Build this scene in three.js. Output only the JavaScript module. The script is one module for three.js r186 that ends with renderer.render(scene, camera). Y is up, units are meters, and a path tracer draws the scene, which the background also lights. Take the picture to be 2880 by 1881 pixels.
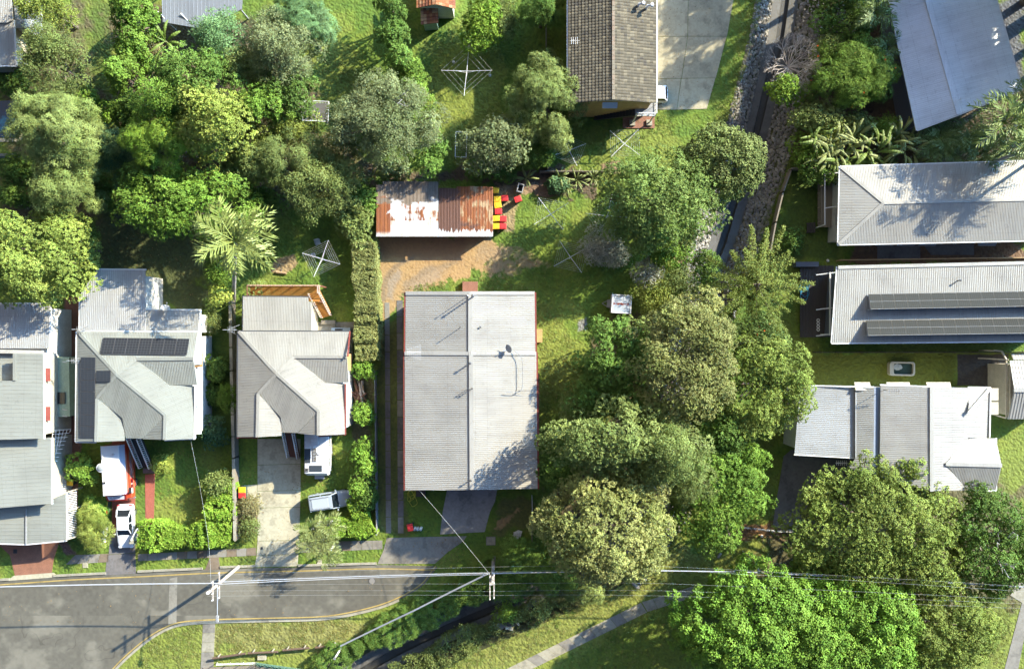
import * as THREE from 'three';
import { Sky } from 'three/addons/objects/Sky.js';
import { RoundedBoxGeometry } from 'three/addons/geometries/RoundedBoxGeometry.js';
import { mergeGeometries, mergeVertices, toCreasedNormals } from 'three/addons/utils/BufferGeometryUtils.js';

// ---------------------------------------------------------------- camera, sky, sun, exposure
const scene = new THREE.Scene();
const ALT = 85;                                   // height of the camera above the ground, metres
const camera = new THREE.PerspectiveCamera(45.55, 1024 / 668, 0.5, 2000);
camera.position.set(0, ALT, 0);
camera.up.set(0, 0, -1);
camera.lookAt(0, 0, 0);
const renderer = new THREE.WebGLRenderer({ antialias: true });
renderer.toneMapping = THREE.LinearToneMapping;
renderer.toneMappingExposure = 2.82;
renderer.shadowMap.enabled = true;
const SUN_EL = 28 * Math.PI / 180;
const toSun = new THREE.Vector3(0.832 * Math.cos(SUN_EL), Math.sin(SUN_EL), -0.555 * Math.cos(SUN_EL)).normalize();
const sky = new Sky();
sky.name = 'sky';
sky.scale.setScalar(1500);
sky.material.uniforms.sunPosition.value.copy(toSun);
sky.material.uniforms.turbidity.value = 8;
sky.material.uniforms.rayleigh.value = 0.7;
sky.material.uniforms.mieCoefficient.value = 0.004;
sky.userData = { kind: 'structure' };
scene.add(sky);
scene.environmentIntensity = 0.2;
const sun = new THREE.DirectionalLight(new THREE.Color().setRGB(1, 0.88, 0.67), 4.7);
sun.position.copy(toSun).multiplyScalar(200);
sun.castShadow = true;
Object.assign(sun.shadow.camera, { left: -75, right: 75, top: 75, bottom: -75, near: 1, far: 420 });
sun.shadow.mapSize.set(4096, 4096);
sun.shadow.radius = 1.2;
scene.add(sun, sun.target);

// ---------------------------------------------------------------- helpers
const U = 21.8, CX = 1189.5, CY = 777;            // plan units per metre of the surveyed plan and its middle
const W = (u, v, h = 0) => { const k = (ALT - h) / (ALT * U); return new THREE.Vector3((u - CX) * k, h, (v - CY) * k); };
function rng(seed) { let s = (seed * 2654435761) >>> 0 || 1; return () => { s = (s + 0x6D2B79F5) | 0; let t = Math.imul(s ^ (s >>> 15), 1 | s); t = (t + Math.imul(t ^ (t >>> 7), 61 | t)) ^ t; return ((t ^ (t >>> 14)) >>> 0) / 4294967296; }; }
const lerp = (a, b, t) => a + (b - a) * t, clamp = (x, a, b) => Math.min(b, Math.max(a, x));
const sst = (a, b, x) => { const t = clamp((x - a) / (b - a), 0, 1); return t * t * (3 - 2 * t); };
const PERM = new Float32Array(65536); { const r = rng(77); for (let i = 0; i < 65536; i++) PERM[i] = r(); }
function vnoise(x, y, period = 256) {
  const xi = Math.floor(x), yi = Math.floor(y), fx = x - xi, fy = y - yi, m = (n) => ((n % period) + period) % period;
  const a = m(xi), b = m(xi + 1), c = m(yi) * 256, d = m(yi + 1) * 256, u = fx * fx * (3 - 2 * fx), v = fy * fy * (3 - 2 * fy);
  return (PERM[(a + c) & 65535] * (1 - u) + PERM[(b + c) & 65535] * u) * (1 - v) + (PERM[(a + d) & 65535] * (1 - u) + PERM[(b + d) & 65535] * u) * v;
}
const fbm = (x, y, o = 4, period = 256) => { let s = 0, a = 0.5, t = 0; for (let i = 0; i < o; i++) { s += a * vnoise(x + i * 17.3, y + i * 9.1, period); t += a; a *= 0.5; x *= 2; y *= 2; period *= 2; } return s / t; };
const pfbm = (x, y, o, period) => { let s = 0, a = 0.5, t = 0; for (let i = 0; i < o; i++) { s += a * vnoise(x, y, period); t += a; a *= 0.5; x *= 2; y *= 2; period *= 2; } return s / t; };

const used = new Map();
function numbered(name) { const n = used.get(name) || 0; used.set(name, n + 1); return n ? `${name}_${String(n).padStart(3, '0')}` : name; }
function tag(o, label, category, group, kind) { o.userData = {}; if (label) o.userData.label = label; if (category) o.userData.category = category; if (group) o.userData.group = group; if (kind) o.userData.kind = kind; return o; }
function thing(name, label, category, pos, turn = 0, group) {
  const g = new THREE.Group(); g.name = numbered(name); if (pos) g.position.copy(pos); g.rotation.y = turn; scene.add(g); return tag(g, label, category, group);
}
function struct(o, kind = 'structure') { o.name = numbered(o.name); o.userData.kind = kind; scene.add(o); return o; }
function shadows(o) { o.castShadow = true; o.receiveShadow = true; return o; }

function mat(c, roughness = 0.8, opts = {}) {
  const m = new THREE.MeshStandardMaterial({ roughness, metalness: 0, ...opts });
  m.color.setRGB(c[0], c[1], c[2]); return m;
}
function dataTex(w, h, fn, srgb = false, repeat = true) {
  const d = new Uint8Array(w * h * 4);
  for (let y = 0; y < h; y++) for (let x = 0; x < w; x++) { const v = fn(x / w, y / h, x, y), i = (y * w + x) * 4; d[i] = clamp(v[0], 0, 1) * 255; d[i + 1] = clamp(v[1], 0, 1) * 255; d[i + 2] = clamp(v[2], 0, 1) * 255; d[i + 3] = v.length > 3 ? clamp(v[3], 0, 1) * 255 : 255; }
  const t = new THREE.DataTexture(d, w, h); t.magFilter = THREE.LinearFilter; t.minFilter = THREE.LinearMipmapLinearFilter; t.generateMipmaps = true;
  if (repeat) t.wrapS = t.wrapT = THREE.RepeatWrapping; if (srgb) t.colorSpace = THREE.SRGBColorSpace; t.needsUpdate = true; return t;
}
const toS = (x) => x <= 0.0031308 ? 12.92 * x : 1.055 * Math.pow(x, 1 / 2.4) - 0.055;
const rep = (t, x, y) => { const c = t.clone(); c.repeat.set(x, y ?? x); c.needsUpdate = true; return c; };
// neutral wear patterns, as multipliers; uv are metres
const wearRoof = dataTex(512, 512, (u, v) => { const s = pfbm(u * 96, v * 3, 3, 96) ; const b = pfbm(u * 6, v * 6, 5, 6); const d = pfbm(u * 60, v * 60, 2, 60); const k = 0.94 + 0.2 * (s - 0.5) + 0.36 * (b - 0.5) - (d > 0.78 ? 0.1 : 0) - ((v * 10) % 1 < 0.03 && (u * 120) % 1 < 0.5 ? 0.22 : 0) - ((u * 16) % 1 < 0.025 ? 0.12 : 0); return [k, k * 0.995, k * 0.985]; });
const wearSlab = dataTex(512, 512, (u, v) => { const b = pfbm(u * 5, v * 5, 6, 5), d = pfbm(u * 40, v * 40, 3, 40), st = sst(0.56, 0.72, pfbm(u * 9 + 3, v * 9, 4, 9)); const k = 0.9 + 0.42 * (b - 0.5) + 0.28 * (d - 0.5) - 0.2 * st; return [k, k * 0.985, k * 0.95]; });
const grainTex = dataTex(512, 512, (u, v) => { const k = 0.86 + 0.5 * (pfbm(u * 64, v * 64, 3, 64) - 0.5) + 0.25 * (pfbm(u * 8, v * 8, 3, 8) - 0.5); return [k, k, k]; });
const woodTex = dataTex(256, 256, (u, v) => { const k = 0.85 + 0.5 * (pfbm(u * 4, v * 48, 4, 4) - 0.5); return [k, k * 0.97, k * 0.93]; });
wearRoof.repeat.set(1 / 12, 1 / 12); wearSlab.repeat.set(1 / 7, 1 / 7); grainTex.repeat.set(1 / 3, 1 / 3); woodTex.repeat.set(1, 1);

// geometry collector: flat-shaded faces with uv in metres
class GB {
  constructor() { this.p = []; this.t = []; }
  tri(a, b, c, ua, ub, uc) {
    this.p.push(a.x, a.y, a.z, b.x, b.y, b.z, c.x, c.y, c.z);
    if (!ua) { const n = new THREE.Vector3().subVectors(b, a).cross(new THREE.Vector3().subVectors(c, a)); const ax = Math.abs(n.x), ay = Math.abs(n.y), az = Math.abs(n.z); const f = ay >= ax && ay >= az ? (q) => [q.x, q.z] : ax > az ? (q) => [q.z, q.y] : (q) => [q.x, q.y]; ua = f(a); ub = f(b); uc = f(c); }
    this.t.push(...ua, ...ub, ...uc); return this;
  }
  quad(a, b, c, d, uv) { if (uv) { this.tri(a, b, c, uv[0], uv[1], uv[2]); this.tri(a, c, d, uv[0], uv[2], uv[3]); } else { this.tri(a, b, c); this.tri(a, c, d); } return this; }
  hexa(v) { const q = (a, b, c, d) => this.quad(v[a], v[b], v[c], v[d]); q(4, 7, 6, 5); q(0, 1, 2, 3); q(0, 4, 5, 1); q(1, 5, 6, 2); q(2, 6, 7, 3); q(3, 7, 4, 0); return this; } // 0-3 bottom, 4-7 top
  box(x, y, z, sx, sy, sz, turn = 0) {
    const c = Math.cos(turn), s = Math.sin(turn), P = (dx, dy, dz) => new THREE.Vector3(x + dx * c + dz * s, y + dy, z - dx * s + dz * c);
    sx /= 2; sy /= 2; sz /= 2;
    return this.hexa([P(-sx, -sy, -sz), P(sx, -sy, -sz), P(sx, -sy, sz), P(-sx, -sy, sz), P(-sx, sy, -sz), P(sx, sy, -sz), P(sx, sy, sz), P(-sx, sy, sz)]);
  }
  bar(a, b, w, h = w) { // rectangular bar from a to b
    const d = new THREE.Vector3().subVectors(b, a).normalize(), up = Math.abs(d.y) > 0.95 ? new THREE.Vector3(1, 0, 0) : new THREE.Vector3(0, 1, 0);
    const r = new THREE.Vector3().crossVectors(d, up).normalize().multiplyScalar(w / 2), t = new THREE.Vector3().crossVectors(r, d).normalize().multiplyScalar(h / 2);
    const P = (q, i, j) => q.clone().addScaledVector(r, i).addScaledVector(t, j);
    return this.hexa([P(a, -1, -1), P(a, 1, -1), P(b, 1, -1), P(b, -1, -1), P(a, -1, 1), P(a, 1, 1), P(b, 1, 1), P(b, -1, 1)]);
  }
  rod(a, b, r0, r1 = r0, n = 7) {
    const d = new THREE.Vector3().subVectors(b, a).normalize(), up = Math.abs(d.y) > 0.95 ? new THREE.Vector3(1, 0, 0) : new THREE.Vector3(0, 1, 0);
    const r = new THREE.Vector3().crossVectors(d, up).normalize(), t = new THREE.Vector3().crossVectors(r, d).normalize();
    const R = (q, k, rad) => q.clone().addScaledVector(r, Math.cos(k / n * 6.28319) * rad).addScaledVector(t, Math.sin(k / n * 6.28319) * rad);
    for (let k = 0; k < n; k++) { this.quad(R(a, k, r0), R(a, k + 1, r0), R(b, k + 1, r1), R(b, k, r1)); this.tri(b, R(b, k, r1), R(b, k + 1, r1)); this.tri(a, R(a, k + 1, r0), R(a, k, r0)); }
    return this;
  }
  poly(pts, y0, y1) { // vertical prism from a list of Vector3 (x, z used)
    const sh = pts.map((q) => new THREE.Vector2(q.x, q.z)); if (THREE.ShapeUtils.isClockWise(sh)) { sh.reverse(); }
    const f = THREE.ShapeUtils.triangulateShape(sh, []), V = (i, y) => new THREE.Vector3(sh[i].x, y, sh[i].y), n = sh.length;
    for (const [a, b, c] of f) { this.tri(V(a, y1), V(c, y1), V(b, y1)); if (y1 > y0) this.tri(V(a, y0), V(b, y0), V(c, y0)); }
    if (y1 > y0) for (let i = 0; i < n; i++) this.quad(V(i, y0), V(i, y1), V((i + 1) % n, y1), V((i + 1) % n, y0));
    return this;
  }
  add(g, m) { const q = g.index ? g.toNonIndexed() : g; const a = q.attributes.position, u = q.attributes.uv, v = new THREE.Vector3(); for (let i = 0; i < a.count; i++) { v.fromBufferAttribute(a, i); if (m) v.applyMatrix4(m); this.p.push(v.x, v.y, v.z); this.t.push(u ? u.getX(i) : 0, u ? u.getY(i) : 0); } return this; }
  geo() { const g = new THREE.BufferGeometry(); g.setAttribute('position', new THREE.Float32BufferAttribute(this.p, 3)); g.setAttribute('uv', new THREE.Float32BufferAttribute(this.t, 2)); g.computeVertexNormals(); return g; }
  smooth(angle = 0.7) { return toCreasedNormals(this.geo(), angle); }
  mesh(name, m, parent) { const o = shadows(new THREE.Mesh(this.geo(), m)); o.name = name; if (parent) parent.add(o); return o; }
  smesh(name, m, parent, angle) { const o = shadows(new THREE.Mesh(this.smooth(angle), m)); o.name = name; if (parent) parent.add(o); return o; }
}
const V3 = (x, y, z) => new THREE.Vector3(x, y, z);
const part = (name, geo, m, parent) => { const o = shadows(new THREE.Mesh(geo, m)); o.name = name; parent.add(o); return o; };
const rel = (v, o) => v.clone().sub(o);

// ---------------------------------------------------------------- ground
// the drain: middle line, half width of its floor, widths of its stone banks (plan units)
const drain = [[1858, -160, 32, 44, 56], [1838, 0, 32, 48, 60], [1824, 90, 31, 50, 58], [1797, 190, 29, 52, 54], [1776, 280, 28, 54, 54], [1747, 380, 30, 52, 52], [1716, 470, 33, 50, 48], [1690, 560, 31, 46, 46], [1655, 650, 26, 48, 46], [1632, 760, 26, 46, 44], [1615, 900, 26, 44, 44], [1590, 1050, 26, 44, 44], [1530, 1190, 26, 40, 40], [1420, 1300, 28, 38, 36], [1290, 1368, 30, 34, 32], [1170, 1420, 32, 34, 32], [1040, 1474, 32, 34, 34], [920, 1530, 32, 34, 34], [800, 1600, 32, 34, 34], [660, 1690, 32, 34, 34]];
const DRAIN_D = 1.9;
const drainCurve = new THREE.CatmullRomCurve3(drain.map((d) => V3(d[0], 0, d[1])));
const drainRows = [];
{ const N = 90; for (let i = 0; i <= N; i++) { const t = i / N, p = drainCurve.getPoint(t), q = drainCurve.getTangent(t), s = t * (drain.length - 1), k = Math.min(drain.length - 2, Math.floor(s)), f = s - k; const w = [2, 3, 4].map((j) => lerp(drain[k][j], drain[k + 1][j], f)); const nx = q.z, nz = -q.x, L = Math.hypot(nx, nz); drainRows.push({ p, nx: nx / L, nz: nz / L, w }); } }
const rowAt = (r, off) => { const v = W(r.p.x + r.nx * off, r.p.z + r.nz * off); return v; }; 
// colour of the ground: lawn, bare earth, leaf litter, mown and dry grass, laid out on the plan
const GW = 128, GH = 86, TW = 2048, TH = 1376;
const LUSH = [0.085, 0.15, 0.018], MID = [0.118, 0.178, 0.022], YEL = [0.175, 0.205, 0.036], DRY = [0.22, 0.2, 0.075], EARTH = [0.34, 0.225, 0.1], EARTH2 = [0.28, 0.2, 0.11], LITTER = [0.1, 0.075, 0.045], DARK_GREEN = [0.06, 0.1, 0.016], GREYSOIL = [0.2, 0.2, 0.19], BARK = [0.19, 0.12, 0.075];  // the darkest green is kept for a few side lawns
const patches = [
  // [polygon, colour, edge softness, ragged edge, strength]
  [[[0, 1435], [900, 1430], [960, 1470], [700, 1554], [0, 1600]], YEL, 20, 25, 0.75],
  [[[470, 1440], [770, 1440], [850, 1455], [770, 1510], [500, 1515]], DRY, 30, 40, 0.6],
  [[[1180, 1420], [1560, 1270], [1640, 1280], [1560, 1360], [1180, 1554], [980, 1554]], DRY, 24, 40, 0.55],
  [[[1180, 1420], [1640, 1270], [1760, 1280], [1500, 1440], [1180, 1600], [980, 1600]], YEL, 20, 40, 0.7],
  [[[1240, 1600], [1620, 1380], [1700, 1380], [1700, 1600]], MID, 20, 30, 0.7],
  [[[2280, 1400], [2379, 1380], [2379, 1600], [2240, 1600]], YEL, 20, 30, 0.7],
  [[[985, 70], [1160, 110], [1170, 300], [1060, 380], [1000, 260]], YEL, 40, 50, 0.7],
  [[[740, 100], [800, 130], [870, 180], [790, 280], [730, 260]], YEL, 30, 40, 0.6],
  [[[360, 1160], [470, 1140], [470, 1215], [345, 1215]], YEL, 14, 20, 0.7],
  [[[1250, 700], [1340, 760], [1360, 900], [1262, 950]], YEL, 24, 40, 0.55],
  [[[1150, 520], [1270, 440], [1330, 450], [1300, 600], [1200, 600]], MID, 20, 40, 0.7],
  // bare earth at the shed, the worn track and soil under the gardens
  [[[874, 540], [1130, 547], [1168, 596], [1130, 634], [1010, 660], [950, 690], [935, 720], [875, 760], [872, 640]], EARTH, 14, 30, 1, 0.3],
  [[[1100, 560], [1190, 590], [1260, 612], [1240, 625], [1120, 625]], EARTH2, 18, 24, 0.8, 0.4],
  [[[895, 690], [898, 650], [925, 620], [935, 632], [918, 660], [912, 700]], GREYSOIL, 12, 6, 0.5, 0.2],
  [[[945, 660], [985, 625], [1040, 618], [1020, 645], [965, 680]], GREYSOIL, 22, 10, 0.35, 0.2],
  [[[874, 545], [1075, 548], [1075, 606], [900, 600]], [0.25, 0.155, 0.08], 14, 14, 0.7, 0.4],
  [[[884, 700], [886, 650], [915, 612], [960, 592], [962, 600], [922, 622], [898, 655], [894, 700]], [0.2, 0.15, 0.095], 8, 4, 0.8, 0.3],
  [[[930, 690], [940, 655], [985, 622], [1060, 604], [1062, 612], [992, 632], [952, 662], [942, 692]], [0.22, 0.165, 0.1], 10, 5, 0.7, 0.3],
  [[[862, 396], [1400, 396], [1380, 452], [1190, 450], [1150, 440], [1150, 420], [862, 420]], LITTER, 12, 26, 1],
  [[[1150, 430], [1230, 440], [1200, 480], [1190, 540], [1150, 545]], EARTH2, 8, 14, 0.85],
  [[[1200, 425], [1300, 425], [1360, 420], [1330, 450], [1250, 452]], BARK, 10, 20, 0.9],
  [[[1395, 380], [1440, 372], [1450, 398], [1400, 398]], BARK, 8, 10, 0.9],
  [[[1440, 960], [1370, 820], [1375, 760], [1440, 740], [1620, 700], [1660, 1100], [1540, 1260], [1290, 1240], [1310, 1080]], LITTER, 30, 40, 0.9],
  [[[1340, 740], [1365, 735], [1368, 772], [1340, 772]], GREYSOIL, 6, 8, 0.9],
  [[[1570, 560], [1660, 560], [1620, 700], [1560, 700]], BARK, 12, 20, 0.7],
  [[[1160, 1150], [1250, 1150], [1240, 1240], [1150, 1240]], LITTER, 24, 30, 0.55],
  [[[1155, 1210], [1200, 1185], [1185, 1215], [1150, 1230]], [0.3, 0.2, 0.1], 6, 10, 0.8],
  [[[555, 1160], [597, 1160], [597, 1243], [555, 1240]], BARK, 5, 8, 1],
  [[[632, 600], [680, 592], [690, 612], [660, 632], [630, 630]], EARTH2, 5, 8, 0.9],
  [[[215, 480], [470, 540], [470, 700], [350, 730], [215, 640]], [0.06, 0.07, 0.03], 30, 60, 0.85],  // yard ground darkened by colour to deepen the tree shade
  [[[225, 0], [265, 0], [265, 280], [180, 230]], DARK_GREEN, 20, 20, 0.7],
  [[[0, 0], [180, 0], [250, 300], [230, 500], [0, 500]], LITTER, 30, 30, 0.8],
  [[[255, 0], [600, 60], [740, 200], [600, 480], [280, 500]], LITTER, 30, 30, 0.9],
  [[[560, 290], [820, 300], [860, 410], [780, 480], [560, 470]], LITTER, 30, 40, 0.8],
  [[[150, 690], [182, 690], [182, 1030], [150, 1260], [178, 1290], [150, 1290], [120, 1240]], [0.17, 0.1, 0.075], 8, 8, 1],
  [[[480, 700], [520, 700], [545, 1000], [480, 1000]], DARK_GREEN, 12, 20, 0.8],
  [[[818, 870], [866, 850], [866, 1205], [826, 1210]], LITTER, 12, 20, 0.8],
  [[[880, 770], [940, 700], [942, 1240], [872, 1240]], LITTER, 10, 16, 0.45],
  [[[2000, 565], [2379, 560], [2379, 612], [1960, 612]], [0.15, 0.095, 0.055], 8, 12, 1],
  [[[1860, 0], [2380, 0], [2380, 380], [1860, 390]], LITTER, 30, 30, 1],
  [[[2300, 0], [2379, 0], [2379, 200], [2330, 130]], [0.1, 0.11, 0.12], 20, 20, 0.8],
  [[[1850, 400], [1945, 395], [1945, 600], [1800, 600]], DARK_GREEN, 12, 12, 0.9],
  [[[1840, 820], [2225, 822], [2225, 895], [1880, 900]], [0.105, 0.125, 0.014], 10, 10, 1],
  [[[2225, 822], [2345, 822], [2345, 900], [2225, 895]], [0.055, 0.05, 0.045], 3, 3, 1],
  [[[1160, 1300], [1200, 1285], [1230, 1300], [1190, 1325]], BARK, 10, 14, 0.9],
  [[[1330, 1352], [1395, 1330], [1400, 1345], [1350, 1365]], BARK, 10, 14, 0.7],
  [[[1700, 1215], [1840, 1215], [1840, 1250], [1690, 1245]], [0.24, 0.12, 0.06], 10, 14, 0.9],
  [[[1840, 1130], [2379, 1130], [2379, 1400], [1760, 1400], [1780, 1260]], LITTER, 30, 40, 0.8],
];
function segDist(x, y, P) { let d = 1e9, ins = false; for (let i = 0, j = P.length - 1; i < P.length; j = i++) { const [ax, ay] = P[j], [bx, by] = P[i]; const dx = bx - ax, dy = by - ay, t = clamp(((x - ax) * dx + (y - ay) * dy) / (dx * dx + dy * dy || 1), 0, 1); const q = Math.hypot(x - ax - t * dx, y - ay - t * dy); if (q < d) d = q; if ((ay > y) !== (by > y) && x < (bx - ax) * (y - ay) / (by - ay) + ax) ins = !ins; } return ins ? d : -d; }
const [groundMap, turfBump] = (() => {
  const d = new Uint8Array(TW * TH * 4), col = new Float32Array(TW * TH * 3), grit = new Float32Array(TW * TH).fill(1);
  const N1 = new Float32Array(TW * TH), N2 = new Float32Array(TW * TH);
  for (let j = 0; j < TH; j++) for (let i = 0; i < TW; i++) {
    const x = i / TW * GW, y = j / TH * GH, k = j * TW + i;
    const a = fbm(x * 0.16, y * 0.16, 3), b = fbm(x * 0.9 + 40, y * 0.9, 3), c = vnoise(x * 5.2, y * 5.2) * 0.6 + vnoise(x * 11, y * 11 + 7) * 0.4;
    N1[k] = fbm(x * 0.8 + 11, y * 0.8 + 5, 3) - 0.5; N2[k] = c;
    const t = clamp((a - 0.5) * 2.6 + (b - 0.5) * 1.8 + 0.47, 0, 1), m = t < 0.5 ? t * 2 : 1, n = t < 0.5 ? 0 : (t - 0.5) * 1.3;
    for (let q = 0; q < 3; q++) col[k * 3 + q] = lerp(lerp(LUSH[q], MID[q], m), YEL[q], n);
  }
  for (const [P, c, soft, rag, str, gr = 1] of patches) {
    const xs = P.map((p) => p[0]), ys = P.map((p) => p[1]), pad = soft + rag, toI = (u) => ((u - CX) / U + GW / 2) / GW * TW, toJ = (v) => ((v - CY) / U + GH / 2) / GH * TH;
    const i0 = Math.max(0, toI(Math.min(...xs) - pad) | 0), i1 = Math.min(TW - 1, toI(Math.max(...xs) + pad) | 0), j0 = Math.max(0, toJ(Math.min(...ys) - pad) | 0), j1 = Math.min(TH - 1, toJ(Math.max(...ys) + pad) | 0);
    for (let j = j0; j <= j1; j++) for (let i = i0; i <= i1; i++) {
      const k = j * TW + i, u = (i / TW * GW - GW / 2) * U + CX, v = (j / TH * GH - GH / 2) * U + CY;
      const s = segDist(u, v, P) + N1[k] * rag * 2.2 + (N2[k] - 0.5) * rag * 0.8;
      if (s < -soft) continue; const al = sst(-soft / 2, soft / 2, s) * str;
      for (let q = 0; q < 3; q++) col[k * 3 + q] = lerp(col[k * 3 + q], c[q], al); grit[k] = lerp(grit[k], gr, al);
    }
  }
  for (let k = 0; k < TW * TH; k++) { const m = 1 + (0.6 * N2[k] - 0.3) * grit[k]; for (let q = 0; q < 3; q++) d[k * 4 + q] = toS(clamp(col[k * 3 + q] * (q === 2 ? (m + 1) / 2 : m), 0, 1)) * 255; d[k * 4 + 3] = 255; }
  const t = new THREE.DataTexture(d, TW, TH); t.colorSpace = THREE.SRGBColorSpace; t.magFilter = THREE.LinearFilter; t.wrapS = t.wrapT = THREE.MirroredRepeatWrapping; t.needsUpdate = true;
  const hd = new Uint8Array(TW * TH * 4); for (let k = 0; k < TW * TH; k++) { const h = 128 + (N2[k] - 0.5) * 185 * (0.12 + 0.88 * grit[k]); hd[k * 4] = hd[k * 4 + 1] = hd[k * 4 + 2] = h; hd[k * 4 + 3] = 255; }
  const tb = new THREE.DataTexture(hd, TW, TH); tb.magFilter = THREE.LinearFilter; tb.wrapS = tb.wrapT = THREE.MirroredRepeatWrapping; tb.needsUpdate = true; return [t, tb];
})();
const groundMat = new THREE.MeshStandardMaterial({ map: groundMap, bumpMap: turfBump, bumpScale: 0.16, roughness: 0.95 });
{
  const BIG = 420, first = drainRows[0], last = drainRows[drainRows.length - 1];
  const L = drainRows.map((r) => rowAt(r, -(r.w[0] + r.w[1]))), R = drainRows.map((r) => rowAt(r, r.w[0] + r.w[2]));
  const sideA = [V3(-BIG, 0, -BIG), V3(L[0].x, 0, -BIG), ...L, V3(L[L.length - 1].x - 300, 0, BIG), V3(-BIG, 0, BIG)];
  const sideB = [V3(R[0].x, 0, -BIG), V3(BIG, 0, -BIG), V3(BIG, 0, BIG), V3(R[R.length - 1].x - 300, 0, BIG), ...R.slice().reverse()];
  const b = new GB(); b.poly(sideA, 0, 0); b.poly(sideB, 0, 0);
  const g = b.geo(), p = g.attributes.position, uv = g.attributes.uv;
  for (let i = 0; i < p.count; i++) uv.setXY(i, p.getX(i) / GW + 0.5, p.getZ(i) / GH + 0.5);
  g.computeVertexNormals();
  const o = shadows(new THREE.Mesh(g, groundMat)); o.name = 'ground'; struct(o);
  // the drain: concrete floor with a low-flow groove, two banks pitched with stones
  const fl = new GB(), ch = new GB(), bk = new GB();
  const at = (r, off, y) => { const v = rowAt(r, off); v.y = y; return v; };
  const ends = [{ ...first, p: first.p.clone().add(V3(0, 0, -8000)) }, ...drainRows, { ...last, p: last.p.clone().add(V3(-6000, 0, 6000)) }];
  for (let i = 0; i < ends.length - 1; i++) {
    const a = ends[i], c = ends[i + 1];
    const strip = (o1, y1, o2, y2, gb) => gb.quad(at(a, o1(a), y1), at(c, o1(c), y1), at(c, o2(c), y2), at(a, o2(a), y2));
    const F = (k) => (r) => r.w[0] * k;
    strip(F(-1), -DRAIN_D, F(-0.3), -DRAIN_D - 0.06, fl); strip(F(0.3), -DRAIN_D - 0.06, F(1), -DRAIN_D, fl);
    strip(F(-0.3), -DRAIN_D - 0.06, F(-0.22), -DRAIN_D - 0.32, ch); strip(F(-0.22), -DRAIN_D - 0.32, F(0.22), -DRAIN_D - 0.32, ch); strip(F(0.22), -DRAIN_D - 0.32, F(0.3), -DRAIN_D - 0.06, ch);
    strip((r) => -(r.w[0] + r.w[1]), 0, (r) => -r.w[0], -DRAIN_D, bk); strip((r) => r.w[0], -DRAIN_D, (r) => r.w[0] + r.w[2], 0, bk);
  }
  const dr = new THREE.Group(); dr.name = 'drain'; struct(dr);
  fl.mesh('floor', mat([0.125, 0.127, 0.122], 0.7, { map: wearSlab }), dr);
  ch.mesh('groove', mat([0.05, 0.052, 0.05], 0.6, { map: wearSlab }), dr);
  bk.mesh('bank', mat([0.065, 0.075, 0.03], 0.95, { map: grainTex }), dr);
  // pitching stones: too many and too small to pick apart one by one
  const rs = rng(5), st = new THREE.IcosahedronGeometry(1, 1); { const p2 = st.attributes.position; for (let i = 0; i < p2.count; i++) { const x = p2.getX(i), y = p2.getY(i), z = p2.getZ(i), k = 0.85 + 0.35 * vnoise(x * 2 + 9, z * 2 + y * 3); p2.setXYZ(i, x * k, y * k, z * k); } st.computeVertexNormals(); }
  const list = [], c3 = new THREE.Color(), m4 = new THREE.Matrix4(), q4 = new THREE.Quaternion(), e4 = new THREE.Euler();
  for (let i = 0; i < drainRows.length * 6 - 6; i++) {
    const k = (i / 6) | 0, f = (i % 6) / 6, r0 = drainRows[k], r1 = drainRows[k + 1]; if (r0.p.z > 1240) continue;
    for (const side of [-1, 1]) for (let n = 0; n < 7; n++) {
      const t = (n + 0.5 + (rs() - 0.5) * 0.8) / 7, pa = at(r0, side * (r0.w[0] + (side < 0 ? r0.w[1] : r0.w[2]) * t), -DRAIN_D * (1 - t)), pb = at(r1, side * (r1.w[0] + (side < 0 ? r1.w[1] : r1.w[2]) * t), -DRAIN_D * (1 - t));
      const p3 = pa.lerp(pb, clamp(f + (n % 2) / 12 + (rs() - 0.5) * 0.16, 0, 1));
      const s = 0.17 + rs() * 0.1, v = 0.15 + rs() * 0.17; q4.setFromEuler(e4.set((rs() - 0.5) * 0.3, rs() * 6.28, side * 0.62 + (rs() - 0.5) * 0.2));
      list.push([m4.compose(p3, q4, V3(s * (0.8 + rs() * 0.45), 0.1, s * (0.7 + rs() * 0.35))).clone(), c3.clone().setRGB(v, v * (0.93 + rs() * 0.04), v * (0.76 + rs() * 0.12))]);
    }
  }
  const im = shadows(new THREE.InstancedMesh(st, mat([1, 1, 1], 0.9), list.length)); list.forEach(([m, c], i) => { im.setMatrixAt(i, m); im.setColorAt(i, c); }); im.name = 'stones'; im.userData.kind = 'stuff'; dr.add(im);
}

// ---------------------------------------------------------------- road, kerbs, paths, driveways
const plan = (list, h = 0) => list.map(([u, v]) => W(u, v, h));
function sheet(name, list, y, m, parent, thick = 0) { const b = new GB(); b.poly(plan(list), thick ? y - thick : y, y); const o = b.mesh(name, m, parent); if (!parent) struct(o); return o; }
const smoothLine = (list, n) => { const c = new THREE.CatmullRomCurve3(list.map(([u, v]) => V3(u, 0, v)), false, 'centripetal'); return c.getPoints(n).map((p) => [p.x, p.z]); };
function band(list, w, side = 0) { const a = [], b = []; for (let i = 0; i < list.length; i++) { const p = list[Math.max(0, i - 1)], q = list[Math.min(list.length - 1, i + 1)], dx = q[0] - p[0], dy = q[1] - p[1], L = Math.hypot(dx, dy) || 1; const nx = -dy / L, ny = dx / L; a.push([list[i][0] + nx * (side - w / 2), list[i][1] + ny * (side - w / 2)]); b.push([list[i][0] + nx * (side + w / 2), list[i][1] + ny * (side + w / 2)]); } return [...a, ...b.reverse()]; }
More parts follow.
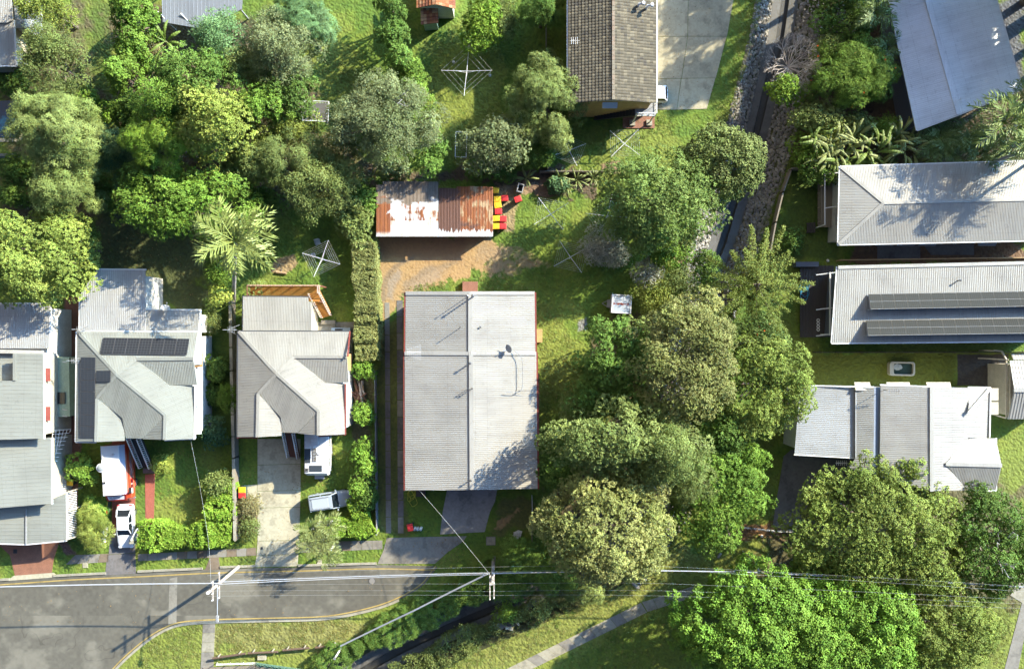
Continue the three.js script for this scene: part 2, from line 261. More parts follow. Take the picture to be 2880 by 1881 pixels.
const asphaltMap = dataTex(1024, 1024, (u, v) => { const b = pfbm(u * 4, v * 3, 5, 12), c = pfbm(u * 90, v * 90, 2, 90), f = sst(0.5, 0.64, pfbm(u * 8 + 2, v * 10, 5, 40)); const k = 0.42 + 0.26 * b + 0.2 * (c - 0.5) + 0.3 * f; const cr = Math.abs(pfbm(u * 7 + 1, v * 7, 4, 28) - 0.5) < 0.006 && pfbm(u * 3, v * 3, 2, 12) > 0.5 ? 0.13 : 0; return [k - cr, (k - cr) * 0.985, (k - cr) * 0.9]; });
asphaltMap.repeat.set(1 / 30, 1 / 30);
const roadTop = smoothLine([[-700, 1385], [-200, 1362], [0, 1350], [160, 1339], [330, 1331], [490, 1323], [700, 1318], [870, 1313], [1010, 1316]], 60);
const roadLow = smoothLine([[1016, 1318], [1003, 1335], [985, 1358], [950, 1382], [900, 1405], [850, 1420], [760, 1437], [620, 1442], [500, 1445], [420, 1451], [390, 1460], [350, 1482], [300, 1522], [262, 1560], [200, 1640], [120, 1800]], 60);
sheet('road', [...roadTop, ...roadLow, [-700, 1800]], 0.008, mat([0.2, 0.195, 0.168], 0.85, { map: asphaltMap }));
sheet('road_patch', [[392, 1345], [410, 1341], [408, 1447], [389, 1452]], 0.013, mat([0.24, 0.235, 0.2], 0.85, { map: wearSlab }));
{ const ym = mat([0.38, 0.29, 0.1], 0.85, { map: wearSlab }); sheet('road_line', band(roadTop, 3, 9), 0.017, ym); sheet('road_line', band(roadLow, 3, 5), 0.017, ym); }
const concrete = (v, warm = 0.9) => mat([v, v * 0.965, v * warm], 0.85, { map: wearSlab });
const C_OLD = concrete(0.24, 0.84), C_MID = concrete(0.34, 0.76), C_LIGHT = concrete(0.45, 0.72), C_DARK = concrete(0.17, 0.95), C_BROWN = mat([0.2, 0.16, 0.115], 0.85, { map: wearSlab });
const RED_PAVE = mat([0.36, 0.115, 0.075], 0.85, { map: grainTex }), BRICK_PAVE = mat([0.28, 0.135, 0.085], 0.85, { map: grainTex });
{ const k = new THREE.Group(); k.name = 'kerb'; struct(k);
  const runs = [[[-120, 1357], [20, 1349]], [[122, 1341], [245, 1335]], [[318, 1331], [470, 1324]], [[510, 1321], [595, 1318]], [[692, 1317], [875, 1312]]];
  for (const r of runs) { const n = Math.max(1, Math.round((r[1][0] - r[0][0]) / 40)); for (let i = 0; i < n; i++) { const a = i / n, b = (i + 0.985) / n; const P = (t) => [lerp(r[0][0], r[1][0], t), lerp(r[0][1], r[1][1], t)]; sheet('kerb_stone', band([P(a), P(b)], 5, -3), 0.13, C_MID, k, 0.2); } }
  const low = roadLow.filter((p) => p[0] > 250 && p[0] < 930); for (let i = 0; i < low.length - 1; i++) sheet('kerb_stone', band([low[i], low[i + 1]], 5, -1), 0.11, C_MID, k, 0.2);
}
function slabs(name, quads, m, y, parentName, thick = 0.06) { const g = new THREE.Group(); g.name = parentName; struct(g); for (const q of quads) sheet(name, q, y, Array.isArray(m) ? m[(Math.abs(q[0][0] * 7 + q[0][1] * 3) | 0) % m.length] : m, g, thick); return g; }
function run(a0, a1, b0, b1, n, gap = 0.4) { const out = []; for (let i = 0; i < n; i++) { const s = i / n, e = (i + 1) / n, L = Math.hypot(a1[0] - a0[0], a1[1] - a0[1]) / n, g = gap / L / n; const A = (t) => [lerp(a0[0], a1[0], t), lerp(a0[1], a1[1], t)], B = (t) => [lerp(b0[0], b1[0], t), lerp(b0[1], b1[1], t)]; out.push([A(s + g), A(e - g), B(e - g), B(s + g)]); } return out; }
slabs('paving_slab', [...run([318, 1288], [594, 1273], [318, 1304], [594, 1291], 12), ...run([694, 1260], [888, 1256], [694, 1285], [888, 1276], 8), ...run([172, 1290], [250, 1287], [150, 1312], [250, 1306], 4)], [C_OLD, C_BROWN, C_OLD], 0.03, 'footpath');
slabs('paving_slab', [...run([470, 1450], [464, 1560], [498, 1449], [494, 1560], 5)], [C_MID, C_OLD], 0.03, 'path');
slabs('paving_slab', [...run([1175, 1556], [1490, 1401], [1202, 1572], [1504, 1423], 13), ...run([1492, 1400], [1620, 1360], [1505, 1422], [1624, 1384], 5), ...run([1060, 1625], [1173, 1557], [1080, 1640], [1200, 1573], 5)], [C_MID, C_OLD, C_MID], 0.03, 'park_path');
slabs('concrete_slab', [[[597, 1020], [697, 1020], [697, 1078], [597, 1080]], [[597, 1081], [697, 1079], [697, 1139], [597, 1141]], [[597, 1142], [697, 1140], [696, 1178], [597, 1180]], [[597, 1181], [696, 1179], [694, 1255], [597, 1257]], [[597, 1258], [694, 1256], [692, 1288], [595, 1291]], [[595, 1292], [692, 1289], [690, 1316], [590, 1318]], [[565, 1128], [596, 1126], [596, 1158], [570, 1160]]], [C_LIGHT, C_LIGHT, C_MID], 0.035, 'driveway');
slabs('concrete_slab', [[[898, 1250], [1084, 1246], [1076, 1258], [1040, 1283], [1010, 1310], [876, 1311], [890, 1280]]], C_OLD, 0.03, 'driveway');
slabs('concrete_slab', [[[1042, 1120], [1158, 1120], [1150, 1165], [1138, 1190], [1126, 1236], [1022, 1242], [1028, 1190]]], mat([0.29, 0.29, 0.28], 0.85, { map: wearSlab }), 0.035, 'driveway');
slabs('concrete_slab', [...run([893, 702], [896, 1240], [904, 702], [908, 1240], 14, 0.8), ...run([921, 697], [924, 1240], [935, 697], [937, 1240], 14, 0.8)], [C_DARK, C_OLD, C_DARK], 0.03, 'wheel_track');
slabs('concrete_slab', [[[1500, -40], [1600, -40], [1598, 83], [1500, 84]], [[1601, -40], [1712, -40], [1690, 83], [1599, 83]], [[1500, 85], [1598, 84], [1584, 181], [1500, 182]], [[1599, 84], [1689, 84], [1664, 180], [1585, 181]], [[1500, 183], [1583, 182], [1573, 254], [1500, 254]], [[1584, 182], [1663, 181], [1643, 252], [1574, 254]]], [concrete(0.4, 0.7), concrete(0.37, 0.7)], 0.04, 'driveway');
slabs('concrete_slab', [[[2205, 1040], [1840, 1045], [1822, 1060], [1796, 1225], [1850, 1235], [1905, 1120], [2000, 1110]]], C_DARK, 0.03, 'driveway');
slabs('paving_strip', [[[335, 1103], [358, 1101], [355, 1226], [336, 1226]], [[258, 1020], [312, 1020], [312, 1240], [258, 1240]]], RED_PAVE, 0.03, 'garden_path');
slabs('concrete_slab', [[[247, 1289], [312, 1286], [314, 1333], [242, 1337]], [[255, 1241], [312, 1241], [312, 1285], [250, 1288]]], C_DARK, 0.03, 'driveway');
slabs('concrete_slab', [[[30, 1338], [122, 1331], [134, 1341], [12, 1350]]], C_LIGHT, 0.05, 'kerb_crossing');
slabs('concrete_slab', [[[486, 1295], [506, 1294], [510, 1324], [474, 1326]]], C_BROWN, 0.025, 'kerb_crossing');
slabs('paving_strip', [[[-60, 1180], [152, 1180], [166, 1210], [140, 1245], [122, 1300], [118, 1331], [32, 1338], [20, 1290], [-10, 1262], [-60, 1262]], [[150, 690], [181, 690], [181, 1030], [178, 1180], [152, 1180]]], BRICK_PAVE, 0.03, 'brick_driveway');
slabs('concrete_slab', [[[735, 748], [778, 748], [778, 782], [735, 782]], [[779, 748], [826, 748], [826, 785], [779, 782]]], [C_MID, C_OLD], 0.03, 'yard_paving');
slabs('concrete_slab', [[[2040, 566], [2140, 566], [2140, 604], [2040, 606]], [[2120, 566], [2240, 566], [2240, 592], [2141, 592]].map(([u, v]) => [u + 25, v])], C_DARK, 0.03, 'yard_paving');
slabs('concrete_slab', [[[2380, 1390], [2400, 1390], [2360, 1600], [2325, 1600], [2356, 1480]]], C_OLD, 0.03, 'park_path');
slabs('concrete_slab', [[[2380, 1330], [2420, 1330], [2420, 1400], [2382, 1404], [2350, 1384]]], C_MID, 0.034, 'park_path');
// ---------------------------------------------------------------- trees and plants
function leafCluster(kind, seed) {
  const r = rng(seed), b = new GB();
  const leaf = (base, dir, len, wid, bend) => {
    const side = V3(-dir.z, 0, dir.x).normalize().applyAxisAngle(dir, (r() - 0.5) * 1.2).multiplyScalar(wid / 2);
    const mid = base.clone().addScaledVector(dir, len * 0.5), tip = base.clone().addScaledVector(dir, len); tip.y -= bend * len; mid.y += bend * len * 0.15;
    b.tri(base, mid.clone().add(side), mid.clone().sub(side)); b.tri(mid.clone().sub(side), mid.clone().add(side), tip);
  };
  const dirs = (n, lo, hi, f) => { for (let i = 0; i < n; i++) { const a = i * 2.39996 + r() * 0.7, e = lerp(lo, hi, r()); f(V3(Math.cos(a) * Math.cos(e), Math.sin(e), Math.sin(a) * Math.cos(e)), i); } };
  if (kind === 'broad') dirs(9, -0.15, 1.1, (d) => leaf(V3((r() - 0.5) * 0.5, r() * 0.3, (r() - 0.5) * 0.5), d, 0.75 + r() * 0.4, 0.42, 0.18));
  if (kind === 'large') dirs(7, 0.0, 0.9, (d) => leaf(V3((r() - 0.5) * 0.3, r() * 0.2, (r() - 0.5) * 0.3), d, 0.95 + r() * 0.35, 0.5, 0.25));
  if (kind === 'fine') dirs(13, -0.3, 1.3, (d) => leaf(V3((r() - 0.5) * 1.1, (r() - 0.3) * 0.7, (r() - 0.5) * 1.1), d, 0.5 + r() * 0.4, 0.2, 0.12));
  if (kind === 'spray') dirs(9, -0.1, 0.6, (d) => { const p = V3((r() - 0.5) * 0.3, r() * 0.3, (r() - 0.5) * 0.3); for (let k = 0; k < 2; k++) leaf(p.clone().addScaledVector(d, k * 0.45), d.clone().applyAxisAngle(V3(0, 1, 0), (r() - 0.5) * 0.8).normalize(), 0.65, 0.2, 0.3); });
  if (kind === 'strap') dirs(9, 0.2, 1.1, (d) => leaf(V3(0, 0, 0), d, 1.1 + r() * 0.5, 0.16, 0.35));
  return b.geo();
}
const CL = {}; for (const k of ['broad', 'large', 'fine', 'spray', 'strap']) CL[k] = [leafCluster(k, 3), leafCluster(k, 8)];
const leafMat = new THREE.MeshPhysicalMaterial({ color: 0xffffff, roughness: 0.7, specularIntensity: 0.35, side: THREE.DoubleSide });
const barkMat = mat([0.16, 0.125, 0.095], 0.95, { map: grainTex }), paleBark = mat([0.42, 0.4, 0.36], 0.9, { map: grainTex });
function scatter(name, kind, list, parent, stuff = true) { // list of {p, n, s, c}
  const g = CL[kind][0], im = new THREE.InstancedMesh(g, leafMat, list.length), m = new THREE.Matrix4(), q = new THREE.Quaternion(), q2 = new THREE.Quaternion(), up = V3(0, 1, 0), c = new THREE.Color();
  list.forEach((o, i) => { q.setFromUnitVectors(up, o.n).multiply(q2.setFromAxisAngle(up, o.a)); m.compose(o.p, q, V3(o.s, o.s, o.s)); im.setMatrixAt(i, m); im.setColorAt(i, c.setRGB(o.c[0], o.c[1], o.c[2])); });
  im.name = name; shadows(im); parent.add(im); if (stuff) im.userData.kind = 'stuff'; return im;
}
// leaf colours (albedo): two ends of each kind, between which its clumps vary
const PAL = {
  olive: [[0.13, 0.185, 0.042], [0.225, 0.27, 0.08]], bright: [[0.11, 0.22, 0.024], [0.2, 0.31, 0.046]], yellow: [[0.2, 0.275, 0.042], [0.31, 0.35, 0.075]], green: [[0.08, 0.16, 0.026], [0.145, 0.23, 0.042]],
  grey: [[0.145, 0.19, 0.068], [0.245, 0.28, 0.125]], mint: [[0.095, 0.195, 0.066], [0.18, 0.29, 0.115]], mango: [[0.105, 0.175, 0.036], [0.2, 0.265, 0.07]], leaf: [[0.14, 0.205, 0.034], [0.25, 0.305, 0.066]], deep: [[0.095, 0.21, 0.02], [0.19, 0.31, 0.042]], plume: [[0.2, 0.275, 0.05], [0.32, 0.37, 0.09]], gold: [[0.195, 0.235, 0.055], [0.33, 0.335, 0.115]],
  brown: [[0.22, 0.215, 0.08], [0.34, 0.3, 0.14]], lime: [[0.15, 0.29, 0.024], [0.27, 0.39, 0.052]], teal: [[0.07, 0.155, 0.055], [0.15, 0.255, 0.105]], silver: [[0.235, 0.26, 0.175], [0.39, 0.39, 0.3]], hedge: [[0.165, 0.19, 0.055], [0.24, 0.25, 0.085]],
};
const SP = { // leaf kind, cluster size, lobe radius, clusters per square metre of lobe, lobe looseness
  broad: ['broad', 0.225, 0.9, 22, 0.38], mango: ['broad', 0.2, 0.72, 25, 0.16], fine: ['fine', 0.3, 0.95, 19, 0.6], feather: ['spray', 0.3, 0.95, 18, 0.7], large: ['large', 0.3, 0.8, 16, 0.42], small: ['broad', 0.165, 0.55, 30, 0.3], pinnate: ['spray', 0.26, 0.9, 22, 0.45],
};
const GOLD = 2.39996;
function crownList(r, { rx, rz, h, base, sp, pal, gap = 0, ragged = 0.25, tint = 1, lobeK = 1 }) {
  const [kind, size, lr0, dens, loose] = SP[sp], lr = lr0 * lobeK, [ca, cb] = PAL[pal], list = [], lobes = [];
  const ry = (h - base) / 2, cy = base + ry, seed = r() * 100;
  const nL = Math.max(5, Math.round(2.9 * rx * rz / (lr * lr)));
  for (let i = 0; i < nL; i++) {
    const side = i % 4 === 0, tq = r(), yy = side ? -0.35 + 0.65 * tq : Math.sqrt(1 - tq * 0.98), a = i * GOLD + r() * 0.9, q = Math.sqrt(Math.max(0, 1 - yy * yy));
    const out = 1 + ragged * 2 * (vnoise(Math.cos(a) * 1.6 + seed, Math.sin(a) * 1.6 + seed) - 0.5) + (r() - 0.5) * ragged * 0.7;
    const f = (0.8 + 0.2 * r()) * out, rad = lr * (0.65 + 0.7 * r());
    const px = Math.cos(a) * q * Math.max(0.1, rx * f - rad * 0.6), pz = Math.sin(a) * q * Math.max(0.1, rz * f - rad * 0.6), py = cy + yy * (ry * (0.82 + 0.28 * r()) - rad * 0.4) + (vnoise(px * 0.35 + seed, pz * 0.35) - 0.5) * ry * 0.55;
    if (gap && vnoise(px * 0.45 + seed * 2, pz * 0.45 + seed) < gap) continue;
    lobes.push([px, py, pz, rad]);
  }
  for (const [px, py, pz, rad] of lobes) {
    const n = Math.round(dens * 2.6 * rad * rad * (0.8 + 0.4 * r())), tone = r(), lum = (0.72 + 0.52 * r()) * tint;
    for (let k = 0; k < n; k++) {
      const y = lerp(-0.45, 1, (k + r()) / n), a = k * GOLD + r(), q = Math.sqrt(1 - y * y), w = 1 - loose * r() * r() * 1.2 + (r() - 0.5) * 0.15;
      const d = V3(Math.cos(a) * q, y, Math.sin(a) * q), p = V3(px + d.x * rad * w, Math.max(0.15, py + d.y * rad * w * 0.85), pz + d.z * rad * w);
      const nn = V3(d.x * 0.75 + (r() - 0.5) * 0.7, d.y * 0.55 + 0.45, d.z * 0.75 + (r() - 0.5) * 0.7).normalize();
      const t = clamp(tone * 0.6 + r() * 0.4, 0, 1), l = lum * (0.78 + 0.44 * r());
      list.push({ p, n: nn, a: r() * 6.28, s: size * (0.7 + 0.65 * r()), c: [lerp(ca[0], cb[0], t) * l, lerp(ca[1], cb[1], t) * l, lerp(ca[2], cb[2], t) * l] });
    }
  }
  return { list, kind, lobes };
}
function limbs(b, r, x, y, z, tx, ty, tz, rad, depth) {
  const e = V3(tx, ty, tz), s = V3(x, y, z), mid = s.clone().lerp(e, 0.5).add(V3((r() - 0.5) * 0.5, r() * 0.4, (r() - 0.5) * 0.5));
  b.rod(s, mid, rad, rad * 0.75, 6); b.rod(mid, e, rad * 0.75, rad * 0.4, 6);
  return mid;
}
let treeSeed = 100;
function tree(name, label, u, v, ru, rv, h, sp, pal, o = {}) {
  const r = rng(treeSeed++); if (u < 860 && v < 520 && h > 5) h *= 1.22; const base = o.base ?? h * 0.28, hc = lerp(base, h, 0.72), c = W(u, v, hc), k = (ALT - hc) / (ALT * U);
  const t = thing(name, label, o.category || (name.includes('tree') ? 'tree' : 'shrub'), V3(c.x, 0, c.z), 0, o.group);
  const { list, kind, lobes } = crownList(r, { rx: ru * k * 1.1, rz: rv * k * 1.1, h, base, sp, pal, ...o });
  scatter(o.crown || 'crown', kind, list, t);
  const b = new GB(), tr = o.trunk ?? clamp(h * 0.028, 0.05, 0.35), top = V3((r() - 0.5) * 0.6, lerp(base, h, 0.35), (r() - 0.5) * 0.6);
  b.rod(V3(0, -0.1, 0), top, tr * 1.25, tr * 0.7, 8);
  const nl = Math.min(o.limbs ?? 9, lobes.length);
  for (let i = 0; i < nl; i++) { const L = lobes[Math.floor((i + r() * 0.9) * lobes.length / nl)]; if (L) { const s = V3(0, 0, 0).lerp(top, 0.6 + 0.4 * r()); limbs(b, r, s.x, s.y, s.z, L[0], L[1], L[2], tr * (0.35 + 0.25 * r())); } }
  b.smesh(name.includes('tree') ? 'trunk' : 'stem', o.pale ? paleBark : barkMat, t, 0.9);
  if (o.bare) { // pale bare limbs that stick out of the foliage
    for (let i = 0; i < o.bare; i++) { const g = new GB(), L = lobes[Math.floor(r() * lobes.length)], a = r() * 6.28; const s = V3(L[0] * 0.6, L[1] + 0.2, L[2] * 0.6); for (let q = 0; q < 5; q++) { const e = s.clone().add(V3(Math.cos(a + (r() - 0.5) * 1.8) * (0.8 + r()), 0.5 + r() * 0.6, Math.sin(a + (r() - 0.5) * 1.8) * (0.8 + r()))); g.rod(s, e, 0.07, 0.03, 5); g.rod(e, e.clone().add(V3((r() - 0.5) * 1.2, 0.3, (r() - 0.5) * 1.2)), 0.03, 0.012, 5); } g.mesh('bare_branch', paleBark, t); }
  }
  if (o.flowers) { const fl = []; for (let i = 0; i < o.flowers; i++) { const q = list[Math.floor(r() * list.length)]; fl.push({ p: q.p.clone().addScaledVector(q.n, 0.15), n: q.n, a: r() * 6, s: 0.16, c: [0.8, 0.14, 0.02] }); } scatter('blossoms', 'broad', fl, t); }
  return t;
}
function hedge(name, label, line, width, h, sp, pal, o = {}) { // along a plan line; width in metres
  const r = rng(treeSeed++), pts = line.map(([u, v]) => W(u, v, h * 0.9)), [kind, size] = SP[sp], [ca, cb] = PAL[pal], list = [], dens = o.dens || 34, b = new GB();
  const org = V3(pts[0].x, 0, pts[0].z), t = thing(name, label, o.category || 'hedge', org);
  for (let s = 0; s < pts.length - 1; s++) {
    const a = pts[s], e = pts[s + 1], L = a.distanceTo(e), d = V3(e.x - a.x, 0, e.z - a.z).normalize(), nx = V3(-d.z, 0, d.x), n = Math.round((L + width) * (width + 2 * h) * dens);
    for (let k = 0; k < n; k++) {
      const x = (r() * (L + width)) - width / 2, g = vnoise((a.x + d.x * x) * 0.7 + 5, (a.z + d.z * x) * 0.7), lump = (o.lump ?? 0.25) * (g - 0.5) * 2, w2 = width / 2 * (1 + lump), hh = h * (1 + lump * 0.5 + (vnoise((a.x + d.x * x) * 2, (a.z + d.z * x) * 2 + 9) - 0.5) * (o.lump ?? 0.25));
      const q = r() * (width + 2 * h); let y, z, n3; if (q < h) { y = q; z = -w2; n3 = nx.clone().negate(); } else if (q < h + width) { y = hh; z = (q - h - width / 2) * (1 + lump); n3 = V3(0, 1, 0); } else { y = q - h - width; z = w2; n3 = nx.clone(); }
      const p = a.clone().addScaledVector(d, x).addScaledVector(nx, z + (r() - 0.5) * 0.12); p.y = Math.min(y, hh) + (r() - 0.5) * 0.14 * (1 + (o.lump ?? 0.25) * 2); if (p.y < 0.05) p.y = 0.05;
      n3.add(V3((r() - 0.5) * 0.9, 0.5 * r() + 0.15, (r() - 0.5) * 0.9)).normalize();
      const tt = r(), l = (0.75 + 0.5 * g) * (0.85 + 0.3 * r()) * (o.tint || 1);
      list.push({ p: p.sub(org), n: n3, a: r() * 6.28, s: size * (o.leaf || 1) * (0.7 + 0.6 * r()), c: [lerp(ca[0], cb[0], tt) * l, lerp(ca[1], cb[1], tt) * l, lerp(ca[2], cb[2], tt) * l] });
    }
    const m = Math.max(2, Math.round(L / 1.2)); for (let i = 0; i <= m; i++) { const p = a.clone().lerp(e, i / m).sub(org); p.y = -0.05; b.rod(p, p.clone().add(V3(0, h * 0.75, 0)), 0.05, 0.03, 5); for (let q = 0; q < 3; q++) b.rod(p.clone().add(V3(0, h * 0.3, 0)), p.clone().add(V3((r() - 0.5) * width, h * 0.8, (r() - 0.5) * width)), 0.03, 0.012, 4); }
  }
  scatter('foliage', kind, list, t); b.mesh('stems', barkMat, t); t.children[1].userData.kind = 'stuff'; return t;
}
// palms: arched fronds of narrow leaflets
function frondGeo(L, arch, droop, leafL, n = 26, seed = 1, w = 0.055) {
  const b = new GB(), r = rng(seed), P = (t) => V3(L * t * (1 - 0.12 * t * t), arch * L * Math.sin(t * 2.1) * 0.5 - droop * L * t * t, 0);
  for (let i = 0; i < 10; i++) b.rod(P(i / 10), P((i + 1) / 10), 0.035 * (1 - i / 11), 0.035 * (1 - (i + 1) / 11), 4);
  for (let i = 0; i < n; i++) for (const s of [-1, 1]) {
    const t = 0.14 + 0.86 * i / n, p = P(t), l = leafL * (Math.sin(Math.PI * clamp(0.15 + t * 0.8, 0, 1)) * 0.8 + 0.25) * (0.85 + 0.3 * r()), a = lerp(1.15, 0.45, t);
    const sk = (r() - 0.5) * 0.5; if (r() < 0.12) continue; const d = V3(Math.cos(a + sk), -0.05 + r() * 0.4, s * Math.sin(a + sk)), side = V3(Math.sin(a), 0, -s * Math.cos(a)).multiplyScalar(w), mid = p.clone().addScaledVector(d, l * 0.55), tip = p.clone().addScaledVector(d, l); tip.y -= l * 0.45;
    b.quad(p.clone().sub(side.clone().multiplyScalar(0.5)), p.clone().add(side.clone().multiplyScalar(0.5)), mid.clone().add(side), mid.clone().sub(side)); b.tri(mid.clone().sub(side), mid.clone().add(side), tip);
  }
  return b.geo();
}
const FR = [frondGeo(2.6, 0.75, 0.35, 0.95, 17, 1, 0.038), frondGeo(2.6, 0.5, 0.6, 0.85, 16, 2, 0.036), frondGeo(2.6, 1.05, 0.2, 0.95, 18, 3, 0.04), frondGeo(2.6, 0.6, 0.75, 0.8, 16, 4, 0.036), frondGeo(2.6, 0.85, 0.45, 1.05, 15, 5, 0.04)];
const palmMats = { yellowish: mat([0.225, 0.275, 0.06], 0.6), green: mat([0.1, 0.17, 0.03], 0.6), pale: mat([0.19, 0.225, 0.06], 0.65), lime: mat([0.14, 0.21, 0.03], 0.6) };  // even frond colours, the first a light yellow-green
function palm(name, label, u, v, h, size, n, m, o = {}) {
  const r = rng(treeSeed++), c = W(u, v, h), b0 = o.foot ? W(o.foot[0], o.foot[1], 0) : V3(c.x, 0, c.z), t = thing(name, label, 'palm', b0, 0, o.group), top = V3(c.x - b0.x, h, c.z - b0.z);
  if (h > 0.6) { const tb = new GB(); let p = V3(0, -0.1, 0); for (let i = 1; i <= 8; i++) { const q = V3(0, 0, 0).lerp(top, i / 8); q.x += Math.sin(i / 8 * 3.14) * (o.bow || 0); tb.rod(p, q, (o.trunk || 0.16) * (1.15 - i * 0.03), (o.trunk || 0.16) * (1.1 - i * 0.03), 8); p = q; } tb.smesh('trunk', paleBark, t, 0.9); }
  for (let i = 0; i < n; i++) { const f = part('frond', FR[(i * 3 + (r() * 5 | 0)) % 5], palmMats[m], t), s = size / 2.6 * (0.72 + 0.5 * r()); f.position.copy(top); f.rotation.set(0, i * GOLD + r() * 0.5, (r() - 0.3) * (o.up ?? 0.5), 'YXZ'); f.scale.setScalar(s); }
  return t;
}
// broad soft leaves (banana, heliconia)
function bladeGeo(L, wid, arch, seed) { const b = new GB(), r = rng(seed), N = 9, P = (t) => V3(L * t, arch * L * Math.sin(t * 2.4) * 0.45 - 0.12 * L * t * t, 0); for (let i = 0; i < N; i++) { const t0 = i / N, t1 = (i + 1) / N, w = (t) => wid * (t < 0.16 ? 0.06 : Math.sin(Math.PI * clamp((t - 0.1) / 0.95, 0, 1)) ** 0.6) + 0.02, a = P(t0), c = P(t1); for (const s of [-1, 1]) { const y0 = -0.22 * w(t0) + (r() - 0.5) * 0.05, y1 = -0.22 * w(t1) + (r() - 0.5) * 0.05; b.quad(a, c, c.clone().add(V3(-0.02, y1, s * w(t1) / 2)), a.clone().add(V3(0.02, y0, s * w(t0) / 2))); } } return b.geo(); }
const BL = [bladeGeo(2.2, 0.34, 0.7, 1), bladeGeo(2.2, 0.26, 0.4, 2), bladeGeo(2.2, 0.3, 1.0, 3)];
function banana(name, label, u, v, h, size, n, m, o = {}) {
  const r = rng(treeSeed++), c = W(u, v, h), t = thing(name, label, 'plant', V3(c.x, 0, c.z), 0, o.group), b = new GB(); b.rod(V3(0, -0.05, 0), V3(0, h, 0), 0.14, 0.09, 8); b.smesh('stem', mat([0.2, 0.22, 0.08], 0.8), t, 0.9);
  for (let i = 0; i < n; i++) { const f = part('leaf', BL[i % 3], palmMats[m], t), s = size / 2.2 * (0.75 + 0.45 * r()); f.position.set((r() - 0.5) * (o.spread || 0.1), h * (0.8 + 0.2 * r()), (r() - 0.5) * (o.spread || 0.1)); f.rotation.set((r() - 0.5) * 0.5, i * GOLD + r() * 0.6, 0.1 + r() * 0.5, 'YXZ'); f.scale.setScalar(s); }
  return t;
}
function bareShrub(name, label, u, v, ru, h, m) {
  const r = rng(treeSeed++), c = W(u, v, h * 0.8), t = thing(name, label, 'shrub', V3(c.x, 0, c.z)), b = new GB(), R = ru / U;
  b.rod(V3(0, -0.1, 0), V3(0, h * 0.35, 0), 0.09, 0.07, 6);
  const go = (p, d, len, rad, k) => { const e = p.clone().addScaledVector(d, len); b.rod(p, e, rad, rad * 0.65, 4); if (k > 0) for (let i = 0; i < 3; i++) go(e, d.clone().add(V3((r() - 0.5) * 1.3, (r() - 0.35) * 0.6, (r() - 0.5) * 1.3)).normalize(), len * 0.62, rad * 0.6, k - 1); };
  for (let i = 0; i < 22; i++) { const a = i * GOLD; go(V3(0, h * 0.3, 0), V3(Math.cos(a), 0.35 + r() * 0.7, Math.sin(a)).normalize(), R * 0.42, 0.04, 4); }
  b.mesh('branches', m, t); return t;
}
// ---------------------------------------------------------------- houses
const roofMat = (c, rough = 0.5, metal = 0.1) => mat(c, rough, { metalness: metal, map: wearRoof });
const RM = { white: roofMat([0.385, 0.38, 0.345]), pale: roofMat([0.37, 0.37, 0.335]), grey: roofMat([0.31, 0.315, 0.295]), green: roofMat([0.3, 0.315, 0.275]), cool: roofMat([0.36, 0.37, 0.36]), slate: roofMat([0.28, 0.29, 0.28]), lead: roofMat([0.23, 0.24, 0.24]), sky: roofMat([0.7, 0.74, 0.76]), cream: roofMat([0.345, 0.335, 0.29]) };
const PAINT = { white: mat([0.62, 0.62, 0.58], 0.7, { map: grainTex }), cream: mat([0.55, 0.5, 0.37], 0.75, { map: grainTex }), mint: mat([0.33, 0.46, 0.37], 0.75, { map: grainTex }), red: mat([0.24, 0.05, 0.035], 0.7, { map: grainTex }), dark: mat([0.06, 0.062, 0.065], 0.8), grey: mat([0.3, 0.31, 0.31], 0.7, { map: grainTex }), trim: mat([0.66, 0.67, 0.65], 0.55), brick: mat([0.34, 0.15, 0.08], 0.9, { map: grainTex }), ochre: mat([0.5, 0.34, 0.13], 0.85, { map: grainTex }), blue: mat([0.1, 0.12, 0.16], 0.6) };
const TIMBER = { deck: mat([0.46, 0.2, 0.035], 0.7, { map: woodTex }), brown: mat([0.22, 0.095, 0.055], 0.75, { map: woodTex }), dark: mat([0.055, 0.05, 0.048], 0.75, { map: woodTex }), grey: mat([0.26, 0.235, 0.19], 0.9, { map: woodTex }), raw: mat([0.42, 0.3, 0.16], 0.85, { map: woodTex }), pink: mat([0.5, 0.4, 0.33], 0.85, { map: woodTex }) };
const GLASS = new THREE.MeshPhysicalMaterial({ color: 0x1b2226, roughness: 0.12, metalness: 0, specularIntensity: 1 });
const STEEL = mat([0.55, 0.57, 0.58], 0.35, { metalness: 0.7 }), PIPE = mat([0.12, 0.12, 0.12], 0.6), WHITEMETAL = mat([0.68, 0.69, 0.68], 0.4);
function building(name, label, category, u, v, group) { const c = W(u, v); return thing(name, label, category, c, 0, group); }
const L3 = (t, p) => W(p[0], p[1], p[2] ?? 0).sub(t.position);
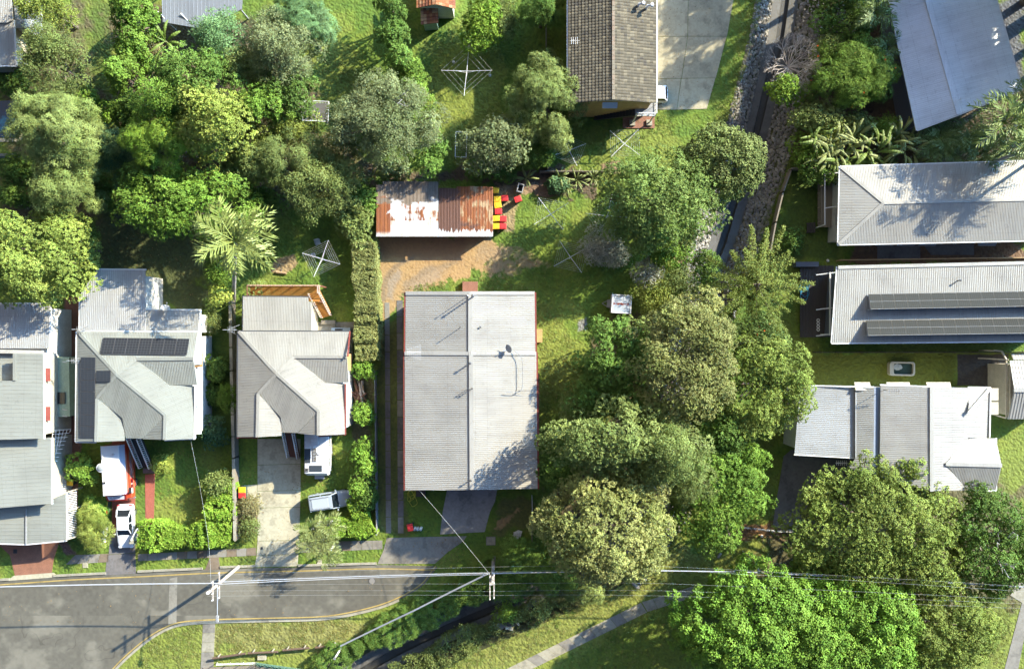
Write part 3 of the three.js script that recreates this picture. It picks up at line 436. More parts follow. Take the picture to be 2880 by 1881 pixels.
// one roof plane with its standing ribs; pts = [u, v, height]
function slope(t, pts, m, { name = 'roof_slope', rib = 0.2, ribH = 0.022, ribW = 0.05, thick = 0.1, along } = {}) {
  const P = pts.map((p) => L3(t, p)), n = V3(0, 0, 0);
  for (let i = 0; i < P.length; i++) { const a = P[i], b = P[(i + 1) % P.length]; n.x += (a.y - b.y) * (a.z + b.z); n.y += (a.z - b.z) * (a.x + b.x); n.z += (a.x - b.x) * (a.y + b.y); }
  if (n.y < 0) n.negate(); n.normalize();
  let d = along ? V3(along[0], 0, along[1]) : V3(n.x, 0, n.z); if (d.length() < 0.02) d.set(0, 0, 1); d.addScaledVector(n, -d.dot(n)).normalize();
  const e = V3(0, 0, 0).crossVectors(n, d).normalize(), o = P[0], q = P.map((p) => new THREE.Vector2(rel(p, o).dot(e), rel(p, o).dot(d))), off = P.map((p) => rel(p, o).dot(n));
  const b = new GB(), h0 = off.reduce((s, x) => s + x, 0) / off.length, at = (x, y, z) => o.clone().addScaledVector(e, x).addScaledVector(d, y).addScaledVector(n, z + h0);
  const q2 = q.map((s) => s.clone()); const cw = THREE.ShapeUtils.isClockWise(q2); if (cw) q2.reverse(); const N = q2.length;
  const uv = (s) => [s.x + o.x * 0.37, s.y + o.z * 0.41];
  for (const [i, j, k] of THREE.ShapeUtils.triangulateShape(q2, [])) { const A = at(q2[i].x, q2[i].y, 0), B = at(q2[j].x, q2[j].y, 0), C = at(q2[k].x, q2[k].y, 0); b.tri(A, B, C, uv(q2[i]), uv(q2[j]), uv(q2[k])); const dn = V3(0, -thick, 0); b.tri(A.clone().add(dn), C.clone().add(dn), B.clone().add(dn)); }
  for (let i = 0; i < N; i++) { const A = at(q2[i].x, q2[i].y, 0), B = at(q2[(i + 1) % N].x, q2[(i + 1) % N].y, 0), dn = V3(0, -thick, 0); b.quad(A, A.clone().add(dn), B.clone().add(dn), B); }
  if (rib) { const x0 = Math.min(...q.map((s) => s.x)), x1 = Math.max(...q.map((s) => s.x));
    for (let x = x0 + rib * 0.5; x < x1; x += rib) { const ys = []; for (let i = 0, j = N - 1; i < N; j = i++) { const a = q2[i], c = q2[j]; if ((a.x > x) !== (c.x > x)) ys.push(a.y + (c.y - a.y) * (x - a.x) / (c.x - a.x)); } ys.sort((s, k) => s - k);
      for (let k = 0; k + 1 < ys.length; k += 2) { const y0 = ys[k], y1 = ys[k + 1], w = ribW / 2, w2 = w * 0.55; const A = [at(x - w, y0, 0.001), at(x - w2, y0, ribH), at(x + w2, y0, ribH), at(x + w, y0, 0.001)], B = [at(x - w, y1, 0.001), at(x - w2, y1, ribH), at(x + w2, y1, ribH), at(x + w, y1, 0.001)]; for (let s = 0; s < 3; s++) b.quad(A[s], A[s + 1], B[s + 1], B[s], [[x, y0], [x, y0], [x, y1], [x, y1]].map((g) => [g[0] + o.x * 0.37, g[1] + o.z * 0.41])); } } }
  return b.mesh(name, m, t);
}
function caps(t, list, m, w = 0.28, name = 'ridge_cap', h = 0.05) { for (const l of list) { for (let i = 0; i < l.length - 1; i++) { const b = new GB(); const A = L3(t, l[i]), B = L3(t, l[i + 1]); A.y += 0.03; B.y += 0.03; b.bar(A, B, w, h); b.mesh(name, m, t); } } }
function gutters(t, list, m = PAINT.trim, w = 0.13) { for (const l of list) { const b = new GB(); for (let i = 0; i < l.length - 1; i++) { const A = L3(t, l[i]), B = L3(t, l[i + 1]); A.y -= 0.07; B.y -= 0.07; b.bar(A, B, w, 0.12); } b.mesh('gutter', m, t); } }
function walls(t, pts, h, m, y0 = 0, name = 'wall') { const b = new GB(); b.poly(pts.map(([u, v]) => L3(t, [u, v, h])), y0, h - 0.12); return b.mesh(name, m, t); }
function onWall(t, u, v, h, sx, sy, sz, m, name = 'window', frame = true) { // a window standing proud of a wall
  const p = L3(t, [u, v, h]), b = new GB(), g = new THREE.Group(); 
  b.box(p.x, p.y, p.z, sx, sy, sz); const o = b.mesh(name, m, t);
  if (frame) { const f = new GB(), f2 = new GB(), a = sx > sz; f2.box(p.x, p.y + sy / 2 + 0.04, p.z, sx + (a ? 0.16 : 0.03), 0.08, sz + (a ? 0.03 : 0.16)); f2.mesh('lintel', PAINT.trim, o); f.box(p.x, p.y - sy / 2 - 0.04, p.z, sx + (a ? 0.16 : 0.06), 0.08, sz + (a ? 0.06 : 0.16)); f.mesh('sill', PAINT.trim, o); }
  return o;
}
function hood(t, u, v, h, len, dep, axis, m, name = 'window_hood') { const p = L3(t, [u, v, h]), b = new GB(), s = axis === 'z'; const P = (a, y, d) => s ? V3(p.x + d, p.y + y, p.z + a) : V3(p.x + a, p.y + y, p.z + d); const l = len / 2; b.hexa([P(-l, 0, 0), P(l, 0, 0), P(l, -0.35, dep), P(-l, -0.35, dep), P(-l, 0.05, 0), P(l, 0.05, 0), P(l, -0.3, dep), P(-l, -0.3, dep)]); for (const q of [-l, l]) b.tri(P(q, 0, 0), P(q, -0.35, dep), P(q, -0.45, 0)); return b.mesh(name, m, t); }
function panels(name, label, quads, m, opts = {}) { // rows of solar panels; quads = [[corner u,v,h] x4, columns, rows]
  const [q, nc, nr] = quads, c = W(q[0][0], q[0][1], q[0][2]), t = thing(name, label, 'solar panels', c, 0, opts.group), P = q.map((p) => L3(t, p));
  const at = (s, r) => P[0].clone().addScaledVector(rel(P[1], P[0]), s).addScaledVector(rel(P[3], P[0]), r), n = V3(0, 0, 0).crossVectors(rel(P[3], P[0]), rel(P[1], P[0])).normalize(); if (n.y < 0) n.negate();
  for (let i = 0; i < nc; i++) for (let j = 0; j < nr; j++) { const g = 0.012, a = [at(i / nc + g / nc, (j + g) / nr), at((i + 1) / nc - g / nc, (j + g) / nr), at((i + 1) / nc - g / nc, (j + 1 - g) / nr), at(i / nc + g / nc, (j + 1 - g) / nr)]; const b = new GB(), up = n.clone().multiplyScalar(0.04); b.hexa([a[3], a[2], a[1], a[0]].map((v) => v.clone()).concat([a[3], a[2], a[1], a[0]].map((v) => v.clone().add(up)))); const o = b.mesh('panel', opts.frame || PAINT.dark, t); const cells = new GB(), cx = opts.cells || [4, 6], f = opts.inset ?? 0.02; const A = a.map((v) => v.clone().add(up).addScaledVector(n, 0.002)), pt = (s, r) => A[0].clone().lerp(A[1], s).lerp(A[3].clone().lerp(A[2], s), r); for (let x = 0; x < cx[0]; x++) for (let y = 0; y < cx[1]; y++) { const s0 = f + (1 - 2 * f) * (x + 0.06) / cx[0], s1 = f + (1 - 2 * f) * (x + 0.94) / cx[0], r0 = f + (1 - 2 * f) * (y + 0.06) / cx[1], r1 = f + (1 - 2 * f) * (y + 0.94) / cx[1]; cells.quad(pt(s0, r0), pt(s0, r1), pt(s1, r1), pt(s1, r0)); } const ce = cells.mesh('cells', opts.cellM || m, o); ce.userData.kind = 'stuff'; }
  if (opts.tilt) { for (let i = 0; i <= nc; i++) { const b = new GB(), hi = at(i / nc, 1), lo = at(i / nc, 0), ft = hi.clone(); hi.y -= 0.06; lo.y -= 0.05; ft.y = opts.tilt(hi, t); lo.y -= 0.02; b.bar(ft, hi, 0.04); b.bar(V3(lo.x, lo.y - 0.1, lo.z), ft, 0.04); b.bar(lo, hi, 0.04); b.mesh('strut', STEEL, t); } for (const r of [0, 0.5, 1]) { const b = new GB(), A = at(0, r), B = at(1, r); const k = n.clone().multiplyScalar(0.045); b.bar(A.add(k), B.add(k), 0.03, 0.03); b.mesh('rail', PAINT.grey, t); } }
  else for (const r of [0.25, 0.75]) { const b = new GB(); b.bar(at(-0.01, r).addScaledVector(n, -0.04), at(1.01, r).addScaledVector(n, -0.04), 0.04); b.mesh('rail', STEEL, t); }
  return t;
}
const CELL = new THREE.MeshPhysicalMaterial({ color: 0x2c2f33, roughness: 0.55, specularIntensity: 0.3 }), CELL2 = new THREE.MeshPhysicalMaterial({ color: 0x3a4046, roughness: 0.6, specularIntensity: 0.3 });
const MATT_CELL = new THREE.MeshPhysicalMaterial({ color: 0x3a3c3a, roughness: 0.9, specularIntensity: 0.1 }), MATT_FRAME = new THREE.MeshPhysicalMaterial({ color: 0x50504c, roughness: 0.9, specularIntensity: 0.1 });
function ventPipe(label, u, v, h0, len, rad = 0.05, m = PIPE) { const p = W(u, v, h0 + len), t = thing('vent_pipe', label, 'vent pipe', V3(p.x, h0 - 0.1, p.z)), b = new GB(); b.rod(V3(0, 0, 0), V3(0, len + 0.1, 0), rad, rad, 8); b.smesh('pipe', m, t, 0.9); const c = new GB(); c.rod(V3(0, len + 0.1, 0), V3(0, len + 0.2, 0), rad * 2.1, rad * 1.2, 10); c.smesh('cowl', m, t, 0.9); return t; }
function stairs(t, top, bot, width, n, treadM, railM, { rails = [1, 1], pickets = 0 } = {}) { // top and bottom in local metres
  const d = V3(bot.x - top.x, 0, bot.z - top.z), L = d.length(); d.normalize(); const s = V3(-d.z, 0, d.x), turn = Math.atan2(-d.z, d.x);
  for (let i = 0; i < n; i++) { const f = (i + 0.5) / n, p = top.clone().lerp(bot, f), b = new GB(); b.box(p.x, p.y, p.z, L / n * 1.05, 0.05, width, turn); b.mesh('tread', treadM, t); }
  for (const k of [-1, 1]) { const b = new GB(), o = s.clone().multiplyScalar(k * width / 2); b.bar(top.clone().add(o).add(V3(0, -0.15, 0)), bot.clone().add(o).add(V3(0, -0.15, 0)), 0.06, 0.25); b.mesh('stringer', treadM, t); if (!rails[(k + 1) / 2]) continue;
    const r = new GB(), up = V3(0, 0.95, 0), lo = V3(0, 0.12, 0); r.bar(top.clone().add(o).add(up), bot.clone().add(o).add(up), 0.09, 0.07); r.bar(top.clone().add(o).add(lo), bot.clone().add(o).add(lo), 0.06, 0.06); const m = pickets || Math.round(L / 0.22); for (let i = 0; i <= m; i++) { const q = top.clone().lerp(bot, i / m).add(o); r.bar(q.clone().add(lo), q.clone().add(up), pickets ? 0.05 : 0.06, 0.06); } r.mesh('handrail', railM, t); }
}
function railing(t, a, b2, h, m, gap = 0.22, name = 'railing') { const b = new GB(), L = a.distanceTo(b2), up = V3(0, h, 0), n = Math.round(L / gap); b.bar(a.clone().add(up), b2.clone().add(up), 0.09, 0.06); b.bar(a.clone().add(V3(0, 0.12, 0)), b2.clone().add(V3(0, 0.12, 0)), 0.06, 0.05); for (let i = 0; i <= n; i++) { const p = a.clone().lerp(b2, i / n); b.bar(p, p.clone().add(up), i % 8 ? 0.04 : 0.1); } return b.mesh(name, m, t); }

// the block of flats in the middle: long low-pitched ribbed roof in two lengths
{
  const t = building('block_of_flats', 'long house with pale ribbed roof in the middle of the fenced yard', 'house', 1095, 900), e = 4.5, r = 5.45;
  walls(t, [[953, 690], [1232, 690], [1234, 1128], [952, 1130]], e, PAINT.brick);
  slope(t, [[942, 679, e], [1092.5, 679, r], [1092.5, 819, r], [941, 819, e]], RM.white, { rib: 0.19, ribH: 0.035, ribW: 0.045 });
  slope(t, [[1092.7, 679, r], [1242, 679, e], [1244, 819, e], [1092.7, 819, r]], RM.white, { rib: 0.19, ribH: 0.035, ribW: 0.045 });
  slope(t, [[939.5, 819.4, e + 0.12], [1094, 819.4, r + 0.12], [1096, 1138.5, r + 0.12], [940.6, 1140, e + 0.12]], RM.white, { rib: 0.19, ribH: 0.035, ribW: 0.045 });
  slope(t, [[1094.2, 819.4, r + 0.12], [1246, 819.4, e + 0.12], [1249, 1136, e + 0.12], [1096.2, 1138.5, r + 0.12]], RM.white, { rib: 0.19, ribH: 0.035, ribW: 0.045 });
  caps(t, [[[1092.6, 679, r + 0.03], [1092.6, 819, r + 0.03]], [[1094.1, 819, r + 0.16], [1096, 1138, r + 0.16]]], RM.white, 0.42);
  caps(t, [[[942, 681, e + 0.05], [1092.5, 681, r + 0.04], [1242, 681, e + 0.05]], [[939.5, 821, e + 0.17], [1094, 821, r + 0.17], [1246, 821, e + 0.17]]], RM.white, 0.36, 'barge_cap');
  gutters(t, [[[940, 679, e], [939, 819, e]], [[938, 819, e + 0.1], [939, 1140, e + 0.1]], [[1244, 679, e], [1246, 819, e]], [[1248, 819, e + 0.1], [1251, 1137, e + 0.1]]], PAINT.red, 0.16);
  for (const [v, l] of [[720, 1.6], [770, 1.2], [860, 2.4], [920, 1.6], [990, 1.6], [1060, 2.0]]) { onWall(t, 1234, v, 3.2, 0.1, 1.2, l, GLASS); onWall(t, 952, v, 3.2, 0.1, 1.2, l, GLASS); }
  for (const [u, l] of [[990, 1.8], [1050, 1.4], [1130, 1.8], [1195, 1.8]]) onWall(t, u, 691, 3.2, l, 1.2, 0.1, GLASS);
  const b = new GB(), p = L3(t, [1092, 674, 0.3]); b.box(p.x, 0.25, p.z - 0.3, 1.6, 0.5, 1.2); b.mesh('back_step', BRICK_PAVE, t);
  const q = L3(t, [1247, 780, 2]); const c = new GB(); c.box(q.x + 0.25, 1.0, q.z, 0.7, 2.0, 1.4); c.mesh('meter_cupboard', PAINT.ochre, t);
  const v2 = new GB(); for (let i = 0; i < 30; i++) { const s = L3(t, [1252, 870 + i * 5.4, 3.2]); v2.bar(V3(s.x, 2.9, s.z), V3(s.x, 3.6, s.z), 0.05); } const s0 = L3(t, [1252, 868, 3.6]), s1 = L3(t, [1252, 1030, 3.6]); v2.bar(s0, s1, 0.08); v2.bar(V3(s0.x, 2.9, s0.z), V3(s1.x, 2.9, s1.z), 0.08); v2.mesh('balustrade', TIMBER.brown, t);
  ventPipe('slim white-capped vent pipe at the back ridge of the long pale roof', 1086, 686, 5.35, 1.7, 0.035, WHITEMETAL); ventPipe('dark stout vent pipe at the back ridge of the long pale roof', 1098, 687, 5.35, 1.65, 0.075);
  ventPipe('thin vent pipe on the near slope, left of the ridge of the long pale roof', 1069, 760, 5.2, 1.25, 0.035); ventPipe('short vent pipe right of the ridge at the back of the long pale roof', 1116, 760, 5.2, 0.25, 0.05);
  ventPipe('stout vent pipe on the ridge just below the roof step', 1092, 844, 5.45, 0.85, 0.07); ventPipe('slim vent pipe at mid ridge, on the dark side', 1089, 903, 5.45, 0.75, 0.035); ventPipe('slim vent pipe at mid ridge, on the bright side', 1097, 903, 5.45, 0.8, 0.045); ventPipe('stout vent pipe at the street end of the long ridge', 1094, 1117, 5.5, 0.6, 0.06);
}
// two high-set houses with hipped main roofs and three gabled wings
function highset(t, F, m, e, r, a) {
  const P = (l) => l.map(([u, v, k]) => [u, v, k === 'e' ? e : k === 'r' ? r : a]);
  slope(t, P(F.back), m, { rib: 0.16 }); slope(t, P(F.west), m, { rib: 0.16 }); slope(t, P(F.dark), m, { rib: 0.16 }); slope(t, P(F.east), m, { rib: 0.16 }); slope(t, P(F.front), m, { rib: 0.16 }); slope(t, P(F.nook), m, { rib: 0.16 }); slope(t, P(F.porch), m, { rib: 0.16 });
  caps(t, F.caps.map(P), m, 0.3);
}
{
  const e = 5.4, r = 6.02, a = 6.45, t = building('highset_house', 'second house from the left, grey hipped roof carrying dark solar panels', 'house', 315, 880);
  highset(t, {
    back: [[178, 770, 'e'], [457, 771.5, 'e'], [447, 833, 'r'], [314.8, 834.5, 'r'], [268.9, 870.5, 'a']], west: [[176, 770.3, 'e'], [268.6, 870.7, 'a'], [222.6, 925.8, 'r'], [220, 1026.4, 'r'], [174, 1026, 'e']],
    dark: [[315, 835.4, 'r'], [447, 834, 'r'], [456, 894.6, 'e'], [391.8, 894.8, 'e']], east: [[269.2, 871, 'a'], [315, 835.8, 'r'], [391.6, 895.4, 'e'], [448.7, 897, 'e'], [448.7, 1019.6, 'e'], [380.4, 1022.8, 'r'], [381.8, 964, 'r']],
    front: [[269, 871.4, 'a'], [381.2, 964.4, 'r'], [329.8, 1019.4, 'e'], [288, 1019.3, 'e'], [285, 970, 'e'], [223.4, 925.9, 'r']], nook: [[380.2, 965, 'r'], [379.6, 1022, 'r'], [330, 1020.4, 'e']], porch: [[223.2, 927, 'r'], [285.4, 971, 'e'], [286.3, 1024.4, 'e'], [221, 1027, 'r']],
    caps: [[[178, 770, 'e'], [268.9, 870.5, 'a'], [381.6, 964, 'r'], [380, 1022, 'r']], [[268.9, 870.5, 'a'], [223, 926, 'r'], [220.6, 1026.6, 'r']], [[268.9, 870.5, 'a'], [314.8, 834.8, 'r'], [447, 833.4, 'r']]],
  }, RM.green, e, r, a);
  slope(t, [[222, 626, 4.6], [335.6, 627.5, 4.6], [335.6, 768, 5.0], [182.6, 768, 5.0], [183.5, 684, 4.76]], RM.cool, { rib: 0.19, ribH: 0.03, ribW: 0.045 });
  slope(t, [[336, 719.6, 4.6], [462.8, 720.6, 4.6], [458, 769, 4.9], [336, 768.5, 4.9]], RM.grey, { rib: 0.16 });
  walls(t, [[190, 690], [228, 640], [330, 640], [330, 730], [452, 730], [452, 772], [190, 772]], 4.6, PAINT.white); walls(t, [[186, 781], [446, 781], [446, 1008], [374, 1010], [300, 1008], [186, 1012]], 5.1, PAINT.white);
  gutters(t, [[[176, 769, e], [459, 770.5, e]], [[174.5, 770, e], [172.5, 1027, e]], [[450.6, 897, e], [450.6, 1020, e], [380, 1024, e]], [[221, 625, 4.6], [337, 626, 4.6]], [[337, 719, 4.6], [464, 719.6, 4.6]], [[464, 720, 4.6], [459.6, 770, 4.9]], [[182, 684, 4.7], [181, 769, 5]], [[172.8, 1027.5, e], [220, 1028.6, e]]]);
  for (const [v, l, h] of [[790, 1.6, 3.9], [830, 1.0, 3.9], [880, 1.4, 3.9], [925, 1.0, 3.9], [985, 1.6, 3.9]]) { onWall(t, 446.5, v, h, 0.1, 1.3, l, GLASS); hood(t, 447, v, h + 0.95, l + 0.5, 0.7, 'z', PAINT.white); }
  hood(t, 448, 834, 4.6, 1.6, 0.75, 'z', mat([0.4, 0.2, 0.05], 0.8, { map: wearSlab }), 'rusty_hood');
  for (const u of [250, 290]) { onWall(t, u, 640, 3.2, 1.0, 1.2, 0.1, GLASS); hood(t, u, 638, 4.1, 1.2, -0.6, 'x', PAINT.white); }
  stairs(t, L3(t, [313, 1018, 3.2]), L3(t, [341, 1086, 0.25]), 1.05, 14, TIMBER.dark, PAINT.trim);
  { const b = new GB(), p = L3(t, [344, 1094, 0.1]); b.box(p.x, 0.1, p.z, 1.2, 0.2, 0.5); b.mesh('bottom_step', C_DARK, t); }
  { const b = new GB(); for (let i = 0; i < 9; i++) { const p = L3(t, [345, 655 + i * 7.5, 3]), q = new GB(); q.box(p.x, 3.0, p.z, 0.5, 0.05, 0.07); q.mesh('slat', PAINT.trim, t); } for (const v of [655, 718]) { const p = L3(t, [346, v, 0]), q = new GB(); q.box(p.x + 0.25, 1.45, p.z, 0.08, 2.9, 0.08); q.mesh('post', PAINT.trim, t); } }
  panels('solar_array', 'row of seven dark solar panels on the back slope of the second house', [[[238, 784, 5.66], [439, 786.5, 5.66], [433.6, 825, 6.06], [230, 823, 6.06]], 7, 1], CELL);
  panels('solar_array', 'long column of dark solar panels on the side slope of the second house', [[[185, 830, 5.66], [220, 830, 6.06], [217.6, 1016.5, 6.1], [183.4, 1016.5, 5.64]], 1, 7], CELL2);
  panels('solar_array', 'single dark solar panel beside the long column on the second house', [[[221.5, 860.5, 6.08], [255.6, 860.5, 6.46], [254.8, 887, 6.46], [221, 887, 6.08]], 1, 1], CELL2);
}
{
  const e = 5.4, r = 6.02, a = 6.45, t = building('highset_house', 'third house from the left, cream hipped roof with an orange timber deck behind', 'house', 685, 880);
  highset(t, {
    back: [[553, 770, 'e'], [810, 770.6, 'e'], [805, 828, 'r'], [681.8, 828, 'r'], [641.6, 868.6, 'a']], west: [[551.6, 770.6, 'e'], [641.3, 869, 'a'], [598, 914, 'r'], [595.7, 1015.3, 'r'], [550.4, 1015.3, 'e']],
    dark: [[682.2, 830.4, 'r'], [805, 829.6, 'r'], [809, 888.7, 'e'], [753.7, 889, 'e']], east: [[641.9, 869, 'a'], [682, 831, 'r'], [753.5, 889.6, 'e'], [799.6, 891.4, 'e'], [799.6, 1009.5, 'e'], [738.7, 1012, 'r'], [738.8, 955, 'r']],
    front: [[641.7, 869.4, 'a'], [738.3, 955.4, 'r'], [690, 1006, 'e'], [653.3, 1006, 'e'], [652.3, 968, 'e'], [598.6, 914.6, 'r']], nook: [[738.3, 956, 'r'], [738, 1012, 'r'], [690.4, 1007, 'e']], porch: [[598.6, 915.6, 'r'], [652.1, 969, 'e'], [652.3, 1012.6, 'e'], [596.4, 1016, 'r']],
    caps: [[[553, 770, 'e'], [641.6, 868.8, 'a'], [738.6, 955, 'r'], [738.6, 1012, 'r']], [[641.6, 868.8, 'a'], [598.3, 914.4, 'r'], [596.2, 1016, 'r']], [[641.6, 868.8, 'a'], [681.8, 829, 'r'], [805, 829, 'r']]],
  }, RM.cream, e, r, a);
  slope(t, [[563.4, 689, 4.7], [714.5, 690.3, 4.7], [715, 700.6, 4.73], [722.2, 702, 4.74], [722.2, 768.6, 5.0], [562.4, 767.8, 5.0]], RM.cream, { rib: 0.16 });
  walls(t, [[572, 700], [712, 700], [712, 772], [572, 772]], 4.7, PAINT.cream); walls(t, [[561, 781], [796, 781], [796, 998], [735, 1000], [660, 996], [561, 1003]], 5.1, PAINT.white);
  gutters(t, [[[551, 769, e], [812, 769.4, e]], [[550, 770, e], [549, 1016, e]], [[562, 688, 4.7], [716, 689.2, 4.7]], [[562.4, 688, 4.7], [561.4, 768, 4.9]]], PAINT.dark); gutters(t, [[[811.6, 770, e], [806.6, 828, e + 1.1]], [[801, 892, e], [801, 1010, e], [738, 1014, e]], [[549, 1017, e], [597, 1018, e]]], PAINT.red);
  for (const [v, l] of [[800, 1.4], [850, 1.0], [905, 1.4], [960, 1.8]]) { onWall(t, 796.4, v, 3.9, 0.1, 1.3, l, GLASS); }
  hood(t, 797, 842, 4.5, 1.7, 0.7, 'z', mat([0.45, 0.27, 0.1], 0.8, { map: wearSlab }), 'rusty_hood');
  railing(t, L3(t, [801, 900, 3]), L3(t, [801, 985, 3]), 0.9, PAINT.cream, 0.2, 'side_balustrade');
  stairs(t, L3(t, [671, 1004, 3.2]), L3(t, [682.5, 1062, 0.25]), 1.05, 14, TIMBER.brown, PAINT.trim);
  // back deck: boards, posts, rails and the side stair
  const d = new GB(), dh = 2.9; const c0 = L3(t, [580, 664, dh]), c1 = L3(t, [742, 700, dh]);
  for (let i = 0; i < 13; i++) { const b = new GB(), z = lerp(c0.z, c1.z, (i + 0.5) / 13); b.box((c0.x + c1.x) / 2, dh, z, c1.x - c0.x, 0.05, (c1.z - c0.z) / 13 - 0.012); b.mesh('deck_board', TIMBER.deck, t); }
  for (const [x, z] of [[c0.x, c0.z], [c1.x, c0.z], [(c0.x + c1.x) / 2, c0.z], [c1.x, c1.z]]) d.box(x, dh / 2, z, 0.14, dh, 0.14); d.mesh('deck_post', TIMBER.brown, t);
  railing(t, V3(c0.x, dh, c0.z), V3(c1.x, dh, c0.z), 1, mat([0.46, 0.3, 0.2], 0.8), 0.14); railing(t, V3(c0.x, dh, c0.z), V3(c0.x, dh, c1.z), 1, TIMBER.brown, 0.14); railing(t, V3(c1.x, dh, c0.z), V3(c1.x, dh, lerp(c0.z, c1.z, 0.5)), 1, mat([0.5, 0.36, 0.28], 0.8), 0.14);
  stairs(t, V3(c1.x - 0.55, dh - 0.15, c1.z - 0.9), V3(c1.x + 0.15, 0.3, c1.z + 1.5), 1.0, 13, TIMBER.deck, mat([0.6, 0.5, 0.42], 0.7));
  { const b = new GB(); b.box(c1.x + 0.25, 0.15, c1.z + 2.1, 1.5, 0.3, 0.4); b.mesh('bottom_step', TIMBER.grey, t); }
  hedge('deck_vine', 'pot plant foliage trailing over the corner of the orange deck', [[590, 660], [592, 684]], 0.9, 3.6, 'small', 'olive', { dens: 10, category: 'plant' });
}
// first house, cut by the left edge
{
  const t = building('stepped_roof_house', 'pale green stepped-roof house cut by the left picture edge', 'house', 40, 960);
  slope(t, [[-70, 705.5, 4.7], [112.5, 705.5, 4.7], [111.5, 809.5, 5.0], [-70, 809.5, 5.0]], RM.cool, { rib: 0.19, ribH: 0.03, ribW: 0.045 });
  slope(t, [[-70, 809.8, 5.0], [98, 815, 5.0], [98, 821, 5.2], [-70, 821, 5.2]], RM.pale, { rib: 0 });
  slope(t, [[-70, 885, 5.9], [30.6, 885, 5.82], [30.6, 821.5, 5.82], [97, 821.5, 5.7], [97.8, 1019, 5.7], [-70, 1024, 5.9]], RM.green, { rib: 0.38, ribH: 0.02, along: [1, 0.02] });
  slope(t, [[-70, 822, 4.75], [29, 822, 4.7], [29, 884, 4.7], [-70, 884, 4.75]], RM.green, { rib: 0.38, ribH: 0.02, along: [1, 0] });  // piece dropped on purpose so the main roof edge shadows it
  caps(t, [[[31, 821, 5.84], [31, 884, 5.84]]], RM.green, 0.3);
  slope(t, [[-70, 1025, 5.1], [115, 1017, 4.7], [115.5, 1171, 4.5], [-70, 1186, 4.9]], RM.green, { rib: 0.38, ribH: 0.02, along: [1, -0.05] });
  slope(t, [[-70, 1178, 3.1], [116, 1160, 3.1], [150, 1147, 3.1], [150.5, 1255, 2.9], [58, 1264, 2.9], [-70, 1260, 2.9]], RM.green, { rib: 0.38, ribH: 0.02, along: [1, 0] });
  caps(t, [[[58, 1182, 3.14], [58, 1265, 2.94]]], RM.cool, 0.14);
  walls(t, [[-70, 716], [104, 716], [104, 830], [-70, 830]], 4.7, PAINT.white); walls(t, [[-70, 886], [34, 886], [34, 828], [90, 828], [90, 1012], [-70, 1012]], 5.7, PAINT.cream); walls(t, [[-70, 1022], [108, 1022], [108, 1164], [-70, 1176]], 4.5, PAINT.cream);
  walls(t, [[60, 830], [156, 830], [158, 968], [60, 972]], 2.7, PAINT.mint, 0, 'annex'); { const b = new GB(), p = L3(t, [139, 925, 2.75]); b.box(p.x, 2.66, p.z, 0.75, 0.14, 1.2); b.mesh('skylight', GLASS, t); }
  gutters(t, [[[-70, 704.5, 4.7], [114, 704.5, 4.7], [113, 810, 5]], [[99, 820, 5.7], [99.5, 1020, 5.7]], [[117, 1017, 4.7], [117.4, 1172, 4.5]], [[152, 1147, 3.1], [152.6, 1256, 2.9]], [[-70, 1262, 2.9], [58, 1266, 2.9], [152, 1257, 2.9]]]);
  for (const [v, l] of [[871, 1.3], [962, 1.4]]) { onWall(t, 90.5, v, 4.2, 0.1, 1.2, l, GLASS); hood(t, 91, v, 4.95, l, 0.8, 'z', PAINT.red); }
  { const b = new GB(); for (let i = 0; i < 22; i++) { const p = L3(t, [119, 722 + i * 4, 3]); b.box(p.x, 3, p.z, 0.5, 0.05, 0.09); } const p0 = L3(t, [114, 720, 3]), p1 = L3(t, [114, 808, 3]); b.bar(V3(p0.x + 0.5, 3, p0.z), V3(p1.x + 0.5, 3, p1.z), 0.08); b.bar(V3(p0.x, 3, p0.z), V3(p1.x, 3, p1.z), 0.08); b.mesh('slatted_awning', PAINT.trim, t); }
  // white lattice screen by the side stairs
  { const b = new GB(), A = L3(t, [119, 1000, 3.3]), B = L3(t, [119, 1090, 3.3]), o = V3(1.4, -0.9, 0); for (let i = 0; i <= 10; i++) { const f = i / 10; b.bar(A.clone().lerp(B, f), A.clone().lerp(B, f).addScaledVector(o, 1 - f * 0.9), 0.05, 0.04); } for (let i = 0; i <= 5; i++) { const f = i / 5; b.bar(A.clone().addScaledVector(o, f), A.clone().lerp(B, 1 - f * 0.92).addScaledVector(o, f * (1 - 0.9 * (1 - f * 0.92))), 0.05, 0.04); } b.mesh('lattice', PAINT.trim, t); }
  { const b = new GB(); for (let i = 0; i < 12; i++) { const p = L3(t, [131, 1098 + i * 4.5, 2.6]); b.bar(V3(p.x - 0.2, 2.4, p.z), V3(p.x + 0.25, 1.5, p.z), 0.06); } for (let i = 0; i < 26; i++) { const p = L3(t, [154, 1148 + i * 4.1, 2.7]); b.bar(V3(p.x - 0.1, 2.5, p.z), V3(p.x + 0.35, 1.6, p.z), 0.07, 0.05); } b.mesh('picket_screen', PAINT.trim, t); const c = new GB(); for (const v of [1145, 1190, 1255]) { const p = L3(t, [150, v, 3]); c.bar(V3(p.x, 3, p.z), V3(p.x + 0.9, 2.7, p.z - 0.25), 0.1); c.bar(V3(p.x + 0.1, 0, p.z), V3(p.x + 0.1, 2.9, p.z), 0.12); } c.mesh('post', PAINT.cream, t); }
  { const b = new GB(); for (const v of [840, 950, 965]) { const p = L3(t, [157, v, 2.2]); b.bar(V3(p.x - 0.4, 2.65, p.z), V3(p.x + 0.05, 2.6, p.z + 0.1), 0.07); } b.mesh('downpipe', PAINT.trim, t); }
}
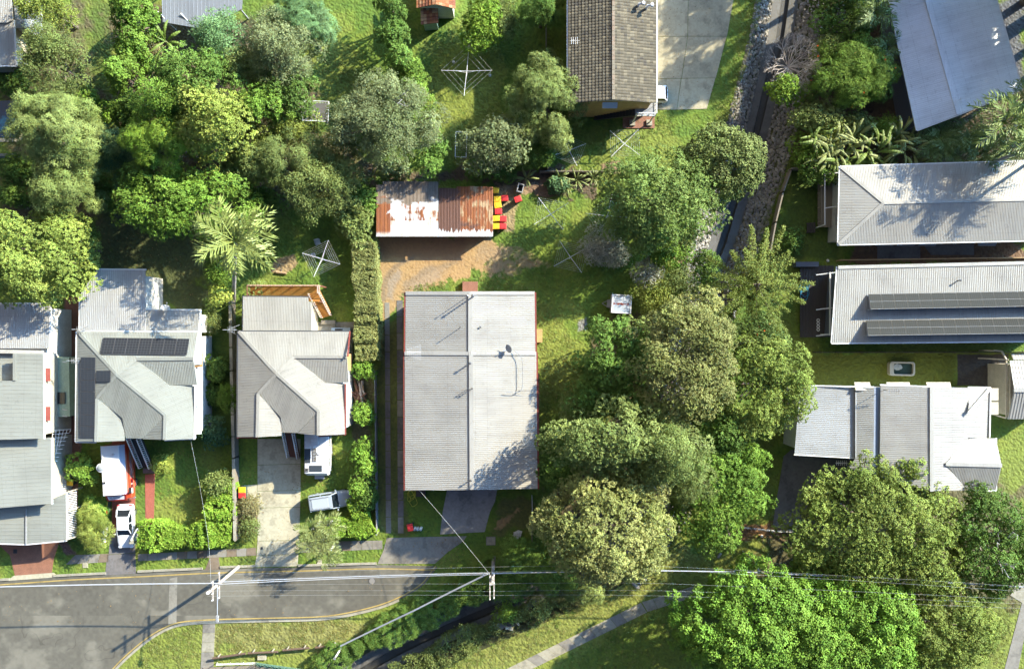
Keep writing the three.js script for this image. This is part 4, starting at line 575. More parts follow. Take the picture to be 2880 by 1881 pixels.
// tiled flats at the top edge
{
  const t = building('tiled_flats', 'two-storey flats with brown tiled gable roof at the top edge', 'block of flats', 1425, 130), e = 6.1, r = 7.4;
  walls(t, [[1330, -100], [1517, -100], [1517, 232], [1330, 232]], e, PAINT.ochre);
  { const g = new GB(), A = L3(t, [1330, 233, e]), B = L3(t, [1517, 233, e]), C = L3(t, [1426, 229, r - 0.1]); C.z = A.z; const dz = V3(0, 0, -0.25); A.y -= 0.15; B.y -= 0.15; g.tri(A, B, C); g.tri(A.clone().add(dz), C.clone().add(dz), B.clone().add(dz)); g.mesh('gable', PAINT.cream, t); }
  // tiles in courses; each tile a curved piece, joined as one part per slope as they are too many to pick apart
  const rs = rng(61), tones = [[0.12, 0.105, 0.07], [0.155, 0.135, 0.09], [0.2, 0.175, 0.115], [0.09, 0.08, 0.06]];
  for (const [uE, uR, side] of [[1320, 1424, -1], [1526, 1427, 1]]) {
    const A = L3(t, [uE, -90, e]), B = L3(t, [uR, -90, r]), zEnd = L3(t, [uE, 239, e]).z, zEndR = L3(t, [uR, 231, r]).z, bs = tones.map(() => new GB()), courses = side < 0 ? 13 : 13;
    const L = Math.hypot(B.x - A.x, B.y - A.y), len = zEnd - A.z, across = Math.round(len / 0.3), d = V3(B.x - A.x, B.y - A.y, 0).divideScalar(L), n = V3(-d.y * side, Math.abs(d.x), 0).normalize(); if (n.y < 0) n.negate();
    for (let c = 0; c < courses; c++) for (let i = 0; i < across; i++) { const z = A.z + (i + 0.5) / across * lerp(len, zEndR - A.z, c / courses), w = len / across, b = bs[(rs() * rs() * 4.5) % 4 | 0], f0 = c / courses * L, f1 = (c + 1.12) / courses * L; const P = (f, dz, lift) => A.clone().addScaledVector(d, f).addScaledVector(n, lift + 0.02).add(V3(0, 0, z - A.z + dz)); const tip = 0.05 + rs() * 0.012, cr = [[-0.5, 0.0], [-0.2, 0.035], [0.2, 0.035], [0.48, 0.004]]; for (let k = 0; k < 3; k++) { const [s0, l0] = cr[k], [s1, l1] = cr[k + 1]; b.quad(P(f0, s0 * w, l0 + tip), P(f0, s1 * w, l1 + tip), P(f1, s1 * w, l1), P(f1, s0 * w, l0)); b.quad(P(f0, s0 * w, l0 + tip), P(f0, s0 * w, l0 + tip - 0.04), P(f0, s1 * w, l1 + tip - 0.04), P(f0, s1 * w, l1 + tip)); } }
    bs.forEach((b, i) => { const o = b.mesh('roof_tiles', mat(tones[i], 0.85, { map: grainTex }), t); o.userData.kind = 'stuff'; });
    const u = new GB(); u.quad(A, V3(A.x, A.y, zEnd), V3(B.x, B.y, zEndR), B); u.mesh('roof_underlay', PAINT.dark, t);
  }
  { const z0 = L3(t, [1425, -90, r]).z, z1 = L3(t, [1425, 231, r]).z, x = L3(t, [1425.5, 231, r]).x, n = 28; for (let i = 0; i < n; i++) { const b = new GB(); b.bar(V3(x, r + 0.06, lerp(z0, z1, i / n)), V3(x, r + 0.08, lerp(z0, z1, (i + 0.98) / n)), 0.26, 0.1); b.mesh('ridge_tile', mat([0.26 + 0.05 * rs(), 0.235, 0.17], 0.85, { map: grainTex }), t); } }
  gutters(t, [[[1527.5, -90, e], [1527.5, 237, e]], [[1318.5, -90, e], [1318.5, 239, e]]]);
  onWall(t, 1428, 233.5, 4.6, 1.6, 0.9, 0.1, GLASS); hood(t, 1418, 237, 5.6, 1.5, 0.5, 'x', WHITEMETAL);
  // outside stair, landing and carport slab at the gable end
  const top = L3(t, [1478, 252, 3.2]), bot = L3(t, [1382, 263, 0.3]); top.y = 3.1; stairs(t, top, bot, 1.25, 13, TIMBER.dark, STEEL, { rails: [0, 1], pickets: 7 });
  { const b = new GB(), p = L3(t, [1500, 250, 3.1]); b.box(p.x, 3.05, p.z, 2.1, 0.14, 1.7); b.mesh('landing', PAINT.grey, t); const rr = new GB(); railing(t, V3(p.x - 1, 3.1, p.z + 0.8), V3(p.x + 1, 3.1, p.z + 0.8), 1, WHITEMETAL, 0.6); railing(t, V3(p.x + 1, 3.1, p.z - 0.8), V3(p.x + 1, 3.1, p.z + 0.8), 1, WHITEMETAL, 0.6); for (const x of [-1, 1]) rr.box(p.x + x * 0.9, 1.5, p.z + 0.75, 0.12, 3.0, 0.12); rr.mesh('landing_post', WHITEMETAL, t); onWall(t, 1488, 236, 4.2, 0.9, 2.0, 0.1, mat([0.55, 0.3, 0.04], 0.7), 'door', false); const f = new GB(); for (const x of [-1, 1]) f.box(p.x + x * 0.9, 0.15, p.z + 0.75, 0.6, 0.3, 0.6); f.mesh('post_footing', C_MID, t); const s = new GB(); s.box(p.x - 0.2, 0.05, p.z + 0.5, 3.4, 0.1, 1.6); s.mesh('brick_apron', BRICK_PAVE, t); }
  for (const [u, v, l] of [[1486, 6, 'white roof vent on the tiled flats at the top edge'], [1506, 10, 'white cowl vent on the tiled flats near the driveway gutter']]) { const p = W(u, v, 7.4), q = thing('roof_vent', l, 'roof vent', V3(p.x, 6.5, p.z)), b = new GB(); b.rod(V3(0, 0, 0), V3(0, 0.7, 0), 0.12, 0.12, 10); b.rod(V3(0, 0.7, 0), V3(0.4, 0.95, 0), 0.1, 0.1, 8); b.smesh('pipe', WHITEMETAL, q, 0.9); const c = new GB(); c.rod(V3(0.4, 0.8, 0), V3(0.4, 1.1, 0), 0.2, 0.16, 10); c.smesh('cowl', WHITEMETAL, q, 0.9); }
  { const p = W(1334, 98, 6.4), q = thing('roof_aerial', 'small white wire aerial near the gutter of the tiled flats', 'aerial', V3(p.x, 6.2, p.z)), b = new GB(); b.rod(V3(0, 0, 0), V3(0, 0.7, 0), 0.03, 0.03, 6); for (let i = 0; i < 4; i++) b.bar(V3(-0.3 + i * 0.2, 0.7, -0.35), V3(-0.3 + i * 0.2, 0.7, 0.35), 0.03); b.bar(V3(-0.4, 0.7, 0), V3(0.5, 0.7, 0), 0.03); b.mesh('rods', WHITEMETAL, q); }
}
// tiled outhouse at the top
{
  const t = building('tiled_outhouse', 'small white outhouse with terracotta tiled roof at the top edge', 'outhouse', 1010, 20), tile = [mat([0.4, 0.14, 0.055], 0.85, { map: grainTex }), mat([0.46, 0.2, 0.09], 0.85, { map: grainTex }), mat([0.3, 0.11, 0.06], 0.85, { map: grainTex }), mat([0.52, 0.3, 0.16], 0.85, { map: grainTex })], rs = rng(9);
  const tiles = (P, nc, nr) => { const at = (s, r) => P[0].clone().lerp(P[1], s).lerp(P[3].clone().lerp(P[2], s), r); for (let i = 0; i < nc; i++) for (let j = 0; j < nr; j++) { const b = new GB(), y = V3(0, 0.05, 0), g = 0.03; const a = [at((i + g) / nc, j / nr), at((i + 1 - g) / nc, j / nr), at((i + 1 - g) / nc, (j + 0.97) / nr), at((i + g) / nc, (j + 0.97) / nr)]; const lo = a.map((q) => q.clone()), hi = a.map((q, k) => q.clone().add(k > 1 ? V3(0, 0.11, 0) : y)); b.hexa([...lo, ...hi]); b.mesh('tile', tile[rs() * 4 | 0], t); } const u = new GB(); u.quad(P[0], P[3], P[2], P[1]); u.mesh('roof_underlay', PAINT.dark, t); };
  tiles([L3(t, [1011, -70, 3.9]), L3(t, [1011, 9.4, 3.9]), L3(t, [967, 18.4, 3.1]), L3(t, [967, -70, 3.1])], 12, 6); tiles([L3(t, [1012, 9.4, 3.9]), L3(t, [1012, -70, 3.9]), L3(t, [1058, -70, 3.1]), L3(t, [1058, 20, 3.1])], 12, 6);
  tiles([L3(t, [976, 17, 2.7]), L3(t, [1017, 13, 2.7]), L3(t, [1018.3, 52, 2.1]), L3(t, [977.4, 57, 2.1])], 6, 5);
  walls(t, [[975, -70], [1050, -70], [1050, 14], [975, 14]], 3.1, PAINT.white); walls(t, [[982, 10], [1014, 10], [1014, 50], [982, 52]], 2.1, PAINT.mint); { const g = new GB(), A = L3(t, [972, 14, 3.0]), B = L3(t, [1052, 14, 3.0]), C = V3((A.x + B.x) / 2, 3.75, A.z); g.tri(A, B, C); g.tri(V3(A.x, A.y, A.z - 0.2), V3(C.x, C.y, C.z - 0.2), V3(B.x, B.y, B.z - 0.2)); g.mesh('gable', PAINT.white, t); } onWall(t, 1034, 15, 1.6, 0.9, 1.0, 0.08, GLASS);
}
// big roof at the top right
{
  const t = building('grey_roof_house', 'big blue-grey roofed house, turned askew, at the top right', 'house', 2230, 130), e = 4.6, r = 5.35;
  slope(t, [[2075.6, 31.8, e], [2156, -3, r], [2229.6, 264.6, r], [2134, 301, e]], RM.sky, { rib: 0.19 }); slope(t, [[2156.4, -3, r], [2300, -62, e], [2377, 206, e], [2230, 264.6, r]], RM.sky, { rib: 0.19 });
  slope(t, [[2120, -140, r], [2156.4, -3, r], [2075.6, 31.8, e], [2040, -100, e]], RM.sky, { rib: 0.19 }); slope(t, [[2120, -140, r], [2156.6, -3.4, r], [2300, -62.4, e], [2262, -198, e]], RM.sky, { rib: 0.19 });
  caps(t, [[[2120, -140, r], [2156, -3, r], [2229.8, 264.6, r]]], RM.sky, 0.45); gutters(t, [[[2074, 32, e], [2132.6, 302, e]], [[2302, -62, e], [2379, 206, e]]]); gutters(t, [[[2134, 302.6, e], [2229.8, 266.4, r], [2378, 207.6, e]]], PAINT.trim, 0.1);
  walls(t, [[2086, -60], [2290, -130], [2366, 196], [2142, 284]], e, PAINT.blue);
  { const b = new GB(); for (const [a, c] of [[[2222, 232, 5.9], [2258, 226, 5.9]], [[2234, 224, 5.8], [2236, 238, 5.8]], [[2246, 222, 5.8], [2248, 236, 5.8]]]) b.bar(L3(t, a), L3(t, c), 0.04); const p = L3(t, [2230, 232, 5.5]); b.rod(p, p.clone().add(V3(0, 0.5, 0)), 0.05, 0.05, 6); const q = thing('roof_aerial', 'television aerial near the lower ridge end of the big blue-grey roof', 'aerial', t.position.clone()); b.mesh('rods', WHITEMETAL, q); }
}
// hipped roof and its deck, right
{
  const t = building('hipped_house', 'long pale hipped roof with dappled palm shade at the right edge', 'house', 2180, 470), e = 4.3, r = 4.95;
  slope(t, [[1955, 386.8, e], [2480, 371, e], [2480, 460, r], [2055.6, 470.4, r]], RM.pale, { rib: 0.16 }); slope(t, [[1954.4, 387.4, e], [2055.2, 470.6, r], [1950, 566.6, e]], RM.pale, { rib: 0.16 }); slope(t, [[2055.6, 471, r], [2480, 460.6, r], [2480, 556, e], [1950.6, 567.4, e]], RM.pale, { rib: 0.16 });
  caps(t, [[[1955, 387, e], [2055.4, 470.6, r], [2480, 460.3, r]], [[2055.4, 470.6, r], [1950, 567, e]]], RM.pale, 0.32); gutters(t, [[[1953.4, 385.6, e], [2480, 369.6, e]], [[1952.6, 386, e], [1948.4, 568, e]], [[1948.4, 568.6, e], [2480, 557.4, e]]]);
  walls(t, [[1968, 400], [2480, 384], [2480, 540], [1964, 552]], e, PAINT.white);
  for (const u of [2010, 2060, 2110, 2160, 2300]) { hood(t, u, 553, 3.3, 1.8, 0.75, 'x', PAINT.grey); onWall(t, u, 552, 2.6, 1.4, 1.1, 0.1, GLASS); }
  { const b = new GB(), p = L3(t, [1928, 470, 0.9]); for (let i = 0; i < 9; i++) { const d = new GB(); d.box(p.x - 1.05 + i * 0.26, 0.9, p.z, 0.24, 0.05, 5.2); d.mesh('deck_board', TIMBER.grey, t); } for (const [x, z] of [[-1.2, -2.6], [-1.2, 2.6], [1.2, -2.6]]) b.box(p.x + x, 1.4, p.z + z, 0.1, 2.8, 0.1); b.bar(V3(p.x - 1.2, 2.8, p.z - 2.6), V3(p.x + 1.4, 3.0, p.z - 2.9), 0.1); b.bar(V3(p.x - 1.2, 2.8, p.z + 0.9), V3(p.x + 1.4, 3.0, p.z + 0.5), 0.1); b.bar(V3(p.x - 1.2, 2.8, p.z - 2.6), V3(p.x - 1.2, 2.8, p.z + 2.6), 0.1); b.mesh('deck_frame', PAINT.trim, t); railing(t, V3(p.x - 1.2, 0.9, p.z - 2.6), V3(p.x - 1.2, 0.9, p.z + 2.2), 1, TIMBER.grey, 0.2); const s = new GB(); s.box(p.x + 0.6, 2.9, p.z + 1.8, 1.5, 0.06, 1.7); s.mesh('deck_awning', RM.cool, t); stairs(t, V3(p.x - 1.4, 0.8, p.z + 2.6), V3(p.x - 2.1, 0.2, p.z + 2.6), 1, 4, TIMBER.dark, TIMBER.grey, { rails: [0, 0] }); }
}
// long single-slope roof with raised solar rows, right
{
  const t = building('skillion_house', 'long pale single-slope roof with two raised rows of solar panels', 'house', 2180, 700), hb = 4.3, hf = 4.6, H2 = (v) => lerp(hb, hf, (v - 615) / 180);
  slope(t, [[1948, 619, hb], [2480, 606, hb], [2480, 791.6, hf], [1935, 796.6, hf]], RM.pale, { rib: 0.19, ribH: 0.03, ribW: 0.045, along: [0.02, 1] });
  caps(t, [[[1949, 621, hb + 0.05], [2480, 608.4, hb + 0.05]]], RM.pale, 0.35, 'barge_cap'); gutters(t, [[[1934, 798, hf], [2480, 793, hf]], [[1946.4, 619, hb], [1933.6, 797, hf]]]);
  walls(t, [[1960, 634], [2480, 621], [2480, 776], [1950, 781]], hb, PAINT.blue);
  const row = (l, a, b2, c, d) => panels('solar_array', l, [[[a[0], a[1], H2(a[1]) + 0.16], [b2[0], b2[1], H2(b2[1]) + 0.16], [c[0], c[1], H2(c[1]) + 1.05], [d[0], d[1], H2(d[1]) + 1.05]], 16, 1], CELL2, { cells: [6, 10], inset: 0.03, cellM: MATT_CELL, frame: MATT_FRAME, tilt: (p, t2) => hb + 0.2 - t2.position.y });
  row('upper raised row of gridded solar panels on the single-slope roof', [2019.6, 683.5], [2484, 675], [2484, 711], [2024.6, 718.6]); row('lower raised row of gridded solar panels on the single-slope roof', [2014, 744.8], [2484, 738], [2484, 776], [2019, 780]);
  ventPipe('small dark vent on the upper half of the single-slope roof', 2234, 651, 4.35, 0.5, 0.06);
  // dark deck with a white pergola frame and a hose
  const p = L3(t, [1900, 700, 0.6]); for (let i = 0; i < 12; i++) { const d = new GB(); d.box(p.x - 1.65 + i * 0.3, 0.55, p.z, 0.28, 0.06, 7.6); d.mesh('deck_board', TIMBER.dark, t); }
  const b = new GB(), fx = p.x + 0.4, x2 = p.x + 2.2; for (const z of [-2.8, 0.8, 3.5]) { b.box(fx, 1.5, p.z + z, 0.1, 3, 0.1); b.bar(V3(p.x - 0.9, 2.7, p.z + z + 0.15), V3(x2 + 0.2, 3.3, p.z + z - 0.25), 0.1, 0.12); } b.bar(V3(fx, 3.05, p.z - 2.9), V3(fx, 3.05, p.z + 3.6), 0.14, 0.12); b.bar(V3(x2 - 0.5, 3.25, p.z - 3.2), V3(x2 - 0.7, 3.25, p.z + 3.3), 0.1); b.mesh('pergola', PAINT.trim, t);
  { const s = new GB(); s.box(p.x - 1.2, 0.55, p.z - 3.9, 2.4, 1.1, 0.5); s.mesh('bench', PAINT.blue, t); }
  { const q = thing('pipe_stack', 'short stack of pale pipe ends on the dark deck', 'pipes', V3(p.x + t.position.x + 0.1, 0.6, p.z + t.position.z)); for (let i = 0; i < 4; i++) { const r = new THREE.TorusGeometry(0.14, 0.045, 8, 14); r.rotateX(Math.PI / 2); const m = part('pipe_end', r, WHITEMETAL, q); m.position.set(0, 0.06, 2.0 + i * 0.33); } }
}
// lower right house of several roofs
{
  const t = building('plain_roof_house', 'lower right house with white and blue-grey roof strips and a gabled porch', 'house', 2120, 1010), e = 5.9, r = 6.8, pr = 6.6;
  slope(t, [[1860, 897, 4.90], [1989.5, 899.5, 5.10], [1989.5, 1063, 5.10], [1847.5, 1055, 4.90]], RM.cool, { rib: 0.19, ribH: 0.03, ribW: 0.045 });
  slope(t, [[1990.5, 900, 5.30], [2033, 901, 5.70], [2031, 1101, 5.70], [1974, 1088, 5.20], [1990, 1064, 5.30]], RM.pale, { rib: 0.19, ribH: 0.03, ribW: 0.045 });
  slope(t, [[2048, 895.5, e], [2166.5, 900, r], [2166.8, 1141, r], [2046, 1108, e]], RM.white, { rib: 0.19 });
  slope(t, [[2166.8, 900, r], [2253, 900.6, e + 0.2], [2252.4, 960, e + 0.2], [2303.4, 902, e], [2301, 1017, e], [2249, 1017, 5.95], [2199.5, 1078.6, pr], [2249.6, 1139.6, e], [2167, 1141, r]], RM.white, { rib: 0.24, ribH: 0.03, along: [1, 0] });
  slope(t, [[2253.4, 902, e - 0.05], [2302.6, 902, e - 0.05], [2252.8, 959, e + 0.6]], RM.white, { rib: 0.16 });
  slope(t, [[2200, 1078, pr], [2250, 1016.4, e], [2316.5, 1019, e], [2330, 1081.4, pr]], RM.white, { rib: 0.16 }); slope(t, [[2200, 1079, pr], [2330, 1082.4, pr], [2316.5, 1139, e], [2249, 1136, e]], RM.white, { rib: 0.16 });
  caps(t, [[[2166.6, 899, r], [2166.9, 1142, r]], [[2199.6, 1078.6, pr], [2330.4, 1082, pr]], [[2252.8, 960, e + 0.62], [2303, 902, e]]], RM.white, 0.36); caps(t, [[[1990, 898, 5.30], [1990, 1064, 5.30]]], RM.cool, 0.12);
  slope(t, [[2033.4, 900, 5.70], [2047, 899, 5.60], [2045.6, 1107, 5.60], [2031.4, 1101, 5.70]], mat([0.2, 0.24, 0.3], 0.5), { rib: 0, name: 'box_gutter' });
  walls(t, [[1866, 908], [2030, 908], [2030, 1050], [1860, 1046]], 4.9, PAINT.white); walls(t, [[2040, 906], [2290, 908], [2290, 1010], [2308, 1030], [2304, 1130], [2180, 1130], [2050, 1096]], 5.6, PAINT.white);
  gutters(t, [[[1860, 895.6, 4.90], [2033, 899.4, 5.60]], [[1846.4, 1056.6, 4.90], [1990, 1064.6, 5.10]], [[2047, 894, e], [2166, 898.4, r - 0.2]], [[2305, 901, e], [2302.6, 1017, e]], [[2318, 1018, e], [2318, 1140, e]], [[2249, 1141, e], [2318, 1140.6, e]], [[2252, 900, e - 0.1], [2305, 900.6, e - 0.1]]]);
  for (const [u, l] of [[2008, 1.55], [2092, 2.3], [2186, 2.4]]) { hood(t, u, 907, 5.5, l, -0.8, 'x', PAINT.cream); onWall(t, u, 907, 4.7, l - 0.4, 1.0, 0.1, GLASS); }
  { const b = new GB(), p = L3(t, [2309, 933, 4.80]); for (const z of [-0.7, 0.7]) { b.box(p.x + 0.35, 4.5, p.z + z, 0.8, 0.1, 1.25); } b.mesh('side_hood', PAINT.cream, t); }
  { const p = W(2068, 908, 7.2), q = thing('roof_aerial', 'dark aerial on the blue-grey strip of the lower right house', 'aerial', V3(p.x, 6.0, p.z)), b = new GB(); b.rod(V3(0, 0, 0), V3(0, 1.1, 0), 0.03, 0.03, 6); b.bar(V3(-0.1, 1.1, 0), V3(1.1, 1.1, 0.05), 0.04); for (let i = 0; i < 5; i++) b.bar(V3(0.1 + i * 0.22, 1.1, -0.2), V3(0.1 + i * 0.22, 1.1, 0.25), 0.02); b.mesh('rods', PIPE, q); }
  { const b = new GB(), p = L3(t, [1957, 1076, 4.00]); b.box(p.x, 4.0, p.z, 1.2, 0.06, 0.1); for (let i = 0; i < 6; i++) b.box(p.x - 0.5 + i * 0.2, 4.0, p.z, 0.04, 0.05, 0.5); b.mesh('meter_frame', WHITEMETAL, t); }
}
// edge house on the right
{
  const t = building('edge_house', 'pale ribbed gable roof cut by the right picture edge', 'house', 2400, 905), e = 4.0, r = 4.9;
  slope(t, [[2349, 838, e], [2480, 838, e], [2480, 906, r], [2360, 906, r]], RM.white, { rib: 0.3, ribH: 0.04, ribW: 0.07 }); slope(t, [[2360, 907, r], [2480, 907, r], [2480, 974, e], [2345, 974, e]], RM.white, { rib: 0.3, ribH: 0.04, ribW: 0.07 });
  slope(t, [[2352, 822, 3.4], [2480, 820, 3.4], [2480, 836, 3.8], [2358, 836, 3.8]], RM.grey, { rib: 0.3 }); caps(t, [[[2358, 906.5, r], [2480, 906.5, r]]], RM.white, 0.4);
  walls(t, [[2352, 848], [2480, 848], [2480, 966], [2352, 966]], e, PAINT.cream); { const b = new GB(); for (const [a, c] of [[[2341, 836, 3.6], [2341, 972, 3.6]], [[2346, 836, 3.7], [2309, 834, 2.6]], [[2341, 836, 3.7], [2330, 816, 2.8]], [[2330, 816, 2.8], [2312, 814, 2.6]], [[2340, 972, 3.6], [2308, 962, 2.6]]]) b.bar(L3(t, a), L3(t, c), 0.14); for (const [u, v] of [[2310, 834], [2310, 962], [2312, 815]]) { const p = L3(t, [u, v, 2.6]); b.box(p.x, 1.3, p.z, 0.12, 2.6, 0.12); } b.mesh('verandah_frame', PAINT.cream, t); for (let i = 0; i < 5; i++) { const s = new GB(), p = L3(t, [2345 + (i % 2), 855 + i * 26, 3.4]); s.box(p.x, 3.3, p.z, 0.3, 0.05, 1.1); s.mesh('soffit_panel', PAINT.cream, t); } }
}
// roofs cut by the top and left edges
{
  const t = building('corner_house', 'white sheet roofs cut by the top left picture corner', 'house', 0, 60);
  slope(t, [[-80, -60, 4.6], [18, -60, 4.6], [27, 45, 4.2], [12, 52, 4.2], [-80, 46, 4.2]], RM.white, { rib: 0.19 }); slope(t, [[-80, 50, 4.0], [12, 53, 4.0], [28, 46, 4.0], [33, 150, 3.6], [-80, 150, 3.6]], RM.pale, { rib: 0.16 });
  walls(t, [[-80, -60], [12, -60], [22, 140], [-80, 140]], 3.6, PAINT.cream); gutters(t, [[[29, 45, 4], [35, 151, 3.6]], [[-80, 152, 3.6], [35, 152, 3.6]]]);
  { const b = new GB(), p = L3(t, [45, 20, 3]); b.box(p.x, 1.6, p.z, 1.0, 3.2, 4); b.mesh('chimney_wall', PAINT.grey, t); }
  const s = building('patio_roof', 'flat blue-grey patio roof at the top edge behind the banana plant', 'patio roof', 460, 20); slope(s, [[370, -70, 3.0], [566, -70, 3.0], [560, 20, 2.9], [470, 66, 2.9], [376, 50, 2.9]], roofMat([0.22, 0.24, 0.26]), { rib: 0.4, ribH: 0.015 }); { const b = new GB(); for (const [u, v] of [[382, 46], [555, 18], [470, 60], [382, -60]]) { const p = L3(s, [u, v, 2.8]); b.box(p.x, 1.4, p.z, 0.12, 2.8, 0.12); } b.mesh('post', PAINT.grey, s); }
  for (const [u, v, l] of [[377, 38, 'short white pole lying at the edge of the patio roof'], [430, 42, 'longer white pole leaning at the edge of the patio roof']]) { const p = W(u, v, 3), q = thing('white_pole', l, 'pole', V3(p.x, 2.6, p.z)), b = new GB(); b.rod(V3(-0.5, 0.5, -0.5), V3(0.5, 0.1, 0.6), 0.07, 0.05, 7); b.smesh('shaft', WHITEMETAL, q, 0.9); const c = new GB(); c.rod(V3(0.5, 0.1, 0.6), V3(0.58, 0.06, 0.7), 0.11, 0.09, 8); c.smesh('cap', WHITEMETAL, q, 0.9); }
}
// ---------------------------------------------------------------- the rusty shed
{
  const t = building('rusty_shed', 'old shed with rusted and whitened iron sheets, in two heights, at the yard back', 'shed', 1010, 490), rs = rng(31);
  const rust = dataTex(1024, 1024, (u, v) => { // u across the sheets, v down the fall: paint worn to bare rust, soil on the upper left
    const n = fbm(u * 22, v * 7 + 3, 5), s = fbm(u * 70, v * 5, 3), m = fbm(u * 5 + 2, v * 5, 4); let c;
    const white = [0.8, 0.82, 0.82], red = [0.21 + 0.19 * s, 0.065 + 0.07 * s, 0.03], brown = [0.15, 0.07, 0.045], dirt = [0.25, 0.2, 0.15], tan = [0.5, 0.36, 0.2];
    const mixc = (a, b, t2) => a.map((x, i) => lerp(x, b[i], t2));
    if (u < 0.53) { const col = Math.floor(u / 0.53 * 9), cn = vnoise(col * 3.7, 2.2); c = mixc(white, [0.7, 0.62, 0.5], sst(0.5, 0.7, n)); const soil = sst(0.0, 0.06, 0.33 - v - 0.5 * Math.max(0, u - 0.36) + (m - 0.5) * 0.5); const r = col === 0 ? 1 : col === 1 ? sst(0.45, 0.52, n + 0.16) : sst(0.52, 0.65, n * 0.45 + s * 0.34 + cn * 0.26 + (v > 0.3 && v < 0.72 ? 0.03 : -0.13)); c = mixc(c, red, r * (v > 0.9 ? sst(1, 0.9, v) : 1)); c = mixc(c, dirt.map((x) => x * (0.7 + 0.6 * n)), soil); }
    else { const rr = sst(0.36, 0.55, n * 0.7 + s * 0.4); c = mixc(tan, red, rr); c = mixc(c, brown, sst(0.5, 0.62, m + (u < 0.72 ? 0.14 : -0.16))); c = mixc(c, white, sst(0.88, 0.93, v + (s - 0.5) * 0.16)); }
    return c.map((x, i) => toS(clamp(x * (0.9 + 0.2 * (vnoise(u * 190, v * 60))), 0, 1)));
  }, true, false);
  const rm = mat([0.8, 0.8, 0.8], 0.65, { map: rust, metalness: 0.1 });
  // sheets 0.76 m wide, each a part; the fall runs towards the yard
  const sheetPiece = (u0, u1, vT, vB, hT, hB) => { const P = [L3(t, [u0, vT, hT]), L3(t, [u1, vT, hT]), L3(t, [u1, vB, hB]), L3(t, [u0, vB, hB])], b = new GB(), w = P[0].distanceTo(P[1]), n = Math.max(6, Math.round(w / 0.075 / 2) * 2); const uvx = (s) => (lerp(u0, u1, s) - 875) / 270, tv = (vT - 420) / 128, bv = (vB - 420) / 128; const wob = [(rs() - 0.5) * 0.02, (rs() - 0.5) * 0.02]; for (let i = 0; i < n; i++) { const s0 = i / n, s1 = (i + 1) / n, y0 = i % 2 ? 0.03 : 0, y1 = i % 2 ? 0 : 0.03; const A = P[0].clone().lerp(P[1], s0), B = P[0].clone().lerp(P[1], s1), C = P[3].clone().lerp(P[2], s1), D = P[3].clone().lerp(P[2], s0); A.y += y0 + wob[0]; D.y += y0 + wob[1]; B.y += y1 + wob[0]; C.y += y1 + wob[1]; b.quad(A, D, C, B, [[uvx(s0), tv], [uvx(s0), bv], [uvx(s1), bv], [uvx(s1), tv]]); } b.mesh('roof_sheet', rm, t); };
  const N1 = 9, N2 = 9; for (let i = 0; i < N1; i++) sheetPiece(lerp(873, 1017.5, i / N1) - (i ? 0.6 : 0), lerp(873, 1017.5, (i + 1) / N1), 421 + (rs() - 0.5) * 1.4 + (i === 0 ? 8 : 0), 547.5, 2.85 + 0.004 * (i % 2), 2.35 + 0.004 * (i % 2));
  for (let i = 0; i < N2; i++) sheetPiece(lerp(1018, 1145, i / N2) - (i ? 0.6 : 0), lerp(1018, 1145, (i + 1) / N2), (i < 3 ? 437 : 433) + (rs() - 0.5) * 2, 547.5, 2.6 + 0.004 * (i % 2), 2.2 + 0.004 * (i % 2));
  walls(t, [[882, 428], [1010, 428], [1010, 540], [882, 540]], 2.3, PAINT.grey); walls(t, [[1030, 440], [1138, 440], [1138, 446], [1030, 446]], 2.2, TIMBER.grey); walls(t, [[1132, 446], [1138, 446], [1138, 540], [1132, 540]], 2.2, TIMBER.grey);
  { const b = new GB(); for (const u of [1012, 1076, 1137]) { const p = L3(t, [u, 541, 2.1]); b.box(p.x, 1.05, p.z, 0.12, 2.1, 0.12); } b.mesh('post', TIMBER.grey, t); const c = new GB(); const p0 = L3(t, [873, 548.6, 2.3]), p1 = L3(t, [1017, 548.6, 2.3]); c.bar(p0, p1, 0.05, 0.14); const q0 = L3(t, [1018, 548.6, 2.14]), q1 = L3(t, [1145, 548.6, 2.14]); c.bar(q0, q1, 0.05, 0.12); c.mesh('fascia', PAINT.trim, t); }
}
// ---------------------------------------------------------------- wheelie bins
const BIN = { body: mat([0.05, 0.085, 0.06], 0.6), red: mat([0.62, 0.035, 0.035], 0.5), yellow: mat([0.72, 0.46, 0.02], 0.5), black: mat([0.03, 0.03, 0.032], 0.6) };
function makeBin(lid) {
  const g = new THREE.Group(), b = new GB(), P = (x, y, z) => V3(x, y, z); b.hexa([P(-0.24, 0.06, -0.22), P(0.24, 0.06, -0.22), P(0.24, 0.06, 0.26), P(-0.24, 0.06, 0.26), P(-0.28, 0.98, -0.34), P(0.28, 0.98, -0.34), P(0.28, 0.98, 0.34), P(-0.28, 0.98, 0.34)]); b.mesh('body', BIN.body, g);
  const l = part('lid', new RoundedBoxGeometry(0.62, 0.09, 0.76, 3, 0.04), lid, g); l.position.set(0, 1.03, 0.02); const r = part('lid_panel', new RoundedBoxGeometry(0.44, 0.05, 0.5, 2, 0.02), lid, g); r.position.set(0, 1.075, 0.06);
  const h = new GB(); h.rod(V3(-0.26, 0.98, -0.43), V3(0.26, 0.98, -0.43), 0.025, 0.025, 8); h.mesh('handle', BIN.body, g); for (const s of [-1, 1]) { const w = new THREE.CylinderGeometry(0.11, 0.11, 0.06, 14); w.rotateZ(Math.PI / 2); const o = part('wheel', w, BIN.black, g); o.position.set(s * 0.28, 0.11, -0.26); } return g;
}
const binProto = { red: makeBin(BIN.red), yellow: makeBin(BIN.yellow) };
